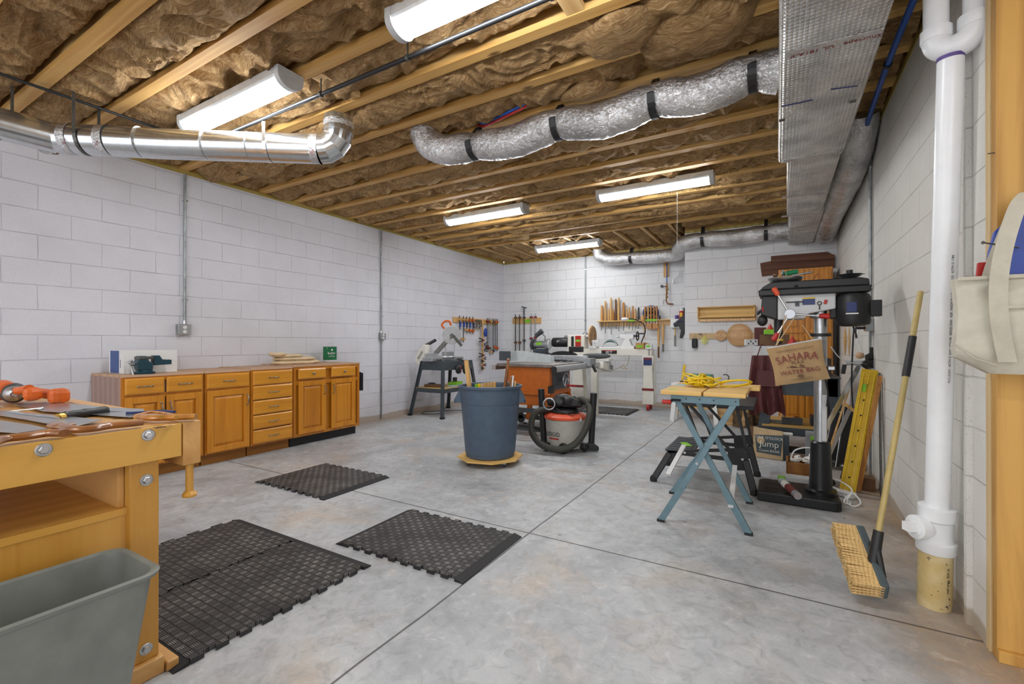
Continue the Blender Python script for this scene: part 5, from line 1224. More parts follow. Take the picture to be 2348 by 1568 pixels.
obj('tailstock', MB().prism([(-.16, 0), (.13, 0), (.13, .05), (.09, .06), (.05, .16), (.12, .18), (.12, .25), (-.12, .25), (-.12, .19), (-.03, .17), (-.10, .05), (-.16, .05)], (tsx, LY - .05, 1.046), (1, 0, 0), (0, 0, 1), (0, .10, 0)), 'white', lt, bev=.006)
obj('quill', MB().cyl((tsx - .20, LY, 1.26), (tsx - .10, LY, 1.26), .014, n=12), 'steel', lt)
tw = obj('tail_wheel', MB().tube(arc((tsx + .18, LY, 1.27), .075, 0, 2 * PI, 20, (0, 1, 0), (0, 0, 1))[:-1], .011, 8, closed=True).cyl((tsx + .10, LY, 1.27), (tsx + .20, LY, 1.27), .016), 'black', lt, smooth=True)
obj('crank', MB().cyl((tsx + .19, LY - .03, 1.31), (tsx + .32, LY - .03, 1.31), .012), 'black', tw)
obj('tool_rest', MB().b2((-2.98, LY - .10, 1.046), (-2.84, LY + .08, 1.09)).cyl((-2.9, LY - .05, 1.09), (-2.9, LY - .05, 1.17), .03).b2((-3.0, LY - .08, 1.15), (-2.80, LY - .05, 1.20)), 'white', lt, bev=.006)
dk = thing('turned_disc', 'large turned wooden disc mounted on the lathe spindle', 'wood disc', (-2.95, LY, 1.07))
obj('disc', MB().lathe((-2.965, LY, 1.28), [(.12, 0), (.185, .005), (.188, .02), (.17, .035), (.12, .038), (.11, .028), (.07, .036), (.03, .028)], (1, 0, 0), 40), 'ash', dk, smooth=True)
for r in (.06, .10, .14, .17): obj('ring', MB().tube(arc((-2.928, LY, 1.28), r, 0, 2 * PI, 28, (0, 1, 0), (0, 0, 1))[:-1], .003, 5, closed=True), 'brown', dk)
fs_ = thing('face_shield', 'clear face shield with dark green brow band resting on the lathe bed', 'face shield', (-2.58, LY, 1.05))
obj('brow_band', MB().add([p for q in [(a, z) for a in [PI * i / 14 for i in range(15)] for z in (0, 1)] for p in [V((-2.60 - .15 * math.cos(q[0]), LY - .02 - .02 * q[1], 1.06 + (.15 - .045 * q[1]) * math.sin(q[0])))]], [(2 * i, 2 * i + 1, 2 * i + 3, 2 * i + 2) for i in range(14)]), 'teal', fs_)
obj('visor', MB().tube(arc((-2.60, LY - .04, 1.062), .135, 0, PI, 18), .007, 6).tube(arc((-2.58, LY - .05, 1.062), .155, 0, PI, 18), .004, 6), 'glass' if 0 else 'lgrey', fs_)
obj('base', MB().b2((-2.79, LY - .08, 1.046), (-2.42, LY + .04, 1.075)), 'white', fs_, bev=.01)
bxx = thing('cardboard_box', 'small brown cardboard box with lime label on the lathe bed', 'box', (-1.98, LY, 1.046))
obj('carton', MB().b2((-2.12, LY - .11, 1.047), (-1.98, LY + .04, 1.15)), 'card', bxx, bev=.003)
obj('flap', MB().box((-1.95, LY - .05, 1.14), (.08, .13, .006), ry=.35), 'card', bxx); obj('label', MB().b2((-2.10, LY - .112, 1.07), (-2.00, LY - .11, 1.11)), 'lime', bxx)
bxx = thing('small_carton', 'little white carton with lime label at the right end of the lathe bed', 'box', (-1.87, LY, 1.046))
obj('carton', MB().b2((-1.955, LY - .13, 1.047), (-1.85, LY - .03, 1.12)), 'white', bxx, bev=.002); obj('label', MB().b2((-1.945, LY - .132, 1.075), (-1.87, LY - .13, 1.11)), 'lime', bxx)
gn = thing('gooseneck_lamp', 'black gooseneck lamp arching up from the lathe bed to the tool rack', 'lamp', (-2.05, LY, 1.05))
obj('arm', MB().tube(smooth_path([(-2.08, LY + .06, 1.05), (-2.06, LY + .05, 1.17), (-2.00, LY + .05, 1.34), (-2.02, LY + .02, 1.47), (-2.14, LY, 1.55), (-2.27, LY - .02, 1.575)], 8), .010, 8), 'black', gn, smooth=True)
obj('lamp_head', MB().lathe((-2.27, LY - .02, 1.575), [(.012, 0), (.02, .03), (.03, .05), (.03, .12)], (-1, 0, -.1), 14), 'white', gn, smooth=True)
obj('magnet_base', MB().cyl((-2.22, LY + .06, 1.046), (-2.08, LY + .06, 1.075), .02), 'brown', gn)
(lambda *a: None)(obj('lathe_cord', MB().tube(smooth_path([(-2.30, LY + .13, .93), (-2.36, LY + .2, .75), (-2.42, LY + .2, .72), (-2.36, LY + .2, .68), (-2.48, LY + .2, .70), (-2.42, LY + .2, .75), (-2.60, LY + .22, .66), (-2.95, LY + .25, .60)], 8), .005, 5), 'tan', lt, smooth=True), 'tan cord tied in a knot hanging under the lathe bed', 'cord')
# grinder on pedestal
gr = thing('bench_grinder', 'bench grinder with two wheels on a pedestal left of the lathe', 'grinder', (-3.95, 7.8, 0))
g = V((-3.93, 7.8, 1.12))
obj('motor', MB().cyl(g - V((.12, 0, 0)), g + V((.12, 0, 0)), .07, n=20), 'alu', gr, smooth=True)
for s_ in (-1, 1):
    w_ = obj('wheel_guard', MB().cyl(g + V((s_ * .13, 0, 0)), g + V((s_ * .18, 0, 0)), .105, n=24), 'dgrey' if s_ < 0 else 'alu', gr, smooth=True)
    obj('wheel', MB().cyl(g + V((s_ * .181, 0, 0)), g + V((s_ * .20, 0, 0)), .09, n=24), 'lgrey', w_, smooth=True)
obj('label', MB().b2(g + V((-.06, -.075, -.01)), g + V((.05, -.068, .04))), 'lime', gr)
obj('base', MB().b2(g + V((-.13, -.08, -.16)), g + V((.13, .08, -.08))), 'stand', gr, bev=.008)
ln_ = obj('work_lamp', MB().tube(smooth_path([g + V((.08, 0, .05)), g + V((.10, -.02, .15)), g + V((.02, -.05, .22))], 5), .008, 6).cyl(g + V((.06, -.05, .26)), g + V((-.07, -.07, .16)), .05, .04), 'dgrey', gr, smooth=True)
obj('pedestal', MB().b2(g + V((-.15, -.12, -.19)), g + V((.15, .12, -.16))).cyl((g.x, g.y, .02), (g.x, g.y, .93), .045).b2((g.x - .2, g.y - .2, 0), (g.x + .2, g.y + .2, .025)), 'dgrey', gr, bev=.003)
bs_ = thing('scroll_saw', 'black low machine with rounded cover standing behind the table saw', 'saw', (-3.2, 7.0, 0))
obj('table', MB().b2((-3.45, 6.85, .90), (-2.70, 7.15, .93)).b2((-3.2, 6.95, 0), (-3.12, 7.03, .90)), 'dgrey', bs_, bev=.004)
obj('cover', MB().prism([(.24 * math.cos(a), .085 * math.sin(a)) for a in [PI * i / 12 for i in range(13)]], (-3.10, 6.95, .93), (1, 0, 0), (0, 0, 1), (0, .10, 0)), 'black', bs_, bev=.006)
obj('head', MB().b2((-2.98, 6.93, 1.0), (-2.76, 7.05, 1.09)), 'black', bs_, bev=.01)
tag(obj('bagged_item', MB().ell((-2.52, 6.98, .94), (.24, .06, .045), 18, 8), 'dgrey', smooth=True), 'long grey plastic-wrapped bundle behind the table saw fence', 'bundle')
tag(obj('side_shelf', MB().b2((-2.76, 6.88, .87), (-2.28, 7.10, .894)).b2((-2.6, 6.95, 0), (-2.5, 7.03, .87)), 'cream'), 'small cream side stand supporting the wrapped bundle', 'stand')

# ================================================================ turning tool rack on the back wall
rk = thing('tool_rack', 'narrow pine shelf on the back wall holding turning tools', 'shelf', (-2.35, 8.47, 1.55))
obj('shelf', MB().b2((-3.03, YB - .11, 1.555), (-1.66, YB - .004, 1.573)), 'pine', rk, bev=.001)
obj('cleat', MB().b2((-3.0, YB - .022, 1.47), (-1.67, YB, 1.555)), 'hand', rk)
hl = [(205, 310, 0, 1), (226, 320, 3, 0), (300, 210, 0, 2), (375, 400, 0, 0), (436, 130, 0, 3), (490, 420, 2, 0), (555, 165, 1, 2), (625, 130, 0, 3), (745, 245, 2, 2), (825, 400, 0, 0), (888, 370, 0, 1), (970, 335, 3, 1), (1030, 400, 0, 0), (1115, 370, 4, 0)]
mats_ = ['hand', 'brown', 'handl', 'handl', 'dgrey']
desc = ['natural', 'dark brown', 'honey', 'orange-brown', 'grey']
for i, (cu_, cv_, mi, sz) in enumerate(hl):
    p = aty(1360 + cu_ / 10.67, 670 + cv_ / 10.67, YB - .06); x = p.x; L = p.z - 1.575; r = .021 + .004 * (sz > 1) + .006 * (i == 8)
    t = thing('turning_chisel', '%s handled turning chisel, %s from the left in the wall rack' % (desc[mi], 'first' if i == 0 else ORD[i]), 'chisel', (x, p.y, 1.40), 'turning chisels in the rack')
    obj('handle', MB().lathe((x, p.y, 1.575), [(r * .75, 0), (r * .9, .03), (r, L * .2), (r * .85, L * .5), (r * .7, L * .8), (r * .75, L * .95), (r * .3, L)], n=12), mats_[mi], t, smooth=True)
    dn = [.16, .10, .22, .12, .24, .10, .14, .18, .17, .10, .15, .17, .12, .13][i]
    obj('shaft', MB().bar((x, p.y, 1.575), (x + random.uniform(-.01, .01), p.y, 1.55 - dn), .012, .004, up=(0, 1, 0)), 'dsteel', t)
for i, cu_ in enumerate((1270, 1345, 1415, 1490, 1555)):
    x = aty(1360 + cu_ / 10.67, 720, YB - .09).x
    t = thing('carving_chisel', 'orange handled carving chisel in front of the round sign, %s from the left' % ('first' if i == 0 else ORD[i]), 'chisel', (x, YB - .09, 1.5), 'carving chisels before the round sign')
    obj('handle', MB().lathe((x, YB - .09, 1.575), [(.014, 0), (.018, .04), (.013, .12), (.017, .20), (.015, .235), (.006, .245)], n=10), 'handl' if i != 1 else 'hand', t, smooth=True)
    obj('shaft', MB().bar((x, YB - .09, 1.575), (x, YB - .09, 1.44), .008), 'steel', t)
for x in (-2.04, -1.93): tag(obj('wood_block_tool', MB().b2((x - .05, YB - .10, 1.40), (x + .05, YB - .05, 1.50)), 'handl', bev=.005), 'brown wooden block hanging under the round sign, ' + ('left one' if x < -2 else 'right one'), 'tool', 'blocks under the tool rack')
sg = thing('round_sign', 'round black and white APPROVED sign with red lettering behind the chisels', 'sign', (-2.02, YB - .03, 1.57))
sc_ = aty(1492, 718, YB - .03)
obj('disc', MB().lathe(sc_ + V((0, .008, 0)), [(.001, 0), (.158, 0), (.158, .006), (.001, .006)], (0, -1, 0), 40), 'white', sg, smooth=True)
obj('blue_ring', MB().lathe(sc_ + V((0, -.001, 0)), [(.108, 0), (.150, 0), (.150, .002), (.108, .002)], (0, -1, 0), 40, caps=False), 'navy', sg)
text('printed_text', 'APPROVED', .042, sc_ + V((0, -.004, .128)), (1, 0, 0), (0, 0, 1), 'white', sg, bend=.128)
obj('centre', MB().lathe(sc_ + V((0, -.001, 0)), [(.001, 0), (.100, 0), (.100, .002), (.001, .002)], (0, -1, 0), 32), 'ink', sg)
for i, w_ in enumerate(('GENUINE', 'SERVICE', 'PARTS')): text('printed_text', w_, .036, sc_ + V((0, -.004, .045 - .042 * i)), (1, 0, 0), (0, 0, 1), ('white', 'red', 'white')[i], sg)
tag(obj('lime_tape', MB().b2((-2.10, YB - .114, 1.548), (-1.90, YB - .1105, 1.58)), 'lime'), 'lime tape strip on the tool rack edge under the round sign', 'tape')
tag(obj('lime_tape', MB().b2((-2.42, YB - .114, 1.55), (-2.30, YB - .1105, 1.58)), 'lime'), 'lime tape strip on the tool rack left of the round sign', 'tape')
tag(obj('paper_card', MB().b2((-2.52, YB - .012, 1.36), (-2.32, YB - .001, 1.55)), 'paper'), 'white card behind the chisel shafts on the back wall', 'card')
sp = MB().lathe(aty(1473, 722, YB - .13), [(.004, 0), (.02, .01), (.034, .05), (.028, .10), (.010, .16), (.008, .45)], (.10, 0, -1), 12)
tag(obj('wooden_ladle', sp, 'hand', smooth=True), 'long wooden ladle hanging in front of the tool rack', 'ladle')
items([('marker_pen', 'black marker standing on the tool rack right of the round sign', 'marker', 'cyl', V((-1.86, YB - .06, 1.574)), (V((-1.86, YB - .06, 1.65)), .014), 'black'),
       ('steel_bit', 'steel bit standing on the tool rack next to the black marker', 'tool', 'cyl', V((-1.80, YB - .06, 1.574)), (V((-1.80, YB - .06, 1.67)), .009), 'steel'),
       ('glue_bottle', 'small purple bottle on the tool rack near the red bottle', 'bottle', 'cyl', V((-1.56, YB - .06, 1.574)), (V((-1.56, YB - .06, 1.64)), .032), 'purple')])
tag(obj('shelf_end', MB().b2((-1.66, YB - .11, 1.42), (-1.42, YB - .004, 1.573)), 'white', bev=.004), 'white box shelf at the right end of the tool rack', 'shelf')
rb = thing('spray_bottle', 'red labelled bottle with white cap on the right end of the tool rack', 'bottle', (-1.47, YB - .07, 1.574))
obj('body', MB().lathe((-1.48, YB - .07, 1.574), [(.035, 0), (.037, .005), (.037, .13), (.03, .145)], n=18), 'red', rb, smooth=True); obj('cap', MB().lathe((-1.48, YB - .07, 1.715), [(.032, 0), (.033, .05), (.028, .055)], n=18), 'white', rb, smooth=True)
obj('label_mark', MB().b2((-1.50, YB - .109, 1.61), (-1.46, YB - .105, 1.68)), 'yellow', rb)
for (u, v0, v1, v2, m1, m2, lab, nm) in ((1510, 742, 795, 820, 'hand', 'brown', 'long handled chisel hanging under the tool rack, left of its neighbour', 'hanging_chisel'), (1520.5, 742, 789, 806, 'hand', 'dsteel', 'long handled spear point tool hanging under the tool rack', 'hanging_chisel'), (1548, 753, 769, 794, 'hand', 'dsteel', 'short handled file hanging under the tool rack near the visor', 'file')):
    a, b, c = (aty(u, v, YB - .05) for v in (v0, v1, v2)); t = thing(nm, lab, 'chisel', c)
    obj('handle', MB().lathe(a, [(.008, 0), (.024 if u < 1540 else .012, .04), (.022 if u < 1540 else .011, (a - b).length * .6), (.014, (a - b).length)], (0, 0, -1), 12), m1, t, smooth=True)
    obj('blade', MB().bar(b, c, .032, .006, up=(0, 1, 0)), m2, t)
vz = thing('face_visor', 'black welding style visor hanging beside the wall corner', 'mask', (-1.37, 8.2, 1.4))
vq = [aty(u, v, 8.10) for u, v in ((1567, 705), (1567, 722), (1556, 732), (1543, 742), (1546, 750), (1556, 748), (1561, 757), (1558, 775), (1563, 776), (1570, 760), (1570, 720), (1569, 705))]
obj('shell', MB().prism([(p.x, p.z) for p in vq], (0, 8.10, 0), (1, 0, 0), (0, 0, 1), (0, .10, 0)), 'black', vz, bev=.008)
obj('band', MB().tube([aty(1545, 745, 8.09), aty(1553, 738, 8.09), aty(1564, 736, 8.09)], .008, 6), 'navy', vz)
obj('hook', MB().cyl((XP - .10, 8.15, 1.70), (XP + .0, 8.15, 1.70), .006), 'dsteel', vz)
# compressed air drop
am = thing('air_manifold', 'brass and copper air line with gauge and blue tube on the back wall', 'pipe fitting', (-1.72, YB - .04, 1.7))
X0 = aty(1529, 650, YB - .05).x
zz = lambda v: aty(1529, v, YB - .05).z
obj('blue_tube', MB().tube([(X0, YB - .05, zz(600)), (X0, YB - .05, zz(648))], .009, 8), 'pexblue', am, smooth=True)
obj('backing_board', MB().b2((X0 - .06, YB - .03, zz(634)), (X0 + .03, YB, 2.86)), 'pinez', am)
obj('copper_drop', MB().tube([(X0, YB - .05, zz(648)), (X0 - .01, YB - .05, zz(690)), (X0 + .02, YB - .05, zz(697)), (X0 + .10, YB - .01, zz(697))], .011, 8), 'copper', am, smooth=True)
for v in (655, 664, 672, 681): obj('brass_fitting', MB().lathe((X0, YB - .05, zz(v)), [(.014, -.02), (.019, -.012), (.019, .012), (.014, .02)], n=8), 'brass', am)
obj('gauge', MB().cyl((X0 - .08, YB - .05, zz(656)), (X0 - .08, YB - .085, zz(656)), .026, n=18).cyl((X0 - .08, YB - .06, zz(656)), (X0, YB - .06, zz(656)), .006), 'dgrey', am, smooth=True)
obj('valve_lever', MB().tube([(X0, YB - .06, zz(688)), (X0 - .05, YB - .07, zz(688)), (X0 - .055, YB - .07, zz(698))], .005, 6), 'dsteel', am)
tag(obj('vent_hose', MB().tube(smooth_path([(X0 + .20, YB - .04, 2.42), (X0 + .19, YB - .05, 2.34), (X0 + .12, YB - .05, 2.30), (X0 + .11, YB - .05, 2.27)], 5), .012, 8).cyl((X0 + .11, YB - .05, 2.27), (X0 + .10, YB - .05, 2.21), .02), 'pvc', smooth=True), 'short white plastic hose end beside the blue tube on the back wall', 'hose')
# ================================================================ right back wall: shelf, pegs, discs
ws = thing('wall_shelf', 'shallow wooden wall shelf with raised edges on the right back wall', 'shelf', (-.78, YP - .05, 1.72))
A, B = aty(1600, 709, YP - .05), aty(1732, 738, YP - .05); A.z = 1.635 + 0; z0, z1 = 1.53, 1.69
xa, xb = A.x, B.x
z1 = aty(1601, 704, YP - .09).z; z0 = aty(1602, 737, YP - .09).z
obj('back', MB().b2((xa, YP - .015, z0), (xb, YP - .001, z1)), 'pine', ws)
obj('top_lip', MB().b2((xa, YP - .09, z1 - .016), (xb, YP - .015, z1)), 'pine', ws, bev=.001); obj('ledge', MB().b2((xa, YP - .09, z0 + .055), (xb, YP - .015, z0 + .07)), 'pine', ws, bev=.001)
for x in (xa, xb - .016): obj('side', MB().b2((x, YP - .09, z0 + .05), (x + .016, YP - .015, z1)), 'pine', ws, bev=.001)
obj('rail', MB().b2((xa + .02, YP - .05, z0), (xb - .005, YP - .015, z0 + .035)), 'hand', ws, bev=.001)
for x in (xa + .10, xb - .1): obj('screw', MB().cyl((x, YP - .02, z0 + .11), (x, YP - .0145, z0 + .11), .006, n=8), 'dsteel', ws)
zb_ = aty(1650, 770, YP - .02).z
tag(obj('peg_rail', MB().b2((aty(1581, 770, YP).x, YP - .02, zb_ - .045), (aty(1735, 770, YP).x, YP, zb_ + .045)), 'tan', bev=.001), 'pale wooden peg rail on the right back wall', 'rail')
def disc(u, v, r, lab, rings):
    c = aty(u, v, YP - .03); t = thing('turned_disc', lab, 'wood disc', c - V((0, 0, r)), 'turned discs on the peg rail')
    obj('plate', MB().lathe(c + V((0, .008, 0)), [(.001, 0), (r, 0), (r, .012), (r * .93, .02), (.001, .02)], (0, -1, 0), 40), 'ash', t, smooth=True)
    for q in rings: obj('groove', MB().tube(arc(c + V((0, -.0125, 0)) + V((.0, 0, 0)), r * q, 0, 2 * PI, 30)[:-1], .0018, 5, closed=True), 'card', t)
    obj('centre_mark', MB().cyl(c + V((0, -.012, 0)), c + V((0, -.0145, 0)), .006), 'brown', t)
disc(1695, 768, .168, 'large grooved wooden disc on the peg rail', (.94, .88, .82, .76, .68, .5, .2)); disc(1653, 769, .082, 'small grooved wooden disc on the peg rail', (.75, .55, .35, .18))
mk_ = thing('face_mask', 'black pleated face mask hanging from the peg rail', 'mask', aty(1593, 810, YP - .03))
c = aty(1593, 787, YP - .035)
obj('cloth', MB().add([c + V((x, -.012 * math.cos(x * 40) - .004 * (k % 2), z)) for k, z in enumerate((.075, .05, .025, 0, -.025, -.05, -.075)) for x in ((-.03, -.02, 0, .02, .03) if abs(z) > .06 else (-.042, -.022, 0, .022, .042))], [(k * 5 + i, k * 5 + i + 1, k * 5 + i + 6, k * 5 + i + 5) for k in range(6) for i in range(4)]), 'black', mk_, smooth=True)
obj('ear_loop', MB().tube([c + V((-.025, 0, .07)), c + V((0, -.01, .15)), c + V((.025, 0, .07))], .002, 5), 'dgrey', mk_)
obj('ear_loop', MB().tube(arc(c + V((0, 0, -.09)), .022, PI, 2 * PI, 8) , .002, 5), 'dgrey', mk_)
c = aty(1616, 780, YP - .035); nv = [c + V(q) for q in ((0, 0, .075), (-.05, -.01, .01), (-.06, -.008, -.02), (-.005, -.018, -.075), (.055, -.008, -.01), (.03, -.01, .04), (0, -.03, 0))]
nt_ = tag(obj('net_pouch', MB().add(nv, [(0, 1, 6), (1, 2, 6), (2, 3, 6), (3, 4, 6), (4, 5, 6), (5, 0, 6)]), 'ymesh'), 'small yellow mesh cloth hanging from the peg rail', 'cloth')
tag(obj('hook', MB().tube([aty(1603, 766, YP - .02), aty(1606, 765, YP - .05), aty(1610, 768, YP - .05)], .006, 6), 'dsteel'), 'dark hook screwed into the peg rail above the yellow mesh', 'hook')

# ================================================================ stool with books, logs, yellow stick
so = thing('step_stool', 'white painted stool behind the folding workbenches', 'stool', (-1.1, 7.1, 0))
obj('seat', MB().b2((-1.36, 6.92, .53), (-.72, 7.22, .56)), 'white', so, bev=.003)
for x in (-1.30, -.80):
    for y in (6.95, 7.19): obj('leg', MB().bar((x, y, .53), (x + (-.05 if x < -1 else .05), y, 0), .06, .03, up=(0, 1, 0)), 'white', so, bev=.002)
obj('stretcher', MB().b2((-1.33, 7.05, .2), (-.77, 7.09, .25)), 'pine', so)
zc = .562
for i, (w, d, h, m_, lab, rz) in enumerate(((.46, .26, .028, 'tan', 'tan book at the bottom of the pile on the stool', .05), (.40, .24, .03, 'card', 'brown book in the middle of the pile on the stool', -.08), (.36, .22, .032, 'tan', 'pale brown book under the green case', .03), (.30, .17, .045, 'green', 'shiny green case on top of the book pile', -.03))):
    t = thing('book' if i < 3 else 'green_case', lab, 'book' if i < 3 else 'case', (-1.0, 7.07, zc), 'book pile on the stool' if i < 3 else None)
    c = V((-1.02 + .02 * i, 7.07, zc + h / 2))
    if i < 3:
        obj('cover', MB().box(c + V((0, 0, h / 2 - .002)), (w, d, .004), rz=rz).box(c - V((0, 0, h / 2 - .002)), (w, d, .004), rz=rz), 'card' if i % 2 else 'bark', t)
        obj('pages', MB().box(c, (w * .96, d * .95, h - .009), rz=rz), 'paper' if i else 'tan', t)
    else: obj('case', MB().box(c, (w, d, h), rz=rz), 'green', t, bev=.012)
    zc += h + .001
def log(u, v, r, h, lab, m='bark'):
    p = atz(u, v, 0); p = p + V((p.x, p.y, 0)).normalized() * r; t = thing('log', lab, 'log', p, 'logs on the floor')
    mb = MB().lathe(p, [(r * 1.05, 0), (r, .03), (r * .98, h)], n=40, caps=False)
    for i, q in enumerate(mb.v):
        d = V((q.x - p.x, q.y - p.y, 0)); mb.v[i] = q + d.normalized() * (.02 * noise.noise(V((q.x * 12, q.y * 12, q.z * 3))) + .008 * noise.noise(q * 45))
    obj('bark', mb, m, t, smooth=True); obj('end_grain', MB().cyl(p + V((0, 0, .0)), p + V((0, 0, h - .001)), r * .97, n=28), 'logend', t)
log(1667, 975, .125, .30, 'split log with pale sawn face, leftmost behind the folding benches', 'logend')
log(1703, 981, .12, .31, 'bark covered log, middle of the three', 'bark'); log(1738, 976, .085, .27, 'narrow upright log partly behind the leather apron', 'bark')
tag(obj('yellow_stick', MB().bar(atz(1548, 928, .0) * 0 + V((-1.34, 7.25, .02)), aty(1570, 836, 7.40), .04, .012), 'yellow', bev=.002), 'bright yellow stick leaning at the wall corner behind the folding bench', 'stick')
# ================================================================ folding workbench with blue-grey X legs
w1 = thing('folding_workbench', 'folding workbench with yellow wood top and blue-grey crossed steel legs', 'workbench', (-.4, 3.3, 0))
yf1, yr1 = 3.02, 3.62
q = MB().b2((-.645, 2.965, .825), (-.405, 3.65, .85)); obj('top_board', q, 'pine', w1, bev=.002)
obj('top_board', MB().b2((-.395, 2.975, .825), (-.165, 3.50, .85)).b2((-.395, 3.505, .822), (-.11, 3.72, .847)), 'pine', w1, bev=.002)
obj('tape_patch', MB().box((-.60, 3.4, .8505), (.07, .16, .001)), 'sage', w1); obj('green_sticker', MB().box((-.585, 3.06, .8505), (.05, .04, .001), rz=.4), 'lime', w1)
for y in (yf1, yr1):
    obj('top_rail', MB().b2((-.59, y - .012, .775), (-.20, y + .016, .823)), 'wmblue', w1, bev=.002)
    for x in (-.50, -.42, -.34, -.22): obj('rivet', MB().cyl((x, y - .012, .80), (x, y - .016, .80), .005, n=8), 'dgrey', w1)
ft = {}
for y, fl, fr, xl, xr in ((yf1, V((-.655, yf1, 0)), V((-.155, yf1 + .02, 0)), -.575, -.215), (yr1, V((-.70, yr1, 0)), V((-.18, yr1 + .02, 0)), -.575, -.215)):
    for k, (a, b) in enumerate(((fl, V((xr, y, .81))), (fr + V((0, .030, 0)), V((xl, y + .030, .81))))):
        m_ = a.lerp(b, .30); off = V((0, .004, 0))
        lg = obj('leg', MB().bar(m_, b, .034, .022, up=(0, 1, 0)), 'wmblue', w1, bev=.002)
        obj('lower_leg', MB().bar(a + V((0, 0, .008)), m_ + (b - a) * .01, .040, .027, up=(0, 1, 0)), 'wmblue', lg, bev=.002)
        obj('foot', MB().box(a + V((0, 0, .008)), (.045, .03, .016)), 'black', lg)
    mid = ((fl + V((xr, y, .81))) / 2); obj('pivot_bolt', MB().cyl(mid + V((0, -.022, 0)) * 1, mid + V((0, .05, 0)), .009, n=10), 'steel', w1)
obj('side_brace', MB().bar((-.615, yf1 + .02, .30), (-.565, yf1 + .30, .02 + .42), .03, .012).bar((-.25, yf1 + .02, .16), (-.27, yr1, .27), .03, .012), 'lgrey', w1)
obj('screw_rod', MB().cyl((-.56, 3.25, .79), (-.22, 3.25, .79), .008), 'dsteel', w1)
ck = obj('crank', MB().tube([(-.53, 2.995, .79), (-.585, 2.995, .79), (-.585, 2.995, .775)], .008, 6), 'black', w1)
obj('crank_grip', MB().lathe((-.585, 2.995, .775), [(.01, 0), (.015, .008), (.013, .04), (.015, .052), (.01, .056)], (-1, 0, 0), 12), 'red', ck, smooth=True)
# black dual height bench behind
w2 = thing('folding_workbench', 'black folding workbench with ribbed step, standing behind the blue-legged one', 'workbench', (-.55, 4.2, 0))
def Q(u, v, y): return aty(u, v, y)
YA, YB2 = 3.93, 4.50
for y in (YA, YB2):
    x0_, x1_ = -.80, -.22; fr = .015
    obj('side_rail', MB().bar((x0_, y, .245), (x1_, y, .24), .022, .03, up=(0, 0, 1)).bar((x0_, y, .245), (x1_, y, .33), .022, .025).bar((x1_ - .12, y, .24), (x1_ + .02, y, .25), .024, .16).bar((-.55, y, .24), (-.50, y, .30), .03, .02), 'black', w2, bev=.003)
    obj('foot_leg', MB().bar((x0_ + .02, y, .235), (-.90, y - .06, .015), .05, .04, up=(0, 1, 0)), 'black', w2, bev=.008)
    obj('foot_leg', MB().bar((x1_, y, .25), (-.18 + .02, y - .04, .015), .05, .04, up=(0, 1, 0)), 'black', w2, bev=.008)
    for fx, fy in ((-.90, y - .06), (-.16, y - .04)): obj('foot', MB().lathe((fx, fy, 0), [(.028, 0), (.03, .02), (.02, .045)], n=12), 'rubberb', w2, smooth=True)
    obj('upper_leg', MB().bar((-.62, y, .64), (-.30, y, .28), .02, .032, up=(0, 1, 0)), 'black', w2, bev=.002)
    obj('upper_leg', MB().bar((-.28, y + .025, .64), (-.20, y + .025, .26), .02, .04, up=(0, 1, 0)), 'black', w2, bev=.002)
    obj('upper_leg', MB().bar((-.66, y + .02, .64), (-.52, y + .02, .26), .02, .032, up=(0, 1, 0)), 'black', w2, bev=.002)
    for x in (-.66, -.24): obj('rivet', MB().cyl((x, y - .016, .255), (x, y - .02, .255), .009, n=10), 'lgrey', w2)
stp = MB().b2((-.815, YA - .01, .25), (-.60, YB2 + .01, .268))
for i in range(7): stp.b2((-.80, YA + .03 + i * .075, .268), (-.62, YA + .07 + i * .075, .273))
obj('step', stp, 'dgrey', w2, bev=.002)
obj('jaw', MB().b2((-.70, YA - .05, .64), (-.44, YB2 + .06, .67)), 'black', w2, bev=.004); obj('jaw', MB().b2((-.42, YA - .05, .64), (-.16, YB2 + .06, .67)), 'black', w2, bev=.004)
tag(obj('green_tag', MB().box((-.69, 4.15, .2755), (.06, .14, .004), rz=.5), 'lime'), 'crumpled lime green tag on the black step', 'tag')
for (a, b, lab) in (((-.40, 4.05, .675), (-.36, 4.35, .675), 'small white cloth scrap on the lower black bench top'),):
    tag(obj('rag', MB().ell((-.45, 4.15, .682), (.07, .06, .012), 12, 6), 'white', smooth=True), lab, 'cloth')
# yellow extension cord coil
ec = thing('extension_cord', 'coiled bright yellow extension cord on the folding workbench top', 'cord', (-.40, 3.3, .852))
random.seed(11)
pts = []
for i in range(150):
    a = i * .30; k = i / 150; rx = .078 + .022 * math.sin(i * .9); ry = .055 + .018 * math.cos(i * .7)
    pts.append(V((-.455 + rx * math.cos(a) + .03 * math.sin(i * .13), 3.32 + ry * math.sin(a), .862 + .075 * k * (0.55 + .45 * math.sin(a * .5 + i * .05)) + .006 * math.sin(a * 3))))
obj('coil', MB().tube(smooth_path(pts, 2), .0065, 7), 'cordy', ec, smooth=True)
for r in (.085, .078): obj('loop', MB().tube(smooth_path([V((-.245 + r * math.cos(a) * 1.1, 3.35 + r * .7 * math.sin(a), .880 + .028 * math.cos(a * .9 + r * 20))) for a in [PI + 2 * PI * i / 16 for i in range(17)]], 3), .0065, 7), 'cordy', ec, smooth=True)
obj('wrap', MB().tube(arc((-.45, 3.30, .895), .045, 0, 2 * PI, 16, (.3, 1, 0), (0, 0, 1))[:-1], .0065, 7, closed=True).tube(arc((-.435, 3.30, .895), .043, 0, 2 * PI, 16, (.2, 1, 0), (0, 0, 1))[:-1], .0065, 7, closed=True), 'cordy', ec, smooth=True)
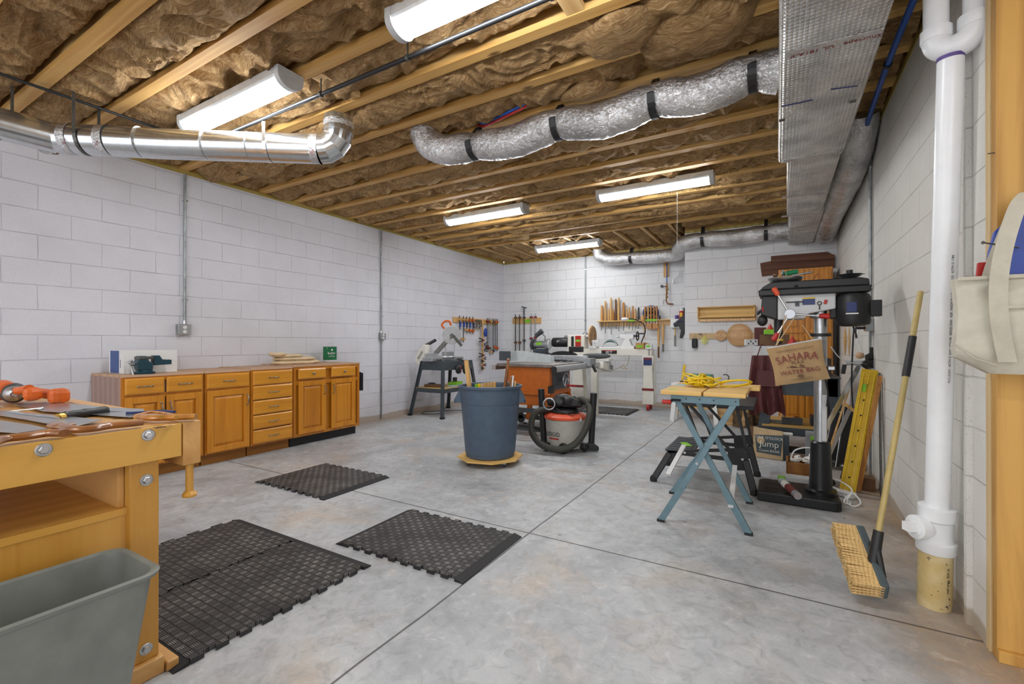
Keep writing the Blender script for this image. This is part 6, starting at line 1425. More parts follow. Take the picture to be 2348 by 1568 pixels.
obj('plug', MB().lathe((-.54, 3.30, .895), [(.012, 0), (.022, .01), (.022, .06), (.012, .08)], (1, .3, .1), 12), 'cordy', ec, smooth=True)
obj('hook_clip', MB().tube(arc((-.31, 3.38, .915), .022, -1.2, 2.2, 8), .004, 5), 'black', ec)

# ================================================================ drill press
dp_ = thing('drill_press', 'tall black and grey floor drill press with red handled feed levers', 'drill press', (.2, 3.95, 0))
CXp, CYp = .262, 3.97
base = MB().prism([(-.135, 3.77), (.345, 3.77), (.37, 3.80), (.37, 4.12), (.33, 4.16), (-.10, 4.16), (-.135, 4.12)], (0, 0, 0), (1, 0, 0), (0, 1, 0), (0, 0, .07))
obj('base_plate', base, 'blackm', dp_, bev=.01)
for y in (3.83, 3.90, 4.02): obj('base_slot', MB().b2((-.09, y, .0705), (.08, y + .014, .0715)), 'ink', dp_)
obj('column_foot', MB().lathe((CXp, CYp, .07), [(.10, 0), (.10, .02), (.075, .03), (.072, .05), (.062, .36), (.05, .37)], n=28), 'blackm', dp_, smooth=True)
obj('column', MB().cyl((CXp, CYp, .40), (CXp, CYp, 1.42), .041, n=28), 'steel', dp_, smooth=True)
rk_ = obj('rack', MB().b2((CXp + .006, CYp - .052, .44), (CXp + .03, CYp - .038, 1.2)), 'dsteel', dp_)
obj('rack_label', MB().b2((CXp + .004, CYp - .054, .45), (CXp + .032, CYp - .0525, .78)), 'lgrey', rk_)
obj('collar', MB().lathe((CXp, CYp, 1.195), [(.03, 0), (.068, .002), (.068, .022), (.03, .024)], n=28), 'black', dp_, smooth=True)
obj('collar', MB().lathe((CXp, CYp, 1.325), [(.04, 0), (.066, .01), (.066, .03), (.05, .034)], n=28), 'steel', dp_, smooth=True)
HX0 = aty(1783, 700, 3.87).x
ztop_ = 1.50; zbot_ = aty(1790, 733, 3.87).z
obj('head', MB().prism([(HX0, zbot_), (.16, zbot_ + .005), (.19, zbot_ + .04), (.345, zbot_ + .07), (.345, ztop_), (HX0, ztop_)], (0, 3.87, 0), (1, 0, 0), (0, 0, 1), (0, .20, 0)), 'lgrey', dp_, bev=.008)
obj('front_cover', MB().prism([(HX0 - .11, zbot_ + .04), (HX0, zbot_), (HX0, ztop_), (HX0 - .10, ztop_)], (0, 3.865, 0), (1, 0, 0), (0, 0, 1), (0, .21, 0)), 'black', dp_, bev=.008)
cvz = 1.495
obj('belt_cover', MB().prism([(-.125, cvz), (.535, cvz), (.54, cvz + .045), (-.13, cvz + .045)], (0, 3.83, 0), (1, 0, 0), (0, 0, 1), (0, .27, 0)).prism([(-.12, cvz + .045), (.53, cvz + .045), (.525, cvz + .088), (.48, cvz + .10), (-.05, cvz + .10), (-.10, cvz + .07)], (0, 3.84, 0), (1, 0, 0), (0, 0, 1), (0, .25, 0)), 'black', dp_, bev=.008)
obj('cover_knob', MB().ell((.11, 3.835, cvz + .062), (.012, .012, .008)), 'black', dp_)
mt_ = obj('motor', MB().lathe((.445, 3.92, 1.265), [(.06, 0), (.095, .012), (.102, .03), (.102, .20), (.09, .222)], n=30), 'black', dp_, smooth=True)
obj('motor_box', MB().b2((.53, 3.88, 1.33), (.60, 3.95, 1.44)), 'black', mt_, bev=.004)
obj('motor_label', MB().b2((.40, 3.8165, 1.36), (.455, 3.8185, 1.425)), 'navy', mt_); obj('motor_label', MB().b2((.395, 3.8165, 1.345), (.465, 3.8185, 1.353)), 'white', mt_)
obj('motor_bracket', MB().b2((.315, 3.90, 1.32), (.36, 3.98, 1.47)), 'black', dp_, bev=.008)
hb_ = aty(1811, 720, 3.80)
hub = obj('feed_hub', MB().lathe(hb_ + V((0, .07, 0)), [(.03, 0), (.03, .05), (.036, .055), (.036, .075), (.033, .078)], (0, -1, 0), 24), 'alu', dp_, smooth=True)
for (u, v, k, m_) in ((1777, 665, .88, 'vaco'), (1896, 725, .92, 'red'), (1776, 776, .88, 'red')):
    e = aty(u, v, 3.80); d = (e - hb_); dn = d.normalized(); s0 = hb_ + dn * .02
    sp_ = obj('feed_lever', MB().cyl(s0, e - dn * .03, .0065, n=10), 'chrome', hub, smooth=True)
    obj('lever_grip', MB().lathe(e - dn * .045, [(.010, 0), (.017, .006), (.018, .03), (.020, .055), (.012, .064)], dn, 14), m_, hub, smooth=True)
lb = aty(1855, 692, 3.865)
obj('spec_label', MB().b2((aty(1840, 692, 3.866).x, 3.866, aty(1840, 699, 3.866).z), (aty(1869, 692, 3.866).x, 3.8685, aty(1840, 683, 3.866).z)), 'navy', dp_)
obj('label_strip', MB().b2((aty(1840, 692, 3.866).x, 3.864, aty(1840, 685.5, 3.866).z), (aty(1869, 692, 3.866).x, 3.866, aty(1840, 682.5, 3.866).z)), 'yellow', dp_)
p_ = aty(1828, 692, 3.865); obj('chuck_key', MB().b2(p_ + V((-.012, -.006, -.03)), p_ + V((.012, .002, .005))).cyl(p_ + V((-.07, -.004, 0)), p_ + V((.04, -.004, 0)), .004), 'dgrey', dp_)
p_ = aty(1879, 695, 3.865); obj('switch_toggle', MB().tube(arc(p_, .012, 0, 2 * PI, 10)[:-1], .003, 5, closed=True).tube([p_ + V((0, -.004, -.01)), p_ + V((0, -.004, -.045))], .004, 5), 'dgrey', dp_)
p_ = aty(1893, 692, 3.865); obj('switch_key', MB().box(p_, (.018, .008, .03), ry=.3), 'red', dp_, bev=.003)
obj('quill', MB().cyl((.0, 3.96, 1.20), (.0, 3.96, zbot_ + .02), .03, n=20).cyl((.0, 3.96, 1.14), (.0, 3.96, 1.20), .022, n=16), 'black', dp_, smooth=True)
obj('quill_ring', MB().cyl((.0, 3.96, 1.165), (.0, 3.96, 1.18), .032, n=18), 'yellow', dp_, smooth=True)
obj('table_bracket', MB().b2((.30, 3.92, .955), (.345, 3.96, .985)), 'steel', dp_, bev=.006)
obj('air_tube', MB().tube(smooth_path([(.28, 3.90, .95), (.30, 3.895, .80), (.295, 3.90, .70)], 5), .006, 6), 'black', dp_, smooth=True)
# trays on top
for (x, w, d, lab) in ((.045, .24, .16, 'left shallow metal tray with odds and ends on the drill press'), ):
    t = thing('metal_tray', lab, 'tray', (x, 3.95, 1.61)); obj('tray', MB().lathe((x, 3.95, 1.60), [(.08, 0), (.105, .012), (.115, .032), (.110, .032), (.098, .014), (.02, .008)], n=36), 'steel', t, smooth=True); obj('foot_ring', MB().cyl((x, 3.95, 1.593), (x, 3.95, 1.603), .08), 'black', t)
t = thing('metal_tray', 'round metal dish with black knob at the motor end of the drill press', 'tray', (.43, 3.95, 1.61))
obj('tray', MB().lathe((.43, 3.95, 1.597), [(.03, 0), (.05, .012), (.09, .03), (.086, .03), (.04, .014), (.02, .01)], n=30), 'steel', t, smooth=True); obj('knob', MB().cyl((.43, 3.95, 1.60), (.43, 3.95, 1.66), .02, n=16), 'black', t, smooth=True)
items([('router_bit', 'green threaded bit lying on the left tray of the drill press', 'tool', 'cyl', V((.05, 3.91, 1.66)), (V((.12, 3.93, 1.672)), .018), 'green'),
       ('steel_rod', 'steel rod sticking out of the left tray of the drill press', 'tool', 'cyl', V((.09, 3.90, 1.642)), (V((.21, 3.92, 1.660)), .007), 'steel'),
       ('brass_nut', 'small brown knob in the left tray of the drill press', 'tool', 'ell', V((-.02, 3.94, 1.655)), (.018, .018, .014), 'brown'),
       ('mirror_lens', 'small round silver lens standing in the left tray', 'tool', 'cyl', V((.025, 3.90, 1.66)), (V((.035, 3.895, 1.662)), .022), 'steel')])
# canvas water bag
wbg = thing('water_bag', 'tan canvas Sahara water bag hanging from the drill press lever', 'bag', (.1, 3.74, .9))
yb_ = 3.72
cs_ = [aty(u, v, yb_) for u, v in ((1757, 800), (1885, 778), (1904, 868), (1778, 885))]
def bp2(s_, t_): a = cs_[0].lerp(cs_[1], s_); b = cs_[3].lerp(cs_[2], s_); return a.lerp(b, t_)
N1, N2 = 22, 16; vs = []; fs = []
for side in (-1, 1):
    for i in range(N1 + 1):
        for j in range(N2 + 1):
            s_, t_ = i / N1, j / N2; p = bp2(s_, t_); th = .022 * (math.sin(PI * s_) * math.sin(PI * min(1, t_ * .9 + .1))) ** .5 if 0 < s_ < 1 and j < N2 else 0
            inx = .012 * math.sin(PI * t_) * (1 if s_ < .5 else -1) * (abs(s_ - .5) * 2) ** 3
            vs.append(p + V((inx, side * (th + .001) + .007 * noise.noise(p * 14) + .003 * noise.noise(p * 40), 0)))
n1 = (N1 + 1) * (N2 + 1)
for k in (0, 1):
    for i in range(N1):
        for j in range(N2):
            a = k * n1 + i * (N2 + 1) + j; f = (a, a + 1, a + N2 + 2, a + N2 + 1); fs.append(f if k == 0 else f[::-1])
obj('bag', MB().add(vs, fs), 'burlap', wbg, smooth=True)
ex = (cs_[1] - cs_[0]).normalized(); ez = V((-ex.z, 0, ex.x))
obj('top_rod', MB().cyl(cs_[0] + V((.01, 0, .004)), cs_[1] + V((0, 0, .004)), .006), 'lgrey', wbg)
cb = bp2(.5, .5) + V((0, -.0285, 0))
text('printed_text', 'SAHARA', .074, cb + ez * .045 + V((0, -.002, 0)), ex, ez, 'dred', wbg, bend=.55, sx=.9)
text('printed_text', 'FLAX', .032, cb + ez * .008, ex, ez, 'brown', wbg)
text('printed_text', 'WATER BAG', .040, cb - ez * .055, ex, ez, 'dred', wbg, sx=1.05)
text('printed_text', 'PUREST DRINKING WATER COOL', .015, cb + ez * .098 + V((0, -.002, 0)), ex, ez, 'brown', wbg)
text('printed_text', 'Canvas Specialty Product', .013, cb - ez * .105 + V((0, -.001, 0)), ex, ez, 'brown', wbg)
obj('emblem', MB().box(cb - ez * .028, (.15, .001, .003)).box(cb - ez * .020 + ex * .02, (.03, .001, .016), ry=.3).box(cb - ez * .018 - ex * .03, (.035, .001, .01)).prism([(0, 0), (.02, .006), (.012, .022), (-.012, .022), (-.02, .006)], cb - ez * .098, ex, ez, V((0, -.001, 0))), 'brown', wbg)
for (a, b) in ((aty(1779, 793, yb_ + .0), aty(1803, 722, 3.745)), (aty(1779, 793, yb_), aty(1822, 727, 3.745)), (aty(1866, 783, yb_), aty(1840, 745, 3.86))): obj('rope', MB().tube([a, b], .0035, 6), 'tan', wbg)
tb_ = thing('caulk_tube', 'clear tube with red label lying on the drill press base pointing at the viewer', 'tube', (.07, 3.78, .07))
ta, tbb = V((.02, 3.97, .115)), V((.115, 3.70, .095)); td_ = (tbb - ta).normalized()
obj('barrel', MB().cyl(ta, tbb, .025, n=20), 'glass', tb_, smooth=True); obj('label', MB().cyl(ta + td_ * .10, tbb - td_ * .05, .0256, n=20, caps=False), 'maroon', tb_, smooth=True)
obj('white_band', MB().cyl(ta + td_ * .05, ta + td_ * .12, .0258, n=20, caps=False), 'paper', tb_, smooth=True); obj('piston', MB().cyl(tbb - td_ * .02, tbb - td_ * .012, .022, n=20), 'dred', tb_)
cxx = thing('clear_case', 'long clear plastic case behind the drill press base', 'case', (.1, 4.3, 0)); obj('case', MB().b2((-.06, 4.24, .002), (.30, 4.34, .085)), 'lgrey', cxx, bev=.004); obj('green_tag', MB().box((.02, 4.238, .07), (.05, .003, .03)), 'lime', cxx)

# ================================================================ dark steel stand, apron, boxes
ds = thing('machine_stand', 'dark blue-grey steel machine stand with a pine shelf behind the drill press', 'stand', (.2, 5.8, 0))
DX0, DX1, DY0, DY1 = -.12, .50, 5.42, 6.05
for (x, y) in ((DX0, DY0), (DX1, DY0), (DX0, DY1), (DX1, DY1)):
    sx = -1 if x == DX0 else 1; obj('leg', MB().bar((x - sx * .05, y, .80), (x + sx * .05, y, .0), .10, .02, up=(0, 1, 0)), 'stand', ds, bev=.003)
obj('upper_panel', MB().b2((DX0, DY0 - .01, .62), (DX1, DY0 + .01, .80)).b2((DX0, DY1, .62), (DX1, DY1 + .02, .80)), 'stand', ds, bev=.003)
obj('top_plate', MB().b2((DX0 - .02, DY0 - .03, .80), (DX1 + .02, DY1 + .03, .815)), 'stand', ds, bev=.003)
obj('shelf_rail', MB().b2((DX0 - .03, DY0 - .02, .21), (DX1 + .03, DY0, .29)), 'stand', ds); obj('shelf', MB().b2((DX0 - .03, DY0 - .02, .29), (DX1 + .03, DY1, .31)), 'pine', ds)
obj('base_bar', MB().b2((DX0 - .05, DY0 - .02, .04), (DX1 + .05, DY0 + .02, .10)), 'black', ds)
items([('hand_plane', 'dark hand plane on the shelf of the dark steel stand', 'plane', 'box', (.12, 5.50, .345), (.18, .06, .065, .1), 'dgrey'),
       ('plane_knob', 'brown wooden tool beside the hand plane on the steel stand shelf', 'tool', 'ell', (.16, 5.60, .35), (.05, .03, .038), 'handy'),
       ('metal_box', 'small metal tin on the shelf of the dark steel stand', 'tin', 'box', (-.02, 5.52, .325), (.13, .08, .028, -.1), 'dsteel'),
       ('yellow_tool', 'small yellow handled tool on the steel stand shelf', 'tool', 'ell', (.04, 5.62, .36), (.025, .025, .048), 'hand'),
       ('black_case', 'black case at the right side of the steel stand shelf', 'case', 'box', (.36, 5.60, .36), (.16, .2, .09, 0), 'black'),
       ('motor_unit', 'black boxy machine body on the dark steel stand behind the canvas bag', 'machine', 'box', (.20, 5.72, .905), (.50, .5, .178, 0), 'black'),
       ('black_box', 'black metal box on top of the machine behind the canvas bag', 'box', 'box', tuple(aty(1775, 780, 5.50) + V((0, .1, 0))), (.27, .2, .12, 0), 'brown'),
       ('white_box', 'white and black carton under the black metal box', 'box', 'box', tuple(aty(1760, 804, 5.50) + V((.03, .1, 0))), (.34, .24, .10, 0), 'lgrey'),
       ('sticky_pad', 'bright lime note pad on top of the black metal box', 'note pad', 'box', tuple(aty(1767, 761, 5.52)), (.12, .1, .05, .1), 'lime'),
       ('red_clip', 'red triangular clip on the lime note pad', 'clip', 'cone', tuple(aty(1766, 748, 5.52)), (.035, .03, .035), 'red'),
       ('leather_pouch', 'maroon leather pouch left of the lime note pad', 'pouch', 'box', tuple(aty(1743, 772, 5.62)), (.11, .08, .20, .1), 'leather'),
       ('paper_sheet', 'white paper sticking out under the cartons', 'paper', 'box', tuple(aty(1752, 822, 5.42)), (.17, .06, .05, 0), 'paper'),
       ('patterned_box', 'black and white patterned little box at the left of the stack', 'box', 'box', tuple(aty(1722, 785, 5.60)), (.12, .1, .065, .2), 'lgrey'),
       ('red_cone', 'small red pyramid on the machine behind the canvas bag', 'tool', 'cone', tuple(aty(1817, 778, 5.50)), (.05, .04, .05), 'red')])
pb0 = aty(1722, 785, 5.545)
for i in range(5): tag(obj('paper_dot', MB().box(pb0 + V((-.045 + i * .022, 0, (-1) ** i * .012)), (.01, .004, .018)), 'ink'), 'black square spot on the patterned little box', 'mark', 'spots on the patterned box')
tag(obj('ear_protectors', MB().tube(arc(aty(1752, 724, 3.90), .045, .2, 2.9, 12), .012, 8).ell(aty(1748, 735, 3.90), (.036, .03, .042)), 'black', smooth=True), 'black ear protectors hanging at the front of the drill press head', 'ear protectors')
tag(obj('red_ribbon', MB().tube(smooth_path([aty(1752, 690, 3.88), aty(1749, 705, 3.87), aty(1750, 715, 3.87)], 3), .007, 6), 'red'), 'red and yellow tag hanging at the left end of the drill press', 'tag')
apn = thing('leather_apron', 'maroon leather work apron hanging in front of the dark steel stand', 'apron', (-.2, 5.3, .4))
Yq = 5.34; ap_ = [(1724, 818), (1716, 880), (1717, 925), (1723, 951), (1735, 946), (1770, 948), (1800, 944), (1805, 940), (1798, 905), (1785, 875), (1780, 822), (1750, 812)]
vs = [aty(u, v, Yq) for u, v in ap_]; L_ = [vs[0], vs[1], vs[2], vs[3]]
grid = []
for j in range(13):
    t_ = j / 12; v = 815 + (948 - 815) * t_; ul = 1724 - 8 * min(1, t_ * 2.2) + 4 * max(0, t_ - .8) * 5; ur = 1782 + 20 * t_
    grid += [aty(ul + (ur - ul) * i / 16, v + (5 * math.sin(i * .9) if j == 12 else 0), Yq) + V((0, -.025 * math.sin(i * 1.1 + t_ * 2) * (.3 + t_) - .01, 0)) for i in range(17)]
nq = len(grid)
fs = [(j * 17 + i, j * 17 + 17 + i, j * 17 + 18 + i, j * 17 + 1 + i) for j in range(12) for i in range(16)]
obj('leather', MB().add(grid + [p + V((0, .006, 0)) for p in grid], fs + [tuple(nq + k for k in f[::-1]) for f in fs]), 'leather', apn, smooth=True)
obj('pocket', MB().box(aty(1762, 868, Yq - .045), (.20, .004, .16)), 'leather', apn, bev=.002)
obj('neck_strap', MB().tube([aty(1737, 815, Yq), aty(1745, 790, 5.5), aty(1765, 795, 5.5)], .006, 6), 'leather', apn)
# record sleeve sign
sl = thing('record_sleeve', 'grey and tan record sleeve reading One O\u2019Clock Jump leaning against a box', 'record sleeve', (-.08, 5.1, 0))
sa, sb = atz(1718, 1045, 0.004), atz(1795, 1056, .004); su = (sb - sa).normalized(); up_ = V((0, .12, 1)).normalized(); sn = su.cross(up_)
W_, H_ = (sb - sa).length, .30
obj('sleeve', MB().prism([(0, 0), (W_, 0), (W_, H_ - .02), (0, H_)], sa - sn * .012, su, up_, sn * .012), 'tan', sl, bev=.002)
obj('spine', MB().prism([(0, 0), (.035, 0), (.035, H_), (0, H_)], sa, su, up_, sn * .002), 'brown', sl)
sc2 = sa + su * (W_ * .60) + up_ * .14
obj('grey_panel', MB().prism([(-.11, -.09), (.10, -.10), (.12, .10), (-.13, .08)], sc2, su, up_, sn * .0015), 'slate', sl)
text('printed_text', 'ONE O\u2019CLOCK', .036, sc2 + up_ * .06 + sn * .002, su, up_, 'cream', sl); text('printed_text', 'Jump', .085, sc2 + up_ * .0 + sn * .002, su, up_, 'cream', sl)
text('printed_text', 'Count BASIE', .034, sc2 - up_ * .065 + sn * .002, su, up_, 'cream', sl)
obj('round_figure', MB().lathe(sc2 - su * .075 + up_ * .03 + sn * .002, [(.001, 0), (.035, 0), (.035, .001), (.001, .001)], sn, 20), 'tan', sl)
items([('storage_box', 'low box with pale top propping up the record sleeve', 'box', 'box', (.0, 5.27, .12), (.18, .12, .24, 0), 'stand'),
       ('cream_strip', 'cream strip lying on the box behind the record sleeve', 'strip', 'box', (-.0, 5.25, .252), (.24, .05, .022, .03), 'cream')])
wx = thing('wooden_crate', 'small brown wooden crate full of odds and ends behind the drill press foot', 'crate', (.22, 4.6, 0))
p0 = atz(1803, 1106, 0)
for (a, b) in (((0, 0, 0), (.29, .014, .17)), ((0, .24, 0), (.29, .254, .17)), ((0, 0, 0), (.014, .254, .17)), ((.276, 0, 0), (.29, .254, .17)), ((0, 0, 0), (.29, .254, .012))): obj('side_board', MB().b2(p0 + V(a), p0 + V(b)), 'oakd', wx, bev=.001)
random.seed(5)
stf = MB()
for i in range(26):
    c = p0 + V((random.uniform(.04, .25), random.uniform(.03, .22), random.uniform(.13, .19))); stf.box(c, (random.uniform(.02, .06), random.uniform(.01, .04), .018), rz=random.uniform(0, 3), rx=random.uniform(-.5, .5))
o = tag(obj('hardware_pile', stf, 'paper'), 'white and dark odds and ends heaped in the brown crate', 'hardware'); o['kind'] = 'stuff'; o.location.z += .001
tag(obj('white_hoop', MB().tube(smooth_path([p0 + V((.03, .10, .17)), p0 + V((.06, .1, .25)), p0 + V((.15, .1, .285)), p0 + V((.24, .10, .27))], 5), .006, 6), 'white', smooth=True), 'white plastic hoop handle arching over the crate', 'handle')
items([('electronics_box', 'grey box with lime label just behind the crate', 'box', 'box', (.30, 5.1, .16), (.16, .14, .31, 0), 'grey'), ('lime_label', 'lime label on the grey box behind the crate', 'label', 'box', (.30, 5.027, .26), (.09, .004, .06, 0), 'lime')])

# ================================================================ oak pantry cabinet and boards at the back right
pcb = thing('tall_cabinet', 'tall oak cabinet with arched doors in the back right corner', 'cabinet', (.3, 7.3, 0))
PX0, PX1, PY0, PYb = .0, .60, 7.10, 7.50
obj('carcass', MB().b2((PX0, PY0, .0), (PX1, PYb, 2.13)), 'oak', pcb, bev=.002); obj('side_panel', MB().b2((PX1, PY0, 0), (PX1 + .004, PYb, 2.13)), 'walnut', pcb)
def pdoor(x0, x1, z0, z1, arch):
    y = PY0; rl_ = .055; d = MB().b2((x0, y - .018, z0), (x0 + rl_, y, z1)).b2((x1 - rl_, y - .018, z0), (x1, y, z1)).b2((x0 + rl_, y - .018, z0), (x1 - rl_, y, z0 + rl_))
    n = 12; a, b = x0 + rl_, x1 - rl_; top = [(a + (b - a) * i / n, z1 - .14 + (.085 * math.sin(PI * i / n) ** 2 if arch else .085)) for i in range(n + 1)]
    d.prism(top + [(b, z1), (a, z1)], (0, y - .018, 0), (1, 0, 0), (0, 0, 1), (0, .018, 0)); o = obj('door', d, 'oak', pcb, bev=.002)
    e = .03; tp = [(a + e + (b - a - 2 * e) * i / n, z1 - .14 - e + (.085 * math.sin(PI * i / n) ** 2 if arch else .085)) for i in range(n + 1)]
    obj('panel', MB().prism([(a + e, z0 + rl_ + e)] + [(b - e, z0 + rl_ + e)] + tp[::-1], (0, y - .012, 0), (1, 0, 0), (0, 0, 1), (0, .012, 0)), 'oak', o, bev=.004)
mdx = (PX0 + PX1) / 2
for a, b in ((PX0 + .02, mdx - .004), (mdx + .004, PX1 - .02)): pdoor(a, b, 1.28, 2.10, True); pdoor(a, b, .12, 1.24, False)
wq = [aty(u, v, 7.48) for u, v in ((1743, 603), (1768, 598), (1915, 590), (1915, 613), (1747, 633))]
tag(obj('brown_board', MB().prism([(p.x, p.z) for p in wq], (0, 7.49, 0), (1, 0, 0), (0, 0, 1), (0, .02, 0)), 'walnut', bev=.002), 'lower dark brown board on the wall above the oak cabinet', 'board')
wq = [aty(u, v, 7.47) for u, v in ((1768, 602), (1768, 587), (1898, 577), (1908, 583), (1914, 584), (1914, 594))]
tag(obj('brown_board', MB().prism([(p.x, p.z) for p in wq], (0, 7.465, 0), (1, 0, 0), (0, 0, 1), (0, .02, 0)), 'walnut', bev=.002), 'upper dark brown board with a notched end above the oak cabinet', 'board')

# ================================================================ long things leaning on the right wall
lv = thing('yellow_level', 'long yellow spirit level leaning on the right wall', 'level', (.5, 4.3, 0))
def lean(u0, v0, z0, u1, v1, x1): return atz(u0, v0, z0), atx(u1, v1, x1)
a, b = lean(1942, 1128, .02, 1993, 858, .615); d = (b - a).normalized()
obj('body', MB().bar(a, b, .10, .03, up=(-.2, -1, .2)), 'yellow', lv, bev=.004)
sdx = d.cross(V((-.2, -1, .2)).normalized()).normalized()
for s_ in (-1, 0, 1): obj('rib', MB().bar(a + sdx * (.035 * s_) + V((0, -.018, .004)), b + sdx * (.035 * s_) + V((0, -.018, .004)), .008, .008), 'cordy', lv)
for k in range(7): q = a.lerp(b, .12 + k * .13) + V((-.005, -.02, .005)); obj('mark', MB().box(q, (.012, .004, .012)), 'ink', lv)
obj('end_cap', MB().bar(b - d * .03, b + d * .035, .105, .036, up=(-.2, -1, .2)), 'yellow', lv, bev=.004)
obj('green_paint', MB().bar(b - d * .14 + V((-.02, -.018, 0)), b - d * .08 + V((-.02, -.018, 0)), .03, .004), 'lime', lv)
a2, b2_ = lean(1968, 1125, .01, 2018, 862, .655); tag(obj('pine_strip', MB().bar(a2, b2_, .028, .03), 'handl', bev=.001), 'orange-brown wooden strip leaning beside the yellow level', 'strip')
a2 = V((.655, 4.28, .01)); tag(obj('steel_angle', MB().bar(a2, (.665, 4.42, .92), .03, .012), 'dsteel'), 'narrow dark steel bar leaning on the wall right of the yellow level', 'bar')
for i, (u0, v0, u1, v1, w, m_, lab) in enumerate(((1903, 1062, 1926, 938, .10, 'black', 'black long case leaning left of the yellow level, left one'), (1935, 1072, 1955, 935, .12, 'blackm', 'black long case leaning left of the yellow level, right one'))):
    t = thing('saw_guide_case', lab, 'case', atz(u0, v0, .02), 'black cases by the yellow level'); A1 = atz(u0, v0, .02); B1 = aty(u1, v1, A1.y + .22)
    obj('case', MB().bar(A1, B1, w, .03, up=(0, -1, .2)), m_, t, bev=.008); obj('edge_strip', MB().bar(A1 + V((-w / 2 - .002, -.01, 0)), B1 + V((-w / 2 - .002, -.01, 0)), .006, .02), 'steel', t)
    obj('end_knob', MB().ell(A1 + V((0, -.02, .02)), (.04, .03, .02)), 'steel', t, smooth=True); obj('top_screw', MB().cyl(B1 + V((0, -.02, -.03)), B1 + V((0, -.03, -.03)), .012, n=10), 'lgrey', t)
tag(obj('orange_strap', MB().box(aty(1948, 934, 4.62), (.11, .01, .025), ry=.7), 'hand'), 'orange strap end across the tops of the black cases', 'strap')
for i, (u0, v0, u1, v1, w, m_, lab) in enumerate(((1921, 930, 1972, 835, .035, 'galv', 'left grey-green aluminium rail leaning behind the black cases'), (1945, 945, 1988, 850, .03, 'alu', 'right aluminium rail leaning behind the black cases'), (1936, 925, 1948, 888, .012, 'hand', 'narrow yellowish stick behind the black cases'))):
    A1 = aty(u1, v1, 4.95); B0 = aty(u0, v0, 4.80); dd = (B0 - A1); k = (A1.z - .01) / (A1.z - B0.z); tag(obj('leaning_rail', MB().bar(A1, A1 + dd * k, w, .015, up=(0, 1, 0)), m_, bev=.001), lab, 'rail')
rc = thing('roller_clamp', 'pair of black spring clamps gripping a white roller above the leaning rails', 'clamp', (.6, 4.9, 1.0))
pz = aty(1968, 832, 4.75); pz2 = aty(1992, 818, 4.80)
obj('roller', MB().cyl(pz + V((-.09, 0, 0)), pz + V((.04, .02, .0)), .022, n=14), 'lgrey', rc, smooth=True); obj('ball', MB().ell(pz2 + V((-.06, 0, .01)), (.032, .032, .028)), 'skin', rc, smooth=True)
for c in (pz + V((.05, -.02, -.01)), pz2 + V((.01, -.02, .0))): obj('clamp_head', MB().ell(c, (.034, .02, .034)).box(c + V((.005, 0, .05)), (.022, .02, .06)).box(c + V((.005, 0, -.06)), (.024, .02, .07)), 'black', rc, smooth=True)
obj('clamp_arm', MB().box(pz + V((-.10, -.01, -.055)), (.03, .02, .08), ry=.15), 'black', rc, bev=.004)
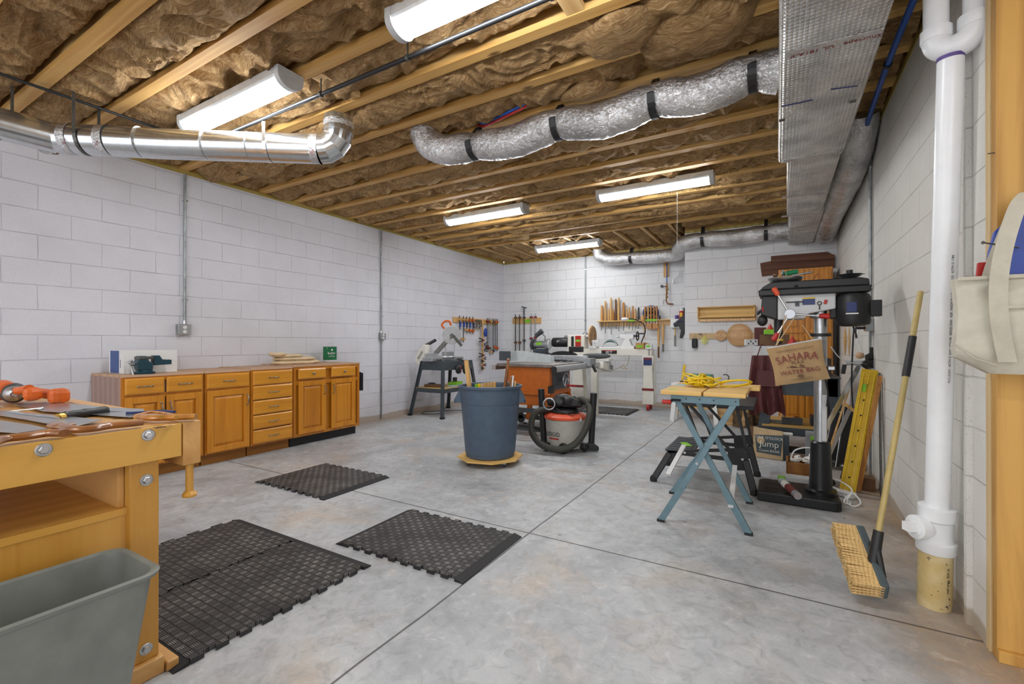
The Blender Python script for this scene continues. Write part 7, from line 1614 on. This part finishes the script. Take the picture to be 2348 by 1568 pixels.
# hanging strips on the right wall and cords
for i, (u, v0, v1, m_, w, lab) in enumerate(((1938, 750, 815, 'hand', .03, 'pale leaf shaped wooden handle hanging near the outlet, left'), (1947, 748, 818, 'tan', .03, 'pale leaf shaped handle hanging near the outlet, right'), (1957, 745, 795, 'pexblue', .012, 'blue rod hanging on the right wall near the outlet'), (1967, 745, 800, 'white', .016, 'white strip hanging beside the blue rod'))):
    a, b = atx(u, v0, .645), atx(u, v1, .645); b.y = a.y; tag(obj('hanging_tool', MB().lathe(a, [(.002, 0), (w * .3, .05), (w * .5, (a - b).length * .5), (w * .25, (a - b).length * .85), (.002, (a - b).length)], (0, 0, -1), 8), m_, smooth=True), lab, 'tool', 'tools hanging near the outlet')
tag(obj('hook_strip', MB().b2((.655, 5.0, 1.40), (.679, 5.75, 1.43)), 'dsteel'), 'dark hook strip on the right wall by the outlet', 'hook strip')
for (z, lab, pts_) in ((1.315, 'black cord from the upper outlet plug running to the drill press motor', [(.60, 4.80, 1.315), (.56, 4.72, 1.30), (.53, 4.5, 1.20), (.50, 4.2, 1.20), (.46, 4.02, 1.262)]), (1.275, 'black cord from the lower plug hanging down behind the black cases', [(.60, 4.80, 1.275), (.55, 4.75, 1.26), (.535, 4.72, 1.10), (.53, 4.74, .80), (.54, 4.76, .5), (.50, 4.78, .2), (.45, 4.7, .01)])):
    t = thing('power_cord', lab, 'cord', pts_[0]); obj('cable', MB().tube(smooth_path(pts_, 6), .006, 7), 'black', t, smooth=True); obj('plug', MB().bar((.63, 4.80, z), (.57, 4.79, z), .03, .022), 'black', t, bev=.004)
tag(obj('white_cord', MB().tube(smooth_path([aty(1905, 795, 4.4), aty(1925, 820, 4.5), aty(1950, 831, 4.7), (.60, 4.72, .98)], 6), .004, 6), 'white', smooth=True), 'thin white cord from the drill press column toward the right wall', 'cord')
tag(obj('white_cord', MB().tube(smooth_path([(.58, 4.85, 1.20), (.60, 4.82, 1.12), (.63, 4.80, 1.02)], 6), .003, 6), 'white', smooth=True), 'short white cord hanging under the wall outlet box', 'cord')
pst = thing('power_strip', 'white power strip with tangled white cord on the floor by the yellow level', 'power strip', (.38, 4.1, 0))
obj('strip', MB().box((.40, 4.22, .022), (.07, .20, .04), rz=.9), 'white', pst, bev=.006)
obj('cord', MB().tube(smooth_path([(.42, 4.15, .02), (.44, 4.0, .01), (.40, 3.98, .02), (.43, 4.06, .045), (.47, 4.08, .06), (.50, 4.02, .02), (.45, 3.95, .008), (.42, 4.02, .02), (.46, 4.1, .08), (.40, 4.2, .11), (.34, 4.3, .10)], 7), .005, 6), 'white', pst, smooth=True)
items([('steel_knob', 'dark knob on the floor behind the drill press foot', 'knob', 'ell', (.36, 4.45, .03), (.035, .035, .03), 'black'), ('brick_block', 'small dark block on the floor against the right wall', 'block', 'box', (.60, 4.50, .05), (.09, .12, .1, 0), 'brown')])
